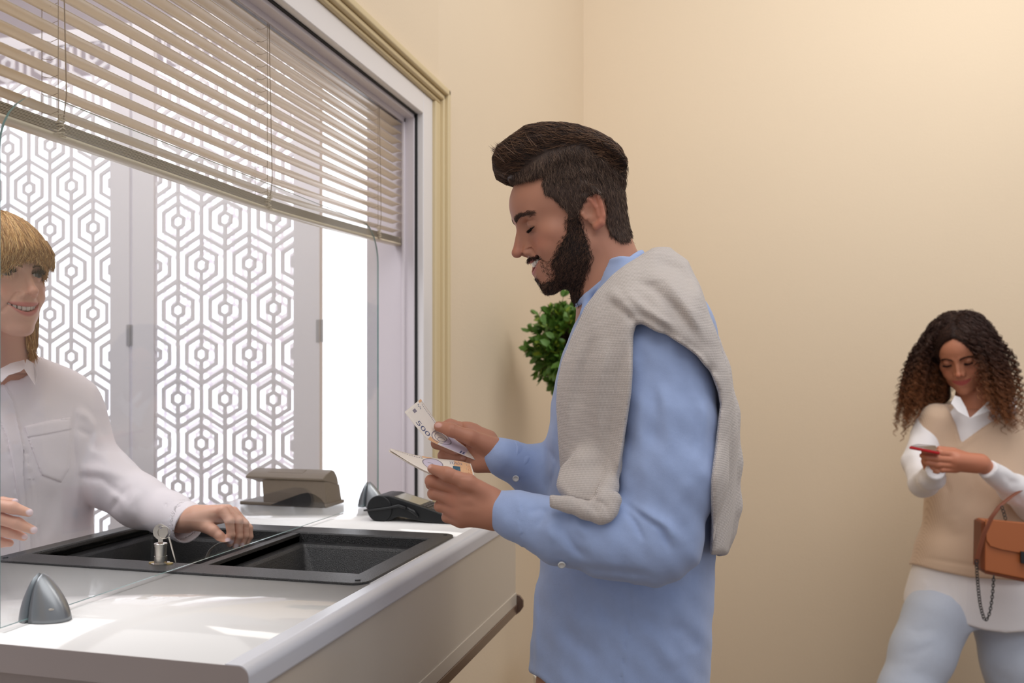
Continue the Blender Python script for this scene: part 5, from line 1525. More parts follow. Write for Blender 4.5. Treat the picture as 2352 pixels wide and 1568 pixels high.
# the folded bundle in the near hand
for j in range(3):
    o_ = 0.0012 * j
    dx = (0, -3, 4)[j]
    A = [N_(895 + dx, 1029 + 1.2 * j, 1.36) - V3(0, 0, o_), N_(946, 1043 + .5 * j, 1.36) - V3(0, 0, o_), N_(1000, 1052, 1.36) - V3(0, 0, o_), N_(1052, 1058, 1.36) - V3(0, 0, o_), N_(1081 + dx * .5, 1065, 1.36) - V3(0, 0, o_)]
    B = [N_(897 + dx, 1034 + 2 * j, 1.345) - V3(0, 0, o_), N_(950, 1067, 1.29) - V3(0, 0, o_), N_(1000, 1090, 1.275) - V3(0, 0, o_), N_(1050, 1096, 1.275) - V3(0, 0, o_), N_(1090 + dx * .5, 1096, 1.275) - V3(0, 0, o_)]
    lab = ('top banknote of the bundle in the near hand, printed with a portrait oval', 'second banknote of the bundle in the near hand, just below the top one', 'lowest banknote of the bundle in the near hand')[j]
    n2 = Note('banknote', lab, A, B)
    if j == 0:
        n2.ring('portrait_oval', M['note_grey'], 0.47, 0.42, 0.115, 0.36, 0.10); n2.disc('portrait_field', M['note_lilac'], 0.47, 0.42, 0.115, 0.36)
        n2.ring('portrait_line', M['note_grey'], 0.44, 0.55, 0.05, 0.20, 0.12)
        n2.rect('edge_patch', M['note_or'], 0.36, 0.0, 0.46, 0.10, 0.6); n2.rect('orange_field', M['note_or'], 0.70, 0.02, 1.0, 0.98, 0.6)
        n2.text('country_name', M['note_ink'], '\u0423\u041A\u0420\u0410\u0407\u041D\u0410', 0.735, 0.20, 0.085, 0.085, flip=(1, -1), k=1.6)
        n2.rect('hologram', M['note_teal'], 0.69, 0.36, 0.80, 0.68, 1.4)
        n2.text('number', M['note_red'], '500', 0.955, 0.50, 0.03, 0.30, flip=(-1, -1), rot=1, k=1.6)
        n2.rect('white_edge', M['note'], 0.985, 0.0, 1.0, 1.0, 1.8)
        n2.rect('end_bar', M['note_ink'], 0.895, 0.15, 0.91, 0.5, 1.5)
        for i in range(12): n2.rect('fine_print', M['note_grey'], 0.06 + 0.026 * i, 0.14, 0.06 + 0.026 * i + 0.015, 0.19)
# ---------------------------------------------------------------- card terminal
Yt = float(PZ(880, 1197)[1])
def T(x, y, dy=0.0): p = PY(x, y, Yt); return (p[0], p[1] + dy, max(p[2], ZC + 0.0005))
tm = thing('card_terminal', 'black payment terminal with grey screen lying on the white counter beside the tray', 'card terminal', T(930, 1190))
W_ = 0.078
prof = [(846, 1160), (850, 1150), (860, 1142), (875, 1137), (893, 1138), (920, 1147), (960, 1160), (1000, 1174), (1040, 1190), (1062, 1199), (1064, 1206), (1050, 1209), (1030, 1207), (990, 1201), (950, 1194), (918, 1187), (908, 1188), (900, 1193), (888, 1197), (872, 1199), (858, 1195), (848, 1184), (844, 1172)]
b = MB(); b.prism([T(*p) for p in prof], (0, W_, 0)); b.build('casing', M['term'], tm, bevel=0.0035, seg=3)
# paper roll cover (rounded head)
b = MB()
cx, cz = T(872, 1168)[0], T(872, 1168)[2]
rr = abs(T(844, 1168)[0] - cx)
b.tube([(cx, Yt - 0.003, cz), (cx, Yt + W_ + 0.003, cz)], rr * 1.02, 28); b.build('roll_cover', M['term'], tm, bevel=0.002)
def onslope(x0, y0, x1, y1, a, b_, lift=0.0012, hgt=0.0012):
    p, q = np.array(T(x0, y0)), np.array(T(x1, y1)); n = np.array([-(q - p)[2], 0, (q - p)[0]]); n /= np.linalg.norm(n)
    if n[2] < 0: n = -n
    p, q = p + n * lift, q + n * lift
    bb = MB(); A0, A1 = p + V3(0, a, 0), p + V3(0, b_, 0); B1, B0 = q + V3(0, b_, 0), q + V3(0, a, 0)
    bb.prism([A0, A1, B1, B0], n * hgt); return bb
onslope(903, 1141.5, 962, 1161, 0.008, 0.070, -0.0002).build('screen', M['lcd'], tm, bevel=0.0004)
for r_ in range(2):
    for c_ in range(4):
        onslope(966 + 8 * r_, 1162 + 2.8 * r_, 972 + 8 * r_, 1164.2 + 2.8 * r_, 0.010 + 0.0155 * c_, 0.022 + 0.0155 * c_, 0.0).build('key', M['key'], tm, bevel=0.0006)
for r_ in range(4):
    for c_ in range(3):
        onslope(986 + 13 * r_, 1169.3 + 4.8 * r_, 995 + 13 * r_, 1172.6 + 4.8 * r_, 0.010 + 0.021 * c_, 0.026 + 0.021 * c_, 0.0).build('key', M['key'], tm, bevel=0.0008)
b = MB(); b.tube([np.array(T(x, y)) + V3(0, -0.005, 0) for x, y in ((838, 1171), (866, 1169), (896, 1165), (918, 1160), (934, 1166))], [.0022, .0024, .0026, .0034, .0030], 10); b.build('side_cable', M['term'], tm, smooth=True)
b = MB(); b.tube([np.array(T(x, y)) + V3(0, -0.003, 0) for x, y in ((936, 1166), (950, 1174), (962, 1186))], [.004, .0045, .002], 10); b.build('side_grip', M['term'], tm, smooth=True)

# ---------------------------------------------------------------- banknote detector
dtr = thing('banknote_detector', 'taupe plastic banknote detector with an open front on the white counter', 'currency detector', PZ(660, 1160))
c_fr = PZ(748, 1167); Xr = c_fr[0]; Yf = c_fr[1]
Xl = float(PY(604, 1150, Yf)[0]); Xh = float(PY(569, 1090, Yf)[0]); Xb = float(PZ(573, 1153)[0])
def DX(x, y): p = PX(x, y, Xr); return (p[1], max(p[2], ZC + 0.0005))
e_head = [DX(743, 1103), DX(743, 1098), DX(750, 1090), DX(763, 1079), DX(769, 1082), DX(775, 1095), DX(778, 1112), DX(768, 1112), DX(757, 1107)]
b = MB(); b.prism([(Xr, y, z) for y, z in e_head], (Xh - Xr, 0, 0)); b.build('lamp_hood', M['det'], dtr, bevel=0.003, seg=3)
e_body = [DX(745, 1106), DX(757, 1107), DX(768, 1112), DX(779, 1112), DX(785, 1152), DX(748, 1160)]
b = MB(); b.prism([(Xr - 0.0008, y + 0.003, z) for y, z in e_body], (Xl - Xr, 0, 0)); b.build('body', M['det'], dtr, bevel=0.002)
yb1 = DX(787, 1158)[0]
b = MB(); b.box((Xb, Yf, ZC + 0.0005), (Xr + 0.003, yb1 + 0.004, ZC + 0.009)); b.build('base_plate', M['det'], dtr, bevel=0.002)
wp = [(621, 1159), (640, 1152), (665, 1143), (690, 1134), (706, 1131), (722, 1135), (737, 1146), (747, 1162), (747, 1166)]
b = MB(); b.prism([np.array(PY(x, y, Yf - 0.0004)) for x, y in wp], (0, 0.004, 0)); b.build('side_window', M['detb'], dtr)
b = MB(); pz = [PX(778, 1130, Xr + 0.0005)[1], PX(778, 1131, Xr)[2]]
b.tube([(Xr, pz[0], pz[1]), (Xr + 0.0022, pz[0], pz[1])], 0.0016, 10); b.build('jack', M['chrome'], dtr)
a0 = PX(757, 1084, Xr)
b = MB(); p0, p1 = np.array([0, *DX(752, 1089)]), np.array([0, *DX(761, 1081)])
xa, xb_ = float(PY(620, 1085, Yf + .02)[0]), float(PY(700, 1088, Yf + .02)[0])
n_ = np.array([0, -(p1 - p0)[2], (p1 - p0)[1]]); n_ /= np.linalg.norm(n_)
b.prism([p0 + V3(xa, 0, 0), p1 + V3(xa, 0, 0), p1 + V3(xb_, 0, 0), p0 + V3(xb_, 0, 0)], n_ * 0.0012); b.build('top_plate', M['det'], dtr)

# ---------------------------------------------------------------- topiary plant in the corner
DP = 2.95
pc = C2W(CP(1312, 796, DP)); 
pt = thing('potted_topiary', 'round green topiary tree in a white pot by the cream wall, half behind the man', 'plant', (pc[0], pc[1], 0))
rg = np.random.default_rng(3)
Rb = 90 * DP / F
b = MB(); b.lathe([(0.09, 0), (0.10, 0.02), (0.125, 0.40), (0.13, 0.42), (0.115, 0.42), (0.11, 0.38)], (pc[0], pc[1], 0), 32); b.build('pot', M['pot'], pt, smooth=False, bevel=0.004)
b = MB(); b.lathe([(0.109, 0.37), (0.1, 0.39), (0.01, 0.395)], (pc[0], pc[1], 0), 24); b.build('soil', M['soil'], pt)
b = MB(); b.tube([(pc[0], pc[1], 0.38), (pc[0] + .008, pc[1], 0.7), (pc[0] - .006, pc[1], 1.0), (pc[0], pc[1], pc[2])], [.011, .010, .009, .007], 10)
dirs = rg.normal(0, 1, (150, 3)); dirs /= np.linalg.norm(dirs, axis=1, keepdims=True)
tw = []
for d_ in dirs:
    st_ = np.array(pc) + d_ * 0.02; en = np.array(pc) + d_ * Rb * np.array([1, 1, 1.12]) * rg.uniform(0.72, 1.12) + rg.normal(0, .012, 3)
    mid = (st_ + en) / 2 + rg.normal(0, .012, 3); b.tube([st_, mid, en], [.003, .002, .0009], 5); tw.append((st_, mid, en))
b.build('stems', M['bark'], pt, smooth=True)
def leaves(n, name, m, scale, tint):
    b = MB()
    for i in range(n):
        st_, mid, en = tw[rg.integers(len(tw))]; t_ = rg.uniform(0.45, 1.05)
        P = mid + (en - mid) * (t_ * 2 - 1) if t_ > .5 else st_ + (mid - st_) * t_ * 2
        d_ = (en - st_); d_ /= np.linalg.norm(d_); d_ = d_ + rg.normal(0, .75, 3); d_ /= np.linalg.norm(d_)
        s_ = np.cross(d_, rg.normal(0, 1, 3)); s_ /= np.linalg.norm(s_); n_ = np.cross(d_, s_)
        L = scale * rg.uniform(.7, 1.25); w = L * .26
        pts = [P, P + d_ * L * .3 + s_ * w + n_ * L * .03, P + d_ * L * .7 + s_ * w * .95, P + d_ * L - n_ * L * .08, P + d_ * L * .7 - s_ * w * .95, P + d_ * L * .3 - s_ * w + n_ * L * .03, P + d_ * L * .5 - n_ * L * .06]
        b.add(pts, [(0, 1, 6), (1, 2, 6), (2, 3, 6), (3, 4, 6), (4, 5, 6), (5, 0, 6)])
    b.build(name, m, pt, smooth=True, fixn=False)
leaves(2300, 'foliage', M['leaf'], 0.036, 0); leaves(420, 'young_foliage', M['leaf2'], 0.030, 1)
# ---------------------------------------------------------------- the teller
def body_frame(px_, D, yaw):
    a = math.radians(yaw); c = CP(px_, HOR, D); c[2] = 0
    fwd = np.array([math.sin(a), -math.cos(a), 0.0]); left = np.array([math.cos(a), math.sin(a), 0.0])
    return c, np.stack([left, fwd, np.array([0, 0, 1.0])], 1)
def loft_b(p, bf, rows, pw=2.3):
    q = (p - bf[0].astype(F32)) @ bf[1].astype(F32)
    return loft_v(q, rows, pw)
def bpt(bf, l, f, z): return bf[0] + bf[1] @ np.array([l, f, z])
r2 = np.random.default_rng(21)
tl = thing('person', 'blonde teller in a pale blouse behind the glass, smiling and reaching into the tray', 'person', C2W(CP(20, HOR, 1.78) * V3(1, 1, 0)))
HT = head_frame(CP(-16, 648, 1.70), 65, 4, 2, 1.0)
o_t = dict(fem=1.0, smile=1.0, gap=0.0085, open=0.0042, nosey=113, noears=False, back=6)
BT = body_frame(22, 1.79, 46)
rT = smooth_rows([(1.435, 0, -.01, .05, .05), (1.415, 0, -.01, .09, .07), (1.395, 0, -.005, .150, .085), (1.36, 0, 0, .172, .10), (1.28, 0, 0.010, .168, .118), (1.20, 0, .010, .160, .120), (1.10, 0, .005, .152, .108), (1.0, 0, 0, .162, .110), (.90, 0, 0, .178, .118), (.84, 0, 0, .18, .12)], 50)
TA = [CP(118, 905, 1.86), CP(180, 1012, 1.85), CP(245, 1100, 1.84), CP(322, 1152, 1.82), CP(392, 1182, 1.79), CP(428, 1199, 1.77)]
TAr = [58 * 1.84 / F, 62 * 1.84 / F, 61 * 1.84 / F, 56 * 1.82 / F, 47 * 1.79 / F, 42 * 1.77 / F]
TB = [bpt(BT, -.165, 0, 1.345), bpt(BT, -.20, .05, 1.18), CP(-140, 1190, 1.36), CP(-75, 1195, 1.30)]
TF = [(-2.5, 5, [(172, 930), (170, 1010), (176, 1080), (172, 1140)]), (2.5, 10, [(170, 940), (205, 960), (225, 990)]), (-2.5, 7, [(172, 980), (205, 1000), (215, 1040)]),
      (2.8, 12, [(172, 1078), (230, 1078), (300, 1098)]), (-2.6, 8, [(172, 1092), (235, 1100), (285, 1140)]), (2.2, 9, [(250, 1130), (280, 1150), (290, 1190)]),
      (-2.2, 7, [(300, 1110), (270, 1150), (250, 1180)]), (2.0, 9, [(320, 1120), (300, 1160), (305, 1200)]), (-1.2, 2.5, [(384, 1140), (376, 1185), (382, 1226)]),
      (1.0, 3, [(389, 1140), (381, 1185), (387, 1226)]), (1.5, 10, [(200, 1030), (240, 1050), (262, 1085)]), (-1.4, 8, [(190, 920), (215, 960), (250, 1020)])]
TG = [(1.6, 2.5, [(6, 875), (31, 921), (46, 991), (61, 1059), (80, 1145), (87, 1275)]), (-1.6, 2.0, [(9, 872), (34, 919), (50, 989), (65, 1057), (84, 1143), (91, 1275)]),
      (-1.3, 2.0, [(0, 960), (18, 1010), (31, 1080), (44, 1154), (49, 1274)]), (1.1, 2.5, [(-2, 964), (14, 1012), (27, 1082), (40, 1156), (45, 1274)]),
      (-1.1, 1.8, [(55, 979), (66, 1005), (95, 1091), (141, 1108), (156, 1080), (163, 1000), (162, 962), (108, 968), (55, 979)]), (-0.6, 1.5, [(66, 1005), (110, 998), (162, 988)]),
      (2.0, 18, [(80, 900), (100, 930), (90, 960)]), (-1.6, 12, [(60, 880), (64, 920), (56, 960)]), (-1.6, 14, [(120, 1120), (110, 1180), (100, 1240)]), (1.6, 14, [(150, 1120), (140, 1190), (132, 1250)])]
def t_body(p):
    d = loft_b(p, BT, rT)
    a = chain(p, TA, TAr, 0.02)
    b = chain(p, TB, [.058, .056, .048, .040], 0.02)
    d = smin(d, b, 0.03)
    k = np.interp(p[:, 2], [1.20, 1.33], [0.008, 0.05]).astype(F32)
    h = np.maximum(k - np.abs(d - a), 0) / k
    return np.minimum(d, a) - h * h * k * 0.25
def t_neck(p): return smin(cap(p, CP(-12, 700, 1.72), CP(0, 850, 1.78), .050, .054), cap(p, CP(-4, 820, 1.77), bpt(BT, 0, 0, 1.36), .055, .07), .03)
def t_head(p): return smin(head_sdf(to_local(HT, p), o_t), t_neck(p), 0.02)
def t_blouse(p):
    d = t_body(p) + 1.6 * folds(p, TF) + 1.5 * folds(p, TG) + 0.0011 * np.sin(p[:, 2] * 60 + p[:, 0] * 34) * np.sin(p[:, 1] * 30)
    d = smax(d, -cap(p, CP(-12, 740, 1.74), CP(2, 868, 1.76), .055, .056), .006)
    # v opening at the front
    v = chain(p, [CP(-6, 850, 1.66), CP(-4, 905, 1.66)], [.030, .006], 0) 
    d = smax(d, -cap(p, CP(-14, 840, 1.60), CP(-6, 880, 1.75), .030, .012), .006)
    ax = TA[-1] - TA[-2]; ax = ax / np.linalg.norm(ax)
    cut = (p - (TA[-1] - ax * .012).astype(F32)) @ ax.astype(F32)
    d = smax(d, np.where(ln(p - TA[-1].astype(F32)) < .1, cut, -1), .002)
    d = smax(d, -cap(p, TA[-2], TA[-1] + ax * .05, 44 * 1.79 / F, 40 * 1.77 / F), .0015)
    ax = TB[-1] - TB[-2]; ax = ax / np.linalg.norm(ax)
    cut = (p - (TB[-1] + ax * .02).astype(F32)) @ ax.astype(F32)
    return smax(d, np.where(ln(p - TB[-1].astype(F32)) < .1, cut, -1), .002)
def t_collar(p):
    d = None
    for s_, pts in ((1, [(-2, 822, 1.72), (40, 842, 1.73), (62, 872, 1.735), (76, 884, 1.735)]), (1, [(0, 806, 1.75), (58, 832, 1.77), (74, 858, 1.75), (78, 878, 1.74)]), (-1, [(-40, 828, 1.72), (-14, 850, 1.70), (0, 878, 1.70)])):
        e = chain(p, [CP(*a) for a in pts], [.010, .013, .011, .004][:len(pts)], .008); d = e if d is None else smin(d, e, .006)
    ring = [bpt(BT, .062 * math.cos(a), -.012 + .056 * math.sin(a), 1.428 - .016 * math.sin(a)) for a in np.linspace(math.radians(30), math.radians(-210), 16)]
    return smin(d, chain(p, ring, [.009] * 16, 0), .006)
D1 = 1.745
def H1(x, y, d=0.0): return CP(x, y, D1 + d)
def q1(n): return n * D1 / F
def t_hand1(p):
    palm = cap(p, H1(415, 1194, .02), H1(455, 1190), q1(30), q1(27))
    palm = smin(palm, cap(p, H1(455, 1186), H1(508, 1174, .004), q1(26), q1(16)), .010)
    palm = smin(palm, cap(p, H1(465, 1192, .01), H1(536, 1184, .018), q1(20), q1(12)), .010)
    fs = [([(512, 1172, -.006), (527, 1196, -.012), (531, 1228, -.012), (528, 1250, -.008)], (12.5, 10.5, 9.0, 6.5)),
          ([(524, 1170, .006), (548, 1196, .004), (549, 1232, .002), (541, 1256, .002)], (12, 10, 8.5, 6.2)),
          ([(536, 1174, .020), (562, 1202, .020), (564, 1230, .018), (556, 1252, .014)], (11.5, 9.5, 8.2, 6)),
          ([(544, 1182, .034), (572, 1212, .036), (574, 1232, .034), (568, 1246, .030)], (10, 8.5, 7.4, 5.6))]
    d = None
    for pts, rs in fs:
        e = chain(p, [H1(*a) for a in pts], [q1(r) for r in rs], .003); d = e if d is None else smin(d, e, .002)
    d = smin(palm, d, .008)
    th = chain(p, [H1(460, 1200, -.006), H1(490, 1218, -.014), H1(504, 1230, -.016), H1(517, 1241, -.014)], [q1(19), q1(12.5), q1(10.5), q1(7)], .004)
    return smin(d, th, .006)
D2 = 1.22
def H2(x, y, d=0.0): return CP(x, y, D2 + d)
def q2(n): return n * D2 / F
def t_hand2(p):
    fs = [([(-70, 1166, .0), (-20, 1158, -.004), (30, 1166, -.006), (66, 1177, -.004)], (16, 15, 13.5, 9.5)),
          ([(-70, 1190, .0), (-15, 1186, -.002), (40, 1202, -.004), (76, 1217, -.002)], (16, 15, 13.5, 9.5)),
          ([(-70, 1212, .004), (-20, 1214, .004), (25, 1222, .004), (54, 1233, .006)], (15, 14, 12.5, 9)),
          ([(-70, 1232, .010), (-30, 1240, .010), (0, 1245, .010), (22, 1247, .010)], (14, 13, 11.5, 9)),
          ([(-80, 1180, .020), (-30, 1160, .022), (6, 1152, .020), (34, 1152, .016)], (15, 13, 11, 8))]
    d = None
    for pts, rs in fs:
        e = chain(p, [H2(*a) for a in pts], [q2(r) for r in rs], .004); d = e if d is None else smin(d, e, .0015)
    palm = smin(cap(p, H2(-80, 1196), H2(-150, 1200), q2(46), q2(38)), cap(p, H2(-75, 1185, .004), H2(-70, 1222, .004), q2(22), q2(20)), .01)
    return smin(d, palm, .010)
tn = [(H1(523, 1240, -.020), 5.2), (H1(529, 1246, -.020), 6.4), (H1(541, 1254, -.006), 5.6), (H1(555, 1251, .006), 5), (H2(70, 1177, -.012), 7.5), (H2(80, 1218, -.010), 7.5), (H2(58, 1233, -.002), 6.5), (H2(36, 1151, .012), 5)]
t_skin = L3(226, 178, 156)
def t_hcol(p): return face_colors(to_local(HT, p), np.tile(t_skin, (len(p), 1)), L3(206, 128, 122), L3(222, 150, 130), o_t)
def t_ncol(p):
    c = np.tile(L3(224, 172, 148), (len(p), 1))
    for ce, r in tn:
        q = (p - ce.astype(F32)) * np.array([1.0, .6, 1.2], F32)
        c = lerp(c, L3(238, 214, 218), 1 / (1 + np.exp(np.clip((ln(q) - r * mm) / .0004, -30, 30))))
    return c
def t_hair(p):
    q = to_local(HT, p); qs = q.copy(); qs[:, 0] = np.abs(q[:, 0])
    d = ell(q, (0, -6*mm, 50*mm), (86*mm, 103*mm, 88*mm))
    d = smin(d, ell(q, (0, 30*mm, 48*mm), (74*mm, 78*mm, 62*mm)), .02)
    d = smin(d, cap(qs, (73*mm, 4*mm, 30*mm), (68*mm, 12*mm, -118*mm), 18*mm, 15*mm), .03)
    d = smin(d, cap(qs, (70*mm, -30*mm, 20*mm), (60*mm, -30*mm, -125*mm), 30*mm, 24*mm), .03)
    d = smin(d, ell(q, (0, -52*mm, -40*mm), (74*mm, 46*mm, 95*mm)), .02)
    face = ell(q, (0, 95*mm, -43*mm), (63*mm, 80*mm, 95*mm))
    face = np.minimum(face, ell(q, (0, 105*mm, -20*mm), (50*mm, 50*mm, 60*mm)))
    d = smax(d, -face, .006)
    return smax(d, -(t_neck(p) - .004), .004)
def build_teller():
    vb, fb = surface_nets(t_head, to_cam(HT, (0, 0, 0)) - .175, to_cam(HT, (0, 0, 0)) + .165, .0017 * QM, 3.0); vb = relax(vb, fb, 1)
    v2, f2 = surface_nets(t_hand1, H1(390, 1275) - V3(0, .06, 0), H1(600, 1140) + V3(0, .09, 0), .0013 * QM, 3.0); v2 = relax(v2, f2, 1)
    v3, f3 = surface_nets(t_hand2, H2(-200, 1270) - V3(0, .05, 0), H2(100, 1130) + V3(0, .06, 0), .0013 * QM, 3.0); v3 = relax(v3, f3, 1)
    v4, f4 = surface_nets(lambda p: np.minimum(t_body(p) + .012, t_neck(p) + .003), bpt(BT, 0, 0, .84) - V3(.3, .55, 0), bpt(BT, 0, 0, 1.5) + V3(.4, .3, 0), .012)
    v, f = join_vf([(vb, fb), (v2, f2), (v3, f3), (v4, f4)])
    col = np.concatenate([t_hcol(vb.astype(F32)), t_ncol(v2.astype(F32)), t_ncol(v3.astype(F32)), np.tile(t_skin, (len(v4), 1))])
    fast_mesh('body', v, f, M['skin'], tl, col)
    sculpt('blouse', t_blouse, V3(CP(0, 900, 1.79)[0] - .32, 1.2, .84), V3(CP(445, 900, 1.79)[0] + .02, 2.1, 1.46), .0034 * QM, M['blouse'], tl)
    CF = (TA[-1] + (TA[-1] - TA[-2]) * .25, TA[-1] - (TA[-1] - TA[-2]) * .95, 44 * 1.77 / F)
    sculpt('cuff', lambda p: m_cuff(p, *CF), np.minimum(CF[0], CF[1]) - .06, np.maximum(CF[0], CF[1]) + .06, .0014 * QM, M['blouse'], tl)
    def patch(name, poly, off, parent, base, h, Dn=1.79, lo=None, hi=None):
        P_ = np.array(poly, float)
        def f_(p):
            x, y = picxy(p); g = base(p)
            return smax(smax(g - off, polyd(x, y, P_) * (Dn / F), .0008), -(g + .007), .0006)
        sculpt(name, f_, CP(P_[:, 0].min() - 6, P_[:, 1].max() + 6, Dn) + V3(-.03, -.24, -.02), CP(P_[:, 0].max() + 6, P_[:, 1].min() - 6, Dn) + V3(.02, .03, .02), h, M['blouse'], parent)
    patch('placket', [(4, 876), (31, 921), (46, 991), (61, 1059), (80, 1145), (87, 1290), (47, 1290), (42, 1154), (30, 1080), (17, 1010), (-2, 962), (-24, 900)], .0024, tl, t_blouse, .0020)
    patch('pocket', [(55, 979), (108, 966), (163, 958), (166, 1010), (160, 1075), (141, 1108), (95, 1091), (72, 1030)], .0020, tl, t_blouse, .0020)
    patch('pocket_band', [(55, 979), (108, 966), (163, 958), (165, 986), (110, 997), (64, 1006)], .0030, tl, t_blouse, .0022)
    sculpt('collar_stand', lambda p: chain(p, [bpt(BT, .060 * math.cos(a), -.012 + .055 * math.sin(a), 1.425 - .012 * math.sin(a)) for a in np.linspace(math.radians(35), math.radians(-215), 16)], [.010] * 16, 0), bpt(BT, 0, 0, 1.38) - V3(.09, .09, 0), bpt(BT, 0, 0, 1.47) + V3(.09, .09, 0), .002 * QM, M['blouse'], tl)
    for pts in ([(4, 878, 1.655), (20, 862, 1.665), (48, 853, 1.69), (60, 843, 1.71), (56, 826, 1.735), (26, 834, 1.70), (2, 846, 1.68), (-6, 860, 1.66)],
                [(55, 845, 1.705), (82, 886, 1.705), (86, 860, 1.73), (78, 834, 1.76), (62, 824, 1.75)],
                [(-6, 862, 1.655), (0, 880, 1.65), (-10, 896, 1.65), (-40, 880, 1.66), (-52, 846, 1.68), (-34, 836, 1.69)]):
        b = MB(); b.prism([C2W(CP(*a)) for a in pts], C2W(V3(.0005, -.003, .0))); b.build('collar_leaf', M['blouse'], tl, bevel=.0012)
    sk = lambda p: np.minimum(loft_b(p, BT, smooth_rows([(.95, 0, 0, .172, .118), (.7, 0, 0, .19, .13), (.45, 0, 0, .17, .12)], 20)), 9)
    sculpt('skirt', sk, bpt(BT, 0, 0, .44) - V3(.25, .25, 0), bpt(BT, 0, 0, .97) + V3(.25, .25, 0), .01, M['trousers'], tl)
    lg = lambda p: np.minimum(chain(p, [bpt(BT, .08, 0, .5), bpt(BT, .08, 0, .09)], [.06, .035], 0), chain(p, [bpt(BT, -.08, 0, .5), bpt(BT, -.08, 0, .09)], [.06, .035], 0))
    sculpt('tights', lg, bpt(BT, 0, 0, 0.03) - V3(.2, .2, 0), bpt(BT, 0, 0, .58) + V3(.2, .2, 0), .008, M['term'], tl)
    for s_ in (-1, 1):
        c_ = bpt(BT, .08 * s_, .05, .035)
        sculpt('shoe', lambda p: smax(smin(ell(p, c_, (.09, .09, .035)), ell(p, bpt(BT, .08 * s_, -.02, .05), (.045, .045, .05)), .02), -p[:, 2] + .002, .003), c_ - V3(.13, .13, .05), c_ + V3(.13, .13, .1), .006, M['shoe'], tl)
    v, f = surface_nets(t_hair, to_cam(HT, (0, 0, 0)) - .20, to_cam(HT, (0, 0, 0)) + .19, .003 * QM, 3.0); v = relax(v, f, 1); nr = vnormals(v, f)
    fast_mesh('hair', v, f, M['hair'], tl, np.tile(L3(170, 126, 80), (len(v), 1)))
    R_ = HT['R']
    def flow(P, n):
        q = to_local(HT, P.astype(F32)); d = q - np.array([0.012, -0.005, 0.145]); d[:, 2] -= .05; d[:, 0] *= np.where(q[:, 1] > .03, .5, 1)
        d /= np.linalg.norm(d, axis=1, keepdims=True); return d @ R_.T
    S = comb(r2, v, nr, 12000, .062, flow, k=9, lift=.03, jitter=.09, snap=t_hair, sink=0)
    strand_mesh('hair_strands', S, .00055, M['hair'], tl, shades(r2, len(S), [(222, 178, 116), (188, 142, 88), (240, 206, 150), (150, 108, 70), (206, 160, 100)]))
    # fringe ends over the brow
    fr = []
    for i in range(1500):
        x = r2.uniform(-.056, .060); yy = .108 - 5.5 * x * x; z0 = r2.uniform(.062, .085); z1 = r2.uniform(.034, .052) - 4.0 * x * x
        a = np.array([x * .9, yy - .010, z0]); b_ = np.array([x, yy + .003 + r2.normal(0, .0012), (z0 + z1) / 2]); c_ = np.array([x * 1.04 + r2.normal(0, .0015), yy - .001 + r2.normal(0, .0012), z1])
        fr.append([a, (a + b_) / 2 + [0, .0015, 0], b_, (b_ + c_) / 2 + [0, .001, 0], c_])
    S = np.array(fr); S = to_cam(HT, S.reshape(-1, 3)).reshape(S.shape)
    strand_mesh('fringe', S, .0005, M['hair'], tl, shades(r2, len(S), [(226, 184, 124), (196, 150, 96), (240, 206, 150), (160, 116, 76)]))
    zz = to_local(HT, v.astype(F32))
    S = comb(r2, v, nr, 2600, .030, lambda P, n: np.tile(np.array([0.05, 0, -1.0]), (len(P), 1)), k=5, lift=.02, jitter=.12, weight=(zz[:, 2] < -.105) + 1e-9, sink=.004, droop=.8)
    strand_mesh('hair_ends', S, .0005, M['hair'], tl, shades(r2, len(S), [(222, 178, 116), (188, 142, 88), (240, 206, 150), (206, 160, 100)]))
    eyeballs(HT, tl, look=(0.12, 1, -0.04))
    for sx in (-1, 1):
        br = [(sx * a * mm, b_ * mm, c_ * mm) for a, b_, c_ in ((11, 99, 29), (21, 97, 32.5), (32, 91, 34), (42, 80, 31))]
        row_hair(r2, HT, br, 260, .007, lambda t, sx=sx: np.stack([sx * (.6 + t), .1 - .5 * t, .5 - t], 1), (.0008, .0005, .001), .00022, M['hair'], tl, 'eyebrow', shades(r2, 260, [(120, 88, 66), (94, 68, 54)]), opt=o_t)
        la = [(sx * (31 + 12.5 * t) * mm, (76 + math.sqrt(13.2 ** 2 - (11 * t) ** 2)) * mm, (18 + 4.0 * (1 - t * t) + .2) * mm) for t in np.linspace(-1, 1, 9)]
        row_hair(r2, HT, la, 130, .0075, lambda t, sx=sx: np.stack([sx * .6 * (t - .3), np.full_like(t, .9), np.full_like(t, .25)], 1), (.0003, .0004, .0003), .0003, M['hair'], tl, 'eyelashes', shades(r2, 130, [(30, 22, 20)]), up=(0, 0, .5))
    teeth('teeth', HT, o_t, M['tooth'], tl)
build_teller()
# the note she pushes through
A = [H1(476, 1284, .02), H1(487, 1262, .01), H1(506, 1247, -.004), H1(530, 1243, -.010)]
B = [H1(470, 1284, -.03), H1(480, 1263, -.035), H1(500, 1248, -.035), H1(524, 1243, -.030)]
Note('banknote', 'pale banknote curling up out of the tray under the teller fingertips', A, B)
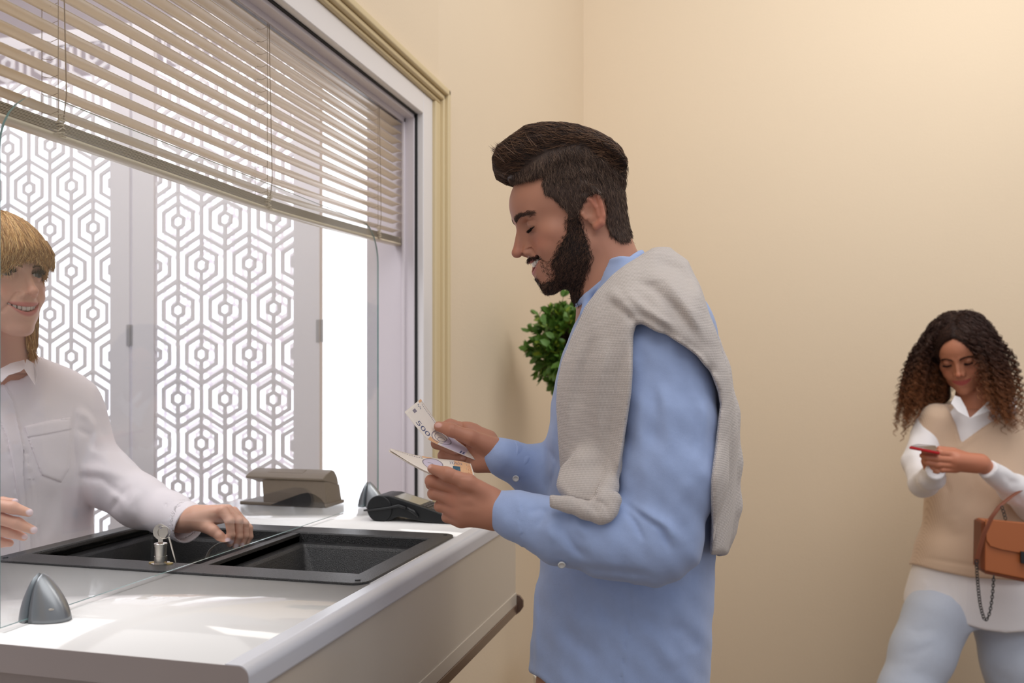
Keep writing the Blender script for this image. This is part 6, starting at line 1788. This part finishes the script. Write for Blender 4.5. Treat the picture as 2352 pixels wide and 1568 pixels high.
# ---------------------------------------------------------------- the woman waiting by the wall
r3 = np.random.default_rng(5)
DW = 3.0
M['vest'] = knit('beige_knit', (222, 196, 172), (196, 166, 140), size=.009, strength=.25)
M['wshirt'] = fabric('white_cotton', (238, 236, 240), fiber=.01, bump=.12)
M['jeans'] = fabric('light_denim', (194, 204, 222), fiber=.03, bump=.25)
M['bag'] = mat('tan_leather', (178, 104, 62), .38, spec=.5, bump=(300, .15, .0006))
M['bagd'] = mat('tan_leather_edge', (120, 62, 36), .5)
M['chain'] = mat('dark_chain', (70, 70, 72), .3, .9)
M['phone'] = mat('red_phone', (196, 24, 30), .18, .2, coat=.5)
M['phoneb'] = mat('phone_glass', (20, 20, 22), .05, coat=.5)
W = lambda x, y, d=0.0: CP(x, y, DW + d)
def qw(n): return n * DW / F
wm = thing('person', 'woman with long curly brown hair in a beige knitted vest, looking at a red phone', 'person', C2W(CP(2245, HOR, DW) * V3(1, 1, 0)))
HW = head_frame(W(2212, 817), -36, 27, 7, 1.03)
o_w = dict(fem=1.0, smile=.55, nosey=109, nosez=-15, lidz=0.0, noears=True)
BW = body_frame(2250, DW + .02, -16)
rW = smooth_rows([(CP(0, y, DW)[2], dx * DW / F, 0, a, b) for y, dx, a, b in ((915, -8, .05, .05), (935, 0, .10, .07), (955, 4, .150, .085), (985, 8, .168, .10), (1060, 4, .160, .118), (1140, -4, .150, .112), (1220, -10, .155, .11), (1300, -14, .185, .125), (1340, -16, .20, .132))], 50)
rS = smooth_rows([(CP(0, y, DW)[2], dx * DW / F, 0, a, b) for y, dx, a, b in ((1270, -14, .168, .112), (1330, -12, .200, .125), (1380, -10, .222, .135), (1440, -8, .225, .140), (1470, -8, .225, .14))], 30)
rJ = smooth_rows([(CP(0, y, DW)[2], dx * DW / F, 0, a, b) for y, dx, a, b in ((1290, -14, .150, .10), (1360, -12, .182, .118), (1430, -8, .190, .12))], 20)
def w_arm_r(p): return chain(p, [W(2140, 975, .05), W(2112, 1060, .0), W(2122, 1108, -.10), W(2140, 1098, -.20), W(2150, 1080, -.26)], [.055, .052, .044, .036, .028], .02)
def w_arm_l(p): return chain(p, [W(2352, 985, .02), W(2385, 1080, -.04), W(2375, 1158, -.10), W(2330, 1124, -.19), W(2268, 1076, -.26)], [.056, .058, .056, .044, .031], .02)
def w_torso(p): return loft_b(p, BW, rW)
def w_neck(p): return smin(cap(p, W(2234, 858, .01), W(2240, 930, .02), .047, .055), cap(p, W(2240, 915, .02), W(2250, 985, .03), .055, .07), .03)
def w_head(p): return smin(head_sdf(to_local(HW, p), o_w), w_neck(p), .02)
WF = [(-2, 8, [(2160, 1090), (2180, 1130), (2170, 1180)]), (2, 12, [(2290, 1080), (2300, 1130), (2290, 1180)]), (-2, 10, [(2230, 1060), (2240, 1120), (2220, 1180)]), (-2.2, 5, [(2108, 1278), (2180, 1290), (2240, 1300), (2352, 1312)]), (2, 14, [(2190, 1180), (2200, 1230)])]
def w_vest(p):
    x, y = picxy(p)
    d = w_torso(p) - .008 + folds(p, WF) + .0015 * np.sin(p[:, 2] * 40 + p[:, 0] * 20)
    d = smin(d, cap(p, W(2150, 960, .02), W(2136, 1000, .03), .050, .045), .04)
    vee = [(2163, 905), (2196, 975), (2208, 1017), (2262, 978), (2335, 935), (2352, 890), (2300, 850), (2160, 850)]
    front = p[:, 1] < DW
    d = smax(d, np.where(front, -polyd(x, y, vee), -30) * (DW / F), .004)
    rib = np.abs(polyd(x, y, vee)) 
    d = d - np.where(front, .0022 * np.exp(-((rib - 7) / 5.0) ** 2), 0) + np.where(front & (rib < 15), .0008 * np.sin((x + .5 * y) * 1.1), 0)
    hem = np.interp(x, [2100, 2160, 2230, 2352, 2450], [1296, 1312, 1326, 1334, 1334])
    d = smax(d, (y - hem).astype(F32) * (DW / F), .004)
    d = smax(d, -smin(w_arm_r(p) - .003, w_arm_l(p) - .003, .005) * 1.0 - 0 * d, .006) if False else d
    return smax(d, -(cap(p, W(2234, 840), W(2242, 925), .058, .066)), .006)
def w_shirt(p):
    x, y = picxy(p)
    d = loft_b(p, BW, rS)
    hem = np.interp(x, [2070, 2080, 2100, 2160, 2212, 2260, 2310, 2352, 2420], [1370, 1388, 1402, 1418, 1432, 1446, 1453, 1450, 1440])
    d = d + folds(p, [(-1.5, 2, [(2200, 1330), (2205, 1380), (2208, 1435)]), (1.8, 3, [(2222, 1335), (2220, 1380), (2216, 1435)]), (-2, 8, [(2178, 1330), (2182, 1360), (2190, 1385)]), (2, 10, [(2130, 1330), (2120, 1370)])])
    d = smax(d, (y - hem).astype(F32) * (DW / F), .003)
    arms = np.minimum(w_arm_r(p), w_arm_l(p)) + .0022 * np.sin(p[:, 0] * 70 + p[:, 2] * 60) * np.sin(p[:, 1] * 60)
    arms = arms + folds(p, [(-3, 7, [(2352, 1110), (2320, 1105), (2300, 1085)]), (3, 9, [(2352, 1140), (2310, 1120)]), (-3, 5, [(2330, 1130), (2350, 1160)]), (-2, 5, [(2100, 1080), (2130, 1095)]), (2, 6, [(2105, 1100), (2130, 1115)])])
    e1 = W(2148, 1082, -.26); e2 = W(2268, 1076, -.26)
    a1 = e1 - W(2122, 1108, -.10); a1 = a1 / np.linalg.norm(a1); a2 = e2 - W(2330, 1124, -.19); a2 = a2 / np.linalg.norm(a2)
    for e, a in ((e1, a1), (e2, a2)):
        arms = smax(arms, np.where(ln(p - e.astype(F32)) < .08, (p - e.astype(F32)) @ a.astype(F32) - .004, -1), .002)
    d = np.minimum(d, arms)
    yoke = smax(w_torso(p) - .001, -(p[:, 2] - CP(0, 1100, DW)[2]), .004)
    d = np.minimum(d, yoke)
    op = [(2212, 900), (2196, 925), (2226, 960), (2290, 922), (2270, 890)]
    d = smax(d, np.where(p[:, 1] < DW, -polyd(x, y, op), -30) * (DW / F), .003)
    return smax(d, -(cap(p, W(2234, 830), W(2241, 915), .054, .060)), .006)
def w_collar(p):
    d = None
    ring = [bpt(BW, .060 * math.cos(a), -.006 + .056 * math.sin(a), CP(0, 912, DW)[2] - .010 * math.sin(a)) for a in np.linspace(math.radians(40), math.radians(-220), 16)]
    return chain(p, ring, [.010] * 16, 0)
def w_jeans(p):
    d = loft_b(p, BW, rJ)
    l1 = chain(p, [W(2150, 1420, .0), W(2118, 1500, -.03), W(2084, 1590, -.06), W(2050, 1720, -.06), W(2045, 1800, .0)], [.108, .098, .088, .072, .068], .03)
    l2 = chain(p, [W(2312, 1430, .02), W(2330, 1520, .0), W(2340, 1620, -.01), W(2350, 1790, .05)], [.108, .100, .088, .070], .03)
    d = smin(d, np.minimum(l1, l2), .03)
    return d + folds(p, [(-2.6, 7, [(2080, 1440), (2110, 1450), (2150, 1440)]), (2.4, 9, [(2070, 1465), (2110, 1475), (2160, 1462)]), (-2.4, 8, [(2060, 1500), (2100, 1500), (2150, 1480)]), (2.2, 10, [(2050, 1530), (2090, 1540), (2130, 1520)]), (-1.2, 2.2, [(2185, 1430), (2150, 1500), (2128, 1568)]), (-2, 9, [(2270, 1520), (2290, 1550), (2330, 1568)])])
DH = 2.74
def HH(x, y, d=0.0): return CP(x, y, DH + d)
def qh(n): return n * DH / F
def w_hand(p):
    palm = cap(p, HH(2276, 1082, .01), HH(2256, 1066), qh(19), qh(17))
    palm = smin(palm, cap(p, HH(2250, 1062), HH(2196, 1056, -.004), qh(21), qh(20)), .012)
    palm = smin(palm, cap(p, HH(2240, 1072), HH(2190, 1070, .0), qh(14), qh(12)), .012)
    fs = [([(2196, 1044, -.004), (2160, 1040, -.008), (2132, 1038, .0), (2122, 1036, .008)], (9.5, 8.6, 7.6, 6)),
          ([(2192, 1056, -.006), (2152, 1053, -.012), (2128, 1050, -.004), (2118, 1046, .008)], (9.5, 8.6, 7.6, 6)),
          ([(2192, 1068, -.004), (2154, 1066, -.010), (2132, 1062, -.002), (2122, 1058, .010)], (9, 8.2, 7.2, 5.8)),
          ([(2194, 1078, .0), (2164, 1078, -.006), (2144, 1074, .002), (2134, 1070, .012)], (8, 7.2, 6.4, 5.2))]
    d = None
    for pts, rs in fs:
        e = chain(p, [HH(*a) for a in pts], [qh(r) for r in rs], .004); d = e if d is None else smin(d, e, .002)
    d = smin(palm, d, .008)
    d = smin(d, chain(p, [HH(2222, 1050, .014), HH(2190, 1036, .012), HH(2158, 1030, .008)], [qh(12), qh(8.5), qh(6.5)], .004), .006)
    # the other hand, underneath
    o_ = cap(p, HH(2148, 1092, .03), HH(2150, 1072, .03), .026, .030)
    o_ = smin(o_, chain(p, [HH(2132, 1080, .03), HH(2124, 1060, .03), HH(2122, 1046, .024)], [.012, .010, .008], .004), .006)
    return np.minimum(d, o_)
w_skin = L3(188, 126, 98)
def w_hcol(p): return face_colors(to_local(HW, p), np.tile(w_skin, (len(p), 1)), L3(176, 84, 80), L3(188, 108, 84), o_w)
def w_hairf(p):
    q = to_local(HW, p); qs = q.copy(); qs[:, 0] = np.abs(q[:, 0])
    d = ell(q, (0, -10*mm, 50*mm), (92*mm, 104*mm, 92*mm))
    d = smin(d, cap(qs, (78*mm, -4*mm, 30*mm), (96*mm, 6*mm, -130*mm), 30*mm, 34*mm), .04)
    d = smin(d, ell(q, (0, -60*mm, -50*mm), (95*mm, 55*mm, 110*mm)), .03)
    face = ell(q, (-4*mm, 100*mm, -10*mm), (62*mm, 80*mm, 112*mm))
    return smax(d, -face, .008)
def curls(n, seed, sel):
    rr = np.random.default_rng(seed); out = []; cols = []
    R_ = HW['R']; K = 44
    k = 0
    while len(out) < n and k < n * 6:
        k += 1
        th = rr.uniform(-math.pi, math.pi); ph = rr.uniform(0.0, 1.0)
        # root on the scalp: th 0 = face side
        y0 = math.cos(th) * .080 * math.sin(ph * 1.45) - .010; x0 = math.sin(th) * .072 * math.sin(ph * 1.45); z0 = .055 + .074 * math.cos(ph * 1.45)
        if y0 > .045 and ph > .62: continue
        root = to_cam(HW, (x0, y0, z0))
        rad = np.array([x0, y0 * (1 if y0 < 0 else .25), 0.0]); rad /= np.linalg.norm(rad) + 1e-6
        side = np.sign(x0 + rr.normal(0, .01))
        L = rr.uniform(.24, .37) * (1.0 if y0 < .03 else .92); spread = rr.uniform(.018, .062)
        outd = R_ @ np.array([side * (.55 + abs(rad[0])), rad[1] * .8, .15]); outd[2] = 0
        outd /= np.linalg.norm(outd)
        t = np.linspace(0, 1, K)
        sx = spread * (1 - np.exp(-t * 4.5)) * 1.0 + .045 * t * abs(side)
        base = root[None, :] + outd[None, :] * sx[:, None]
        base = base + np.array([0, 0, 1.0]) * (.022 * np.exp(-((t - .08) / .10) ** 2) - L * np.clip(t - .06, 0, 1) ** 1.05)[:, None]
        if y0 > .0: base = base + (R_ @ np.array([side * .035, -.010, 0]))[None, :] * np.clip(t * 2.5, 0, 1)[:, None]
        rad_c = rr.uniform(.0045, .0105) * np.clip(t * 6, .15, 1); turns = L / rr.uniform(.020, .032); ph0 = rr.uniform(0, 6.28)
        a = ph0 + 2 * math.pi * turns * t
        u = np.array([1.0, 0, 0]); w_ = np.array([0, 1.0, 0])
        c = base + rad_c[:, None] * (np.cos(a)[:, None] * u + np.sin(a)[:, None] * w_)
        # keep clear of the face
        q = to_local(HW, c.astype(F32))
        if ((np.abs(q[:, 0]) < .052) & (q[:, 1] > .04) & (q[:, 2] < .075)).any(): continue
        out.append(c)
    return np.array(out)
def curl_mesh(name, C, parent, r0=.0011):
    n, K, _ = C.shape
    allS = []
    cols = None
    rr = np.random.default_rng(2)
    root = L3(54, 36, 32); mid = L3(74, 48, 38); tip = L3(146, 92, 56)
    # three fine strands per curl
    S = np.concatenate([C + rr.normal(0, .0022, (n, 1, 3)) for _ in range(3)])
    V = strand_mesh(name, S, r0, M['hair'], parent, np.tile(root, (len(S), 1)), taper=.4)
    tt = np.repeat(np.linspace(0, 1, K), 3); jit = rr.uniform(.75, 1.25, len(S))
    c = np.where((tt < .45)[:, None], root + (mid - root) * (tt / .45)[:, None], mid + (tip - mid) * ((tt - .45) / .55)[:, None])
    colr = (c[None] * jit[:, None, None]).reshape(-1, 3)
    V.data.color_attributes['Col'].data.foreach_set('color', np.concatenate([colr, np.ones((len(colr), 1))], 1).astype(F32).ravel())
def build_woman():
    vb, fb = surface_nets(w_head, to_cam(HW, (0, 0, 0)) - .18, to_cam(HW, (0, 0, 0)) + .165, .0022 * QM, 3.0); vb = relax(vb, fb, 1)
    v2, f2 = surface_nets(w_hand, HH(2090, 1115) - V3(0, .06, 0), HH(2310, 1015) + V3(0, .08, 0), .0018 * QM, 3.0); v2 = relax(v2, f2, 1)
    v4, f4 = surface_nets(lambda p: np.minimum(np.minimum(w_torso(p) + .014, np.minimum(w_arm_l(p), w_arm_r(p)) + .012), w_neck(p) + .002), W(2050, 1360) - V3(0, .4, 0), W(2470, 880) + V3(0, .25, 0), .014)
    v, f = join_vf([(vb, fb), (v2, f2), (v4, f4)])
    fast_mesh('body', v, f, M['skin'], wm, np.concatenate([w_hcol(vb.astype(F32)), np.tile(L3(196, 128, 100), (len(v2), 1)), np.tile(w_skin, (len(v4), 1))]))
    sculpt('vest', w_vest, W(2060, 1360) - V3(0, .2, 0), W(2440, 900) + V3(0, .2, 0), .0045 * QM, M['vest'], wm)
    sculpt('shirt', w_shirt, W(2030, 1490) - V3(0, .40, 0), W(2480, 900) + V3(0, .24, 0), .0045 * QM, M['wshirt'], wm)
    sculpt('collar', w_collar, W(2160, 985) - V3(0, .16, 0), W(2350, 885) + V3(0, .12, 0), .0028 * QM, M['wshirt'], wm)
    for pts in ([(2192, 908, -.06), (2183, 926, -.09), (2198, 945, -.105), (2226, 961, -.115), (2216, 936, -.095), (2204, 912, -.06)],
                [(2290, 893, -.05), (2334, 913, -.06), (2331, 952, -.085), (2284, 938, -.098), (2226, 961, -.118), (2262, 928, -.085)]):
        b = MB(); b.prism([C2W(W(*a)) for a in pts], C2W(V3(.001, -.005, .0))); b.build('collar_leaf', M['wshirt'], wm, bevel=.002)
    sculpt('jeans', w_jeans, V3(W(1990, 1800)[0], DW - .3, .06), V3(W(2480, 1300)[0], DW + .3, .85), .007 * QM, M['jeans'], wm)
    for c_ in (W(2035, 1800, -.02) * V3(1, 1, 0) + V3(0, 0, .045), W(2345, 1800, .03) * V3(1, 1, 0) + V3(0, 0, .045)):
        sculpt('shoe', lambda p: smax(smin(ell(p, c_ + V3(-.03, -.05, 0), (.055, .12, .045)), ell(p, c_ + V3(0, .03, .02), (.045, .05, .05)), .02), -p[:, 2] + .002, .003), c_ - V3(.14, .2, .06), c_ + V3(.12, .14, .1), .007, M['wshirt'], wm)
    v, f = surface_nets(w_hairf, to_cam(HW, (0, 0, 0)) - .24, to_cam(HW, (0, 0, 0)) + .20, .005 * QM, 3.0); v = relax(v, f, 2)
    z = to_local(HW, v.astype(F32))[:, 2]; t = np.clip((.02 - z) / .16, 0, 1)
    fast_mesh('hair', v, f, M['hair'], wm, lerp(np.tile(L3(44, 30, 27), (len(v), 1)), L3(74, 46, 34), t))
    C = curls(560, 11, None); print('curls', C.shape)
    curl_mesh('curls', C, wm)
    # hair combed from the parting over the front of the head
    nr = vnormals(v, f); ql = to_local(HW, v.astype(F32))
    def flw(P, n):
        q = to_local(HW, P.astype(F32)); s_ = np.where(q[:, 0] > .004, 1.0, -1.0)
        d = np.stack([s_ * 1.0, .15 - 4 * np.abs(q[:, 0]), -.25 - 6 * np.abs(q[:, 0])], 1); return d @ HW['R'].T
    S = comb(r3, v, nr, 5200, .055, flw, k=14, lift=.05, jitter=.20, weight=((ql[:, 2] > .055) & (ql[:, 1] > -.03)) + 1e-9, sink=0, snap=w_hairf)
    t = np.linspace(0, 1, 14)[None, :, None]; a = r3.uniform(0, 6.28, (len(S), 1, 1))
    S = S + .0028 * np.sin(t * 26 + a) * np.array([.5, .3, 1]) + .0020 * np.cos(t * 26 + a) * np.array([1, .5, -.2])
    strand_mesh('front_hair', S, .0006, M['hair'], wm, shades(r3, len(S), [(58, 40, 35), (44, 30, 27), (84, 58, 46), (70, 48, 40)], .2))
    for sx in (-1, 1):
        br = [(sx * a * mm, b_ * mm, c_ * mm) for a, b_, c_ in ((11, 99, 29), (21, 97, 33), (32, 91, 35), (42, 80, 32))]
        row_hair(r3, HW, br, 260, .008, lambda t, sx=sx: np.stack([sx * (.6 + t), .1 - .5 * t, .5 - t], 1), (.0008, .0006, .0013), .0004, M['hair'], wm, 'eyebrow', shades(r3, 260, [(48, 32, 28), (60, 42, 36)]), opt=o_w)
        la = [(sx * (31 + 12 * t) * mm, (76 + math.sqrt(13.2 ** 2 - (10 * t) ** 2)) * mm, (18 - 6.5 + 2 * t * t) * mm) for t in np.linspace(-1, 1, 9)]
        row_hair(r3, HW, la, 120, .009, lambda t, sx=sx: np.stack([sx * .6 * (t - .3), np.full_like(t, .9), np.full_like(t, -.4)], 1), (.0003, .0004, .0003), .0005, M['hair'], wm, 'eyelashes', shades(r3, 120, [(26, 18, 17)]), up=(0, 0, .3))
build_woman()
# phone
P4 = [CP(2089, 1024, 2.70), CP(2104, 1019, 2.80), CP(2150, 1023, 2.80), CP(2160, 1038, 2.70)]
P4 = [C2W(a) for a in P4]; nrm = np.cross(P4[1] - P4[0], P4[3] - P4[0]); nrm /= np.linalg.norm(nrm); nrm *= -1 if nrm[2] > 0 else 1
ph = thing('smartphone', 'red smartphone held in the hands of the curly haired woman', 'phone', sum(P4) / 4)
b = MB(); b.prism(P4, nrm * .009); b.build('case', M['phone'], ph, bevel=.003, seg=3)
cc = sum(P4) / 4; b = MB(); b.prism([cc + (a - cc) * .92 - nrm * .0006 for a in P4], nrm * .001); b.build('display', M['phoneb'], ph)
# handbag
DB = 2.70
bgf = [(2262, 1196), (2420, 1212), (2424, 1345), (2262, 1312)]
def Bg(x, y, d=0.0): return C2W(CP(x, y, DB + d))
bag = thing('handbag', 'tan leather handbag with flap and dark chain on the curly haired woman arm', 'handbag', Bg(2340, 1320))
dv = C2W(np.array([0.01, .07, 0]))
b = MB(); b.prism([Bg(*a) for a in bgf], dv); b.build('body', M['bag'], bag, bevel=.006, seg=3)
b = MB(); b.prism([Bg(2254, 1200, .01), Bg(2263, 1196, .0), Bg(2262, 1312, .0), Bg(2252, 1306, .012)], dv * .9); b.build('gusset', M['bagd'], bag, bevel=.003)
fl = [(2263, 1192), (2420, 1208), (2422, 1278), (2400, 1280), (2300, 1262), (2275, 1254), (2266, 1240)]
b = MB(); b.prism([Bg(x, y, -.006) for x, y in fl], dv * .08); b.build('flap', M['bag'], bag, bevel=.002)
b = MB(); b.prism([Bg(x, y, .004) for x, y in [(2262, 1311), (2424, 1344), (2424, 1352), (2262, 1317)]], dv * .9); b.build('base_trim', M['bagd'], bag, bevel=.002)
b = MB(); b.prism([Bg(x, y, -.012) for x, y in [(2345, 1266), (2362, 1268), (2362, 1296), (2345, 1293)]], dv * .1)
b.build('clasp', M['chain'], bag, bevel=.001)
b = MB(); sp = [(2345, 1125, .06), (2320, 1142, .04), (2296, 1162, .01), (2276, 1190, -.004), (2260, 1225, -.004), (2250, 1260, -.004), (2244, 1284, -.004)]
rings = []
for i, (x, y, d) in enumerate(sp):
    c = Bg(x, y, d); rings.append([c + C2W(V3(a * .007, bb * .003, 0)) for a, bb in ((-1, -1), (1, -1), (1, 1), (-1, 1))])
b.loft(rings); b.build('strap', M['bagd'], bag, bevel=.0015)
b = MB(); b.tube([Bg(2243 + 4 * math.cos(a), 1290 + 5 * math.sin(a), -.004) for a in np.linspace(0, 6.28, 17)[:-1]], .0016, 6, closed=True); b.build('strap_ring', M['chain'], bag, smooth=True)
def chain_links(pts, name):
    P = [cr(np.array([CP(x, y, DB + d) for x, y, d in pts]), t) for t in np.linspace(0, 1, 400)]
    P = np.array([C2W(q) for q in P]); L_ = np.concatenate([[0], np.cumsum(np.linalg.norm(np.diff(P, axis=0), axis=1))]); n = int(L_[-1] / .0085)
    b = MB()
    for i in range(n):
        s0 = L_[-1] * i / n; c = np.array([np.interp(s0, L_, P[:, k]) for k in range(3)]); c2 = np.array([np.interp(min(s0 + .003, L_[-1]), L_, P[:, k]) for k in range(3)])
        t = c2 - c; t /= np.linalg.norm(t) + 1e-9; u = np.cross(t, [CT * 0 - ST, CT, 0]); u /= np.linalg.norm(u) + 1e-9; w = np.cross(t, u)
        if i % 2: u, w = (u + w) * .707, (w - u) * .707
        b.tube([c + t * .0062 * math.cos(a) + u * .0040 * math.sin(a) for a in np.linspace(0, 6.28, 11)[:-1]], .0014, 5, closed=True)
    b.build(name, M['chain'], bag, smooth=True, fixn=False)
chain_links([(2243, 1296, -.004), (2246, 1340, -.006), (2252, 1390, -.010), (2262, 1422, -.010), (2272, 1410, -.010), (2279, 1370, -.008), (2283, 1318, -.008)], 'chain')
chain_links([(2302, 1166, .0), (2307, 1182, -.002), (2311, 1197, -.004)], 'chain')
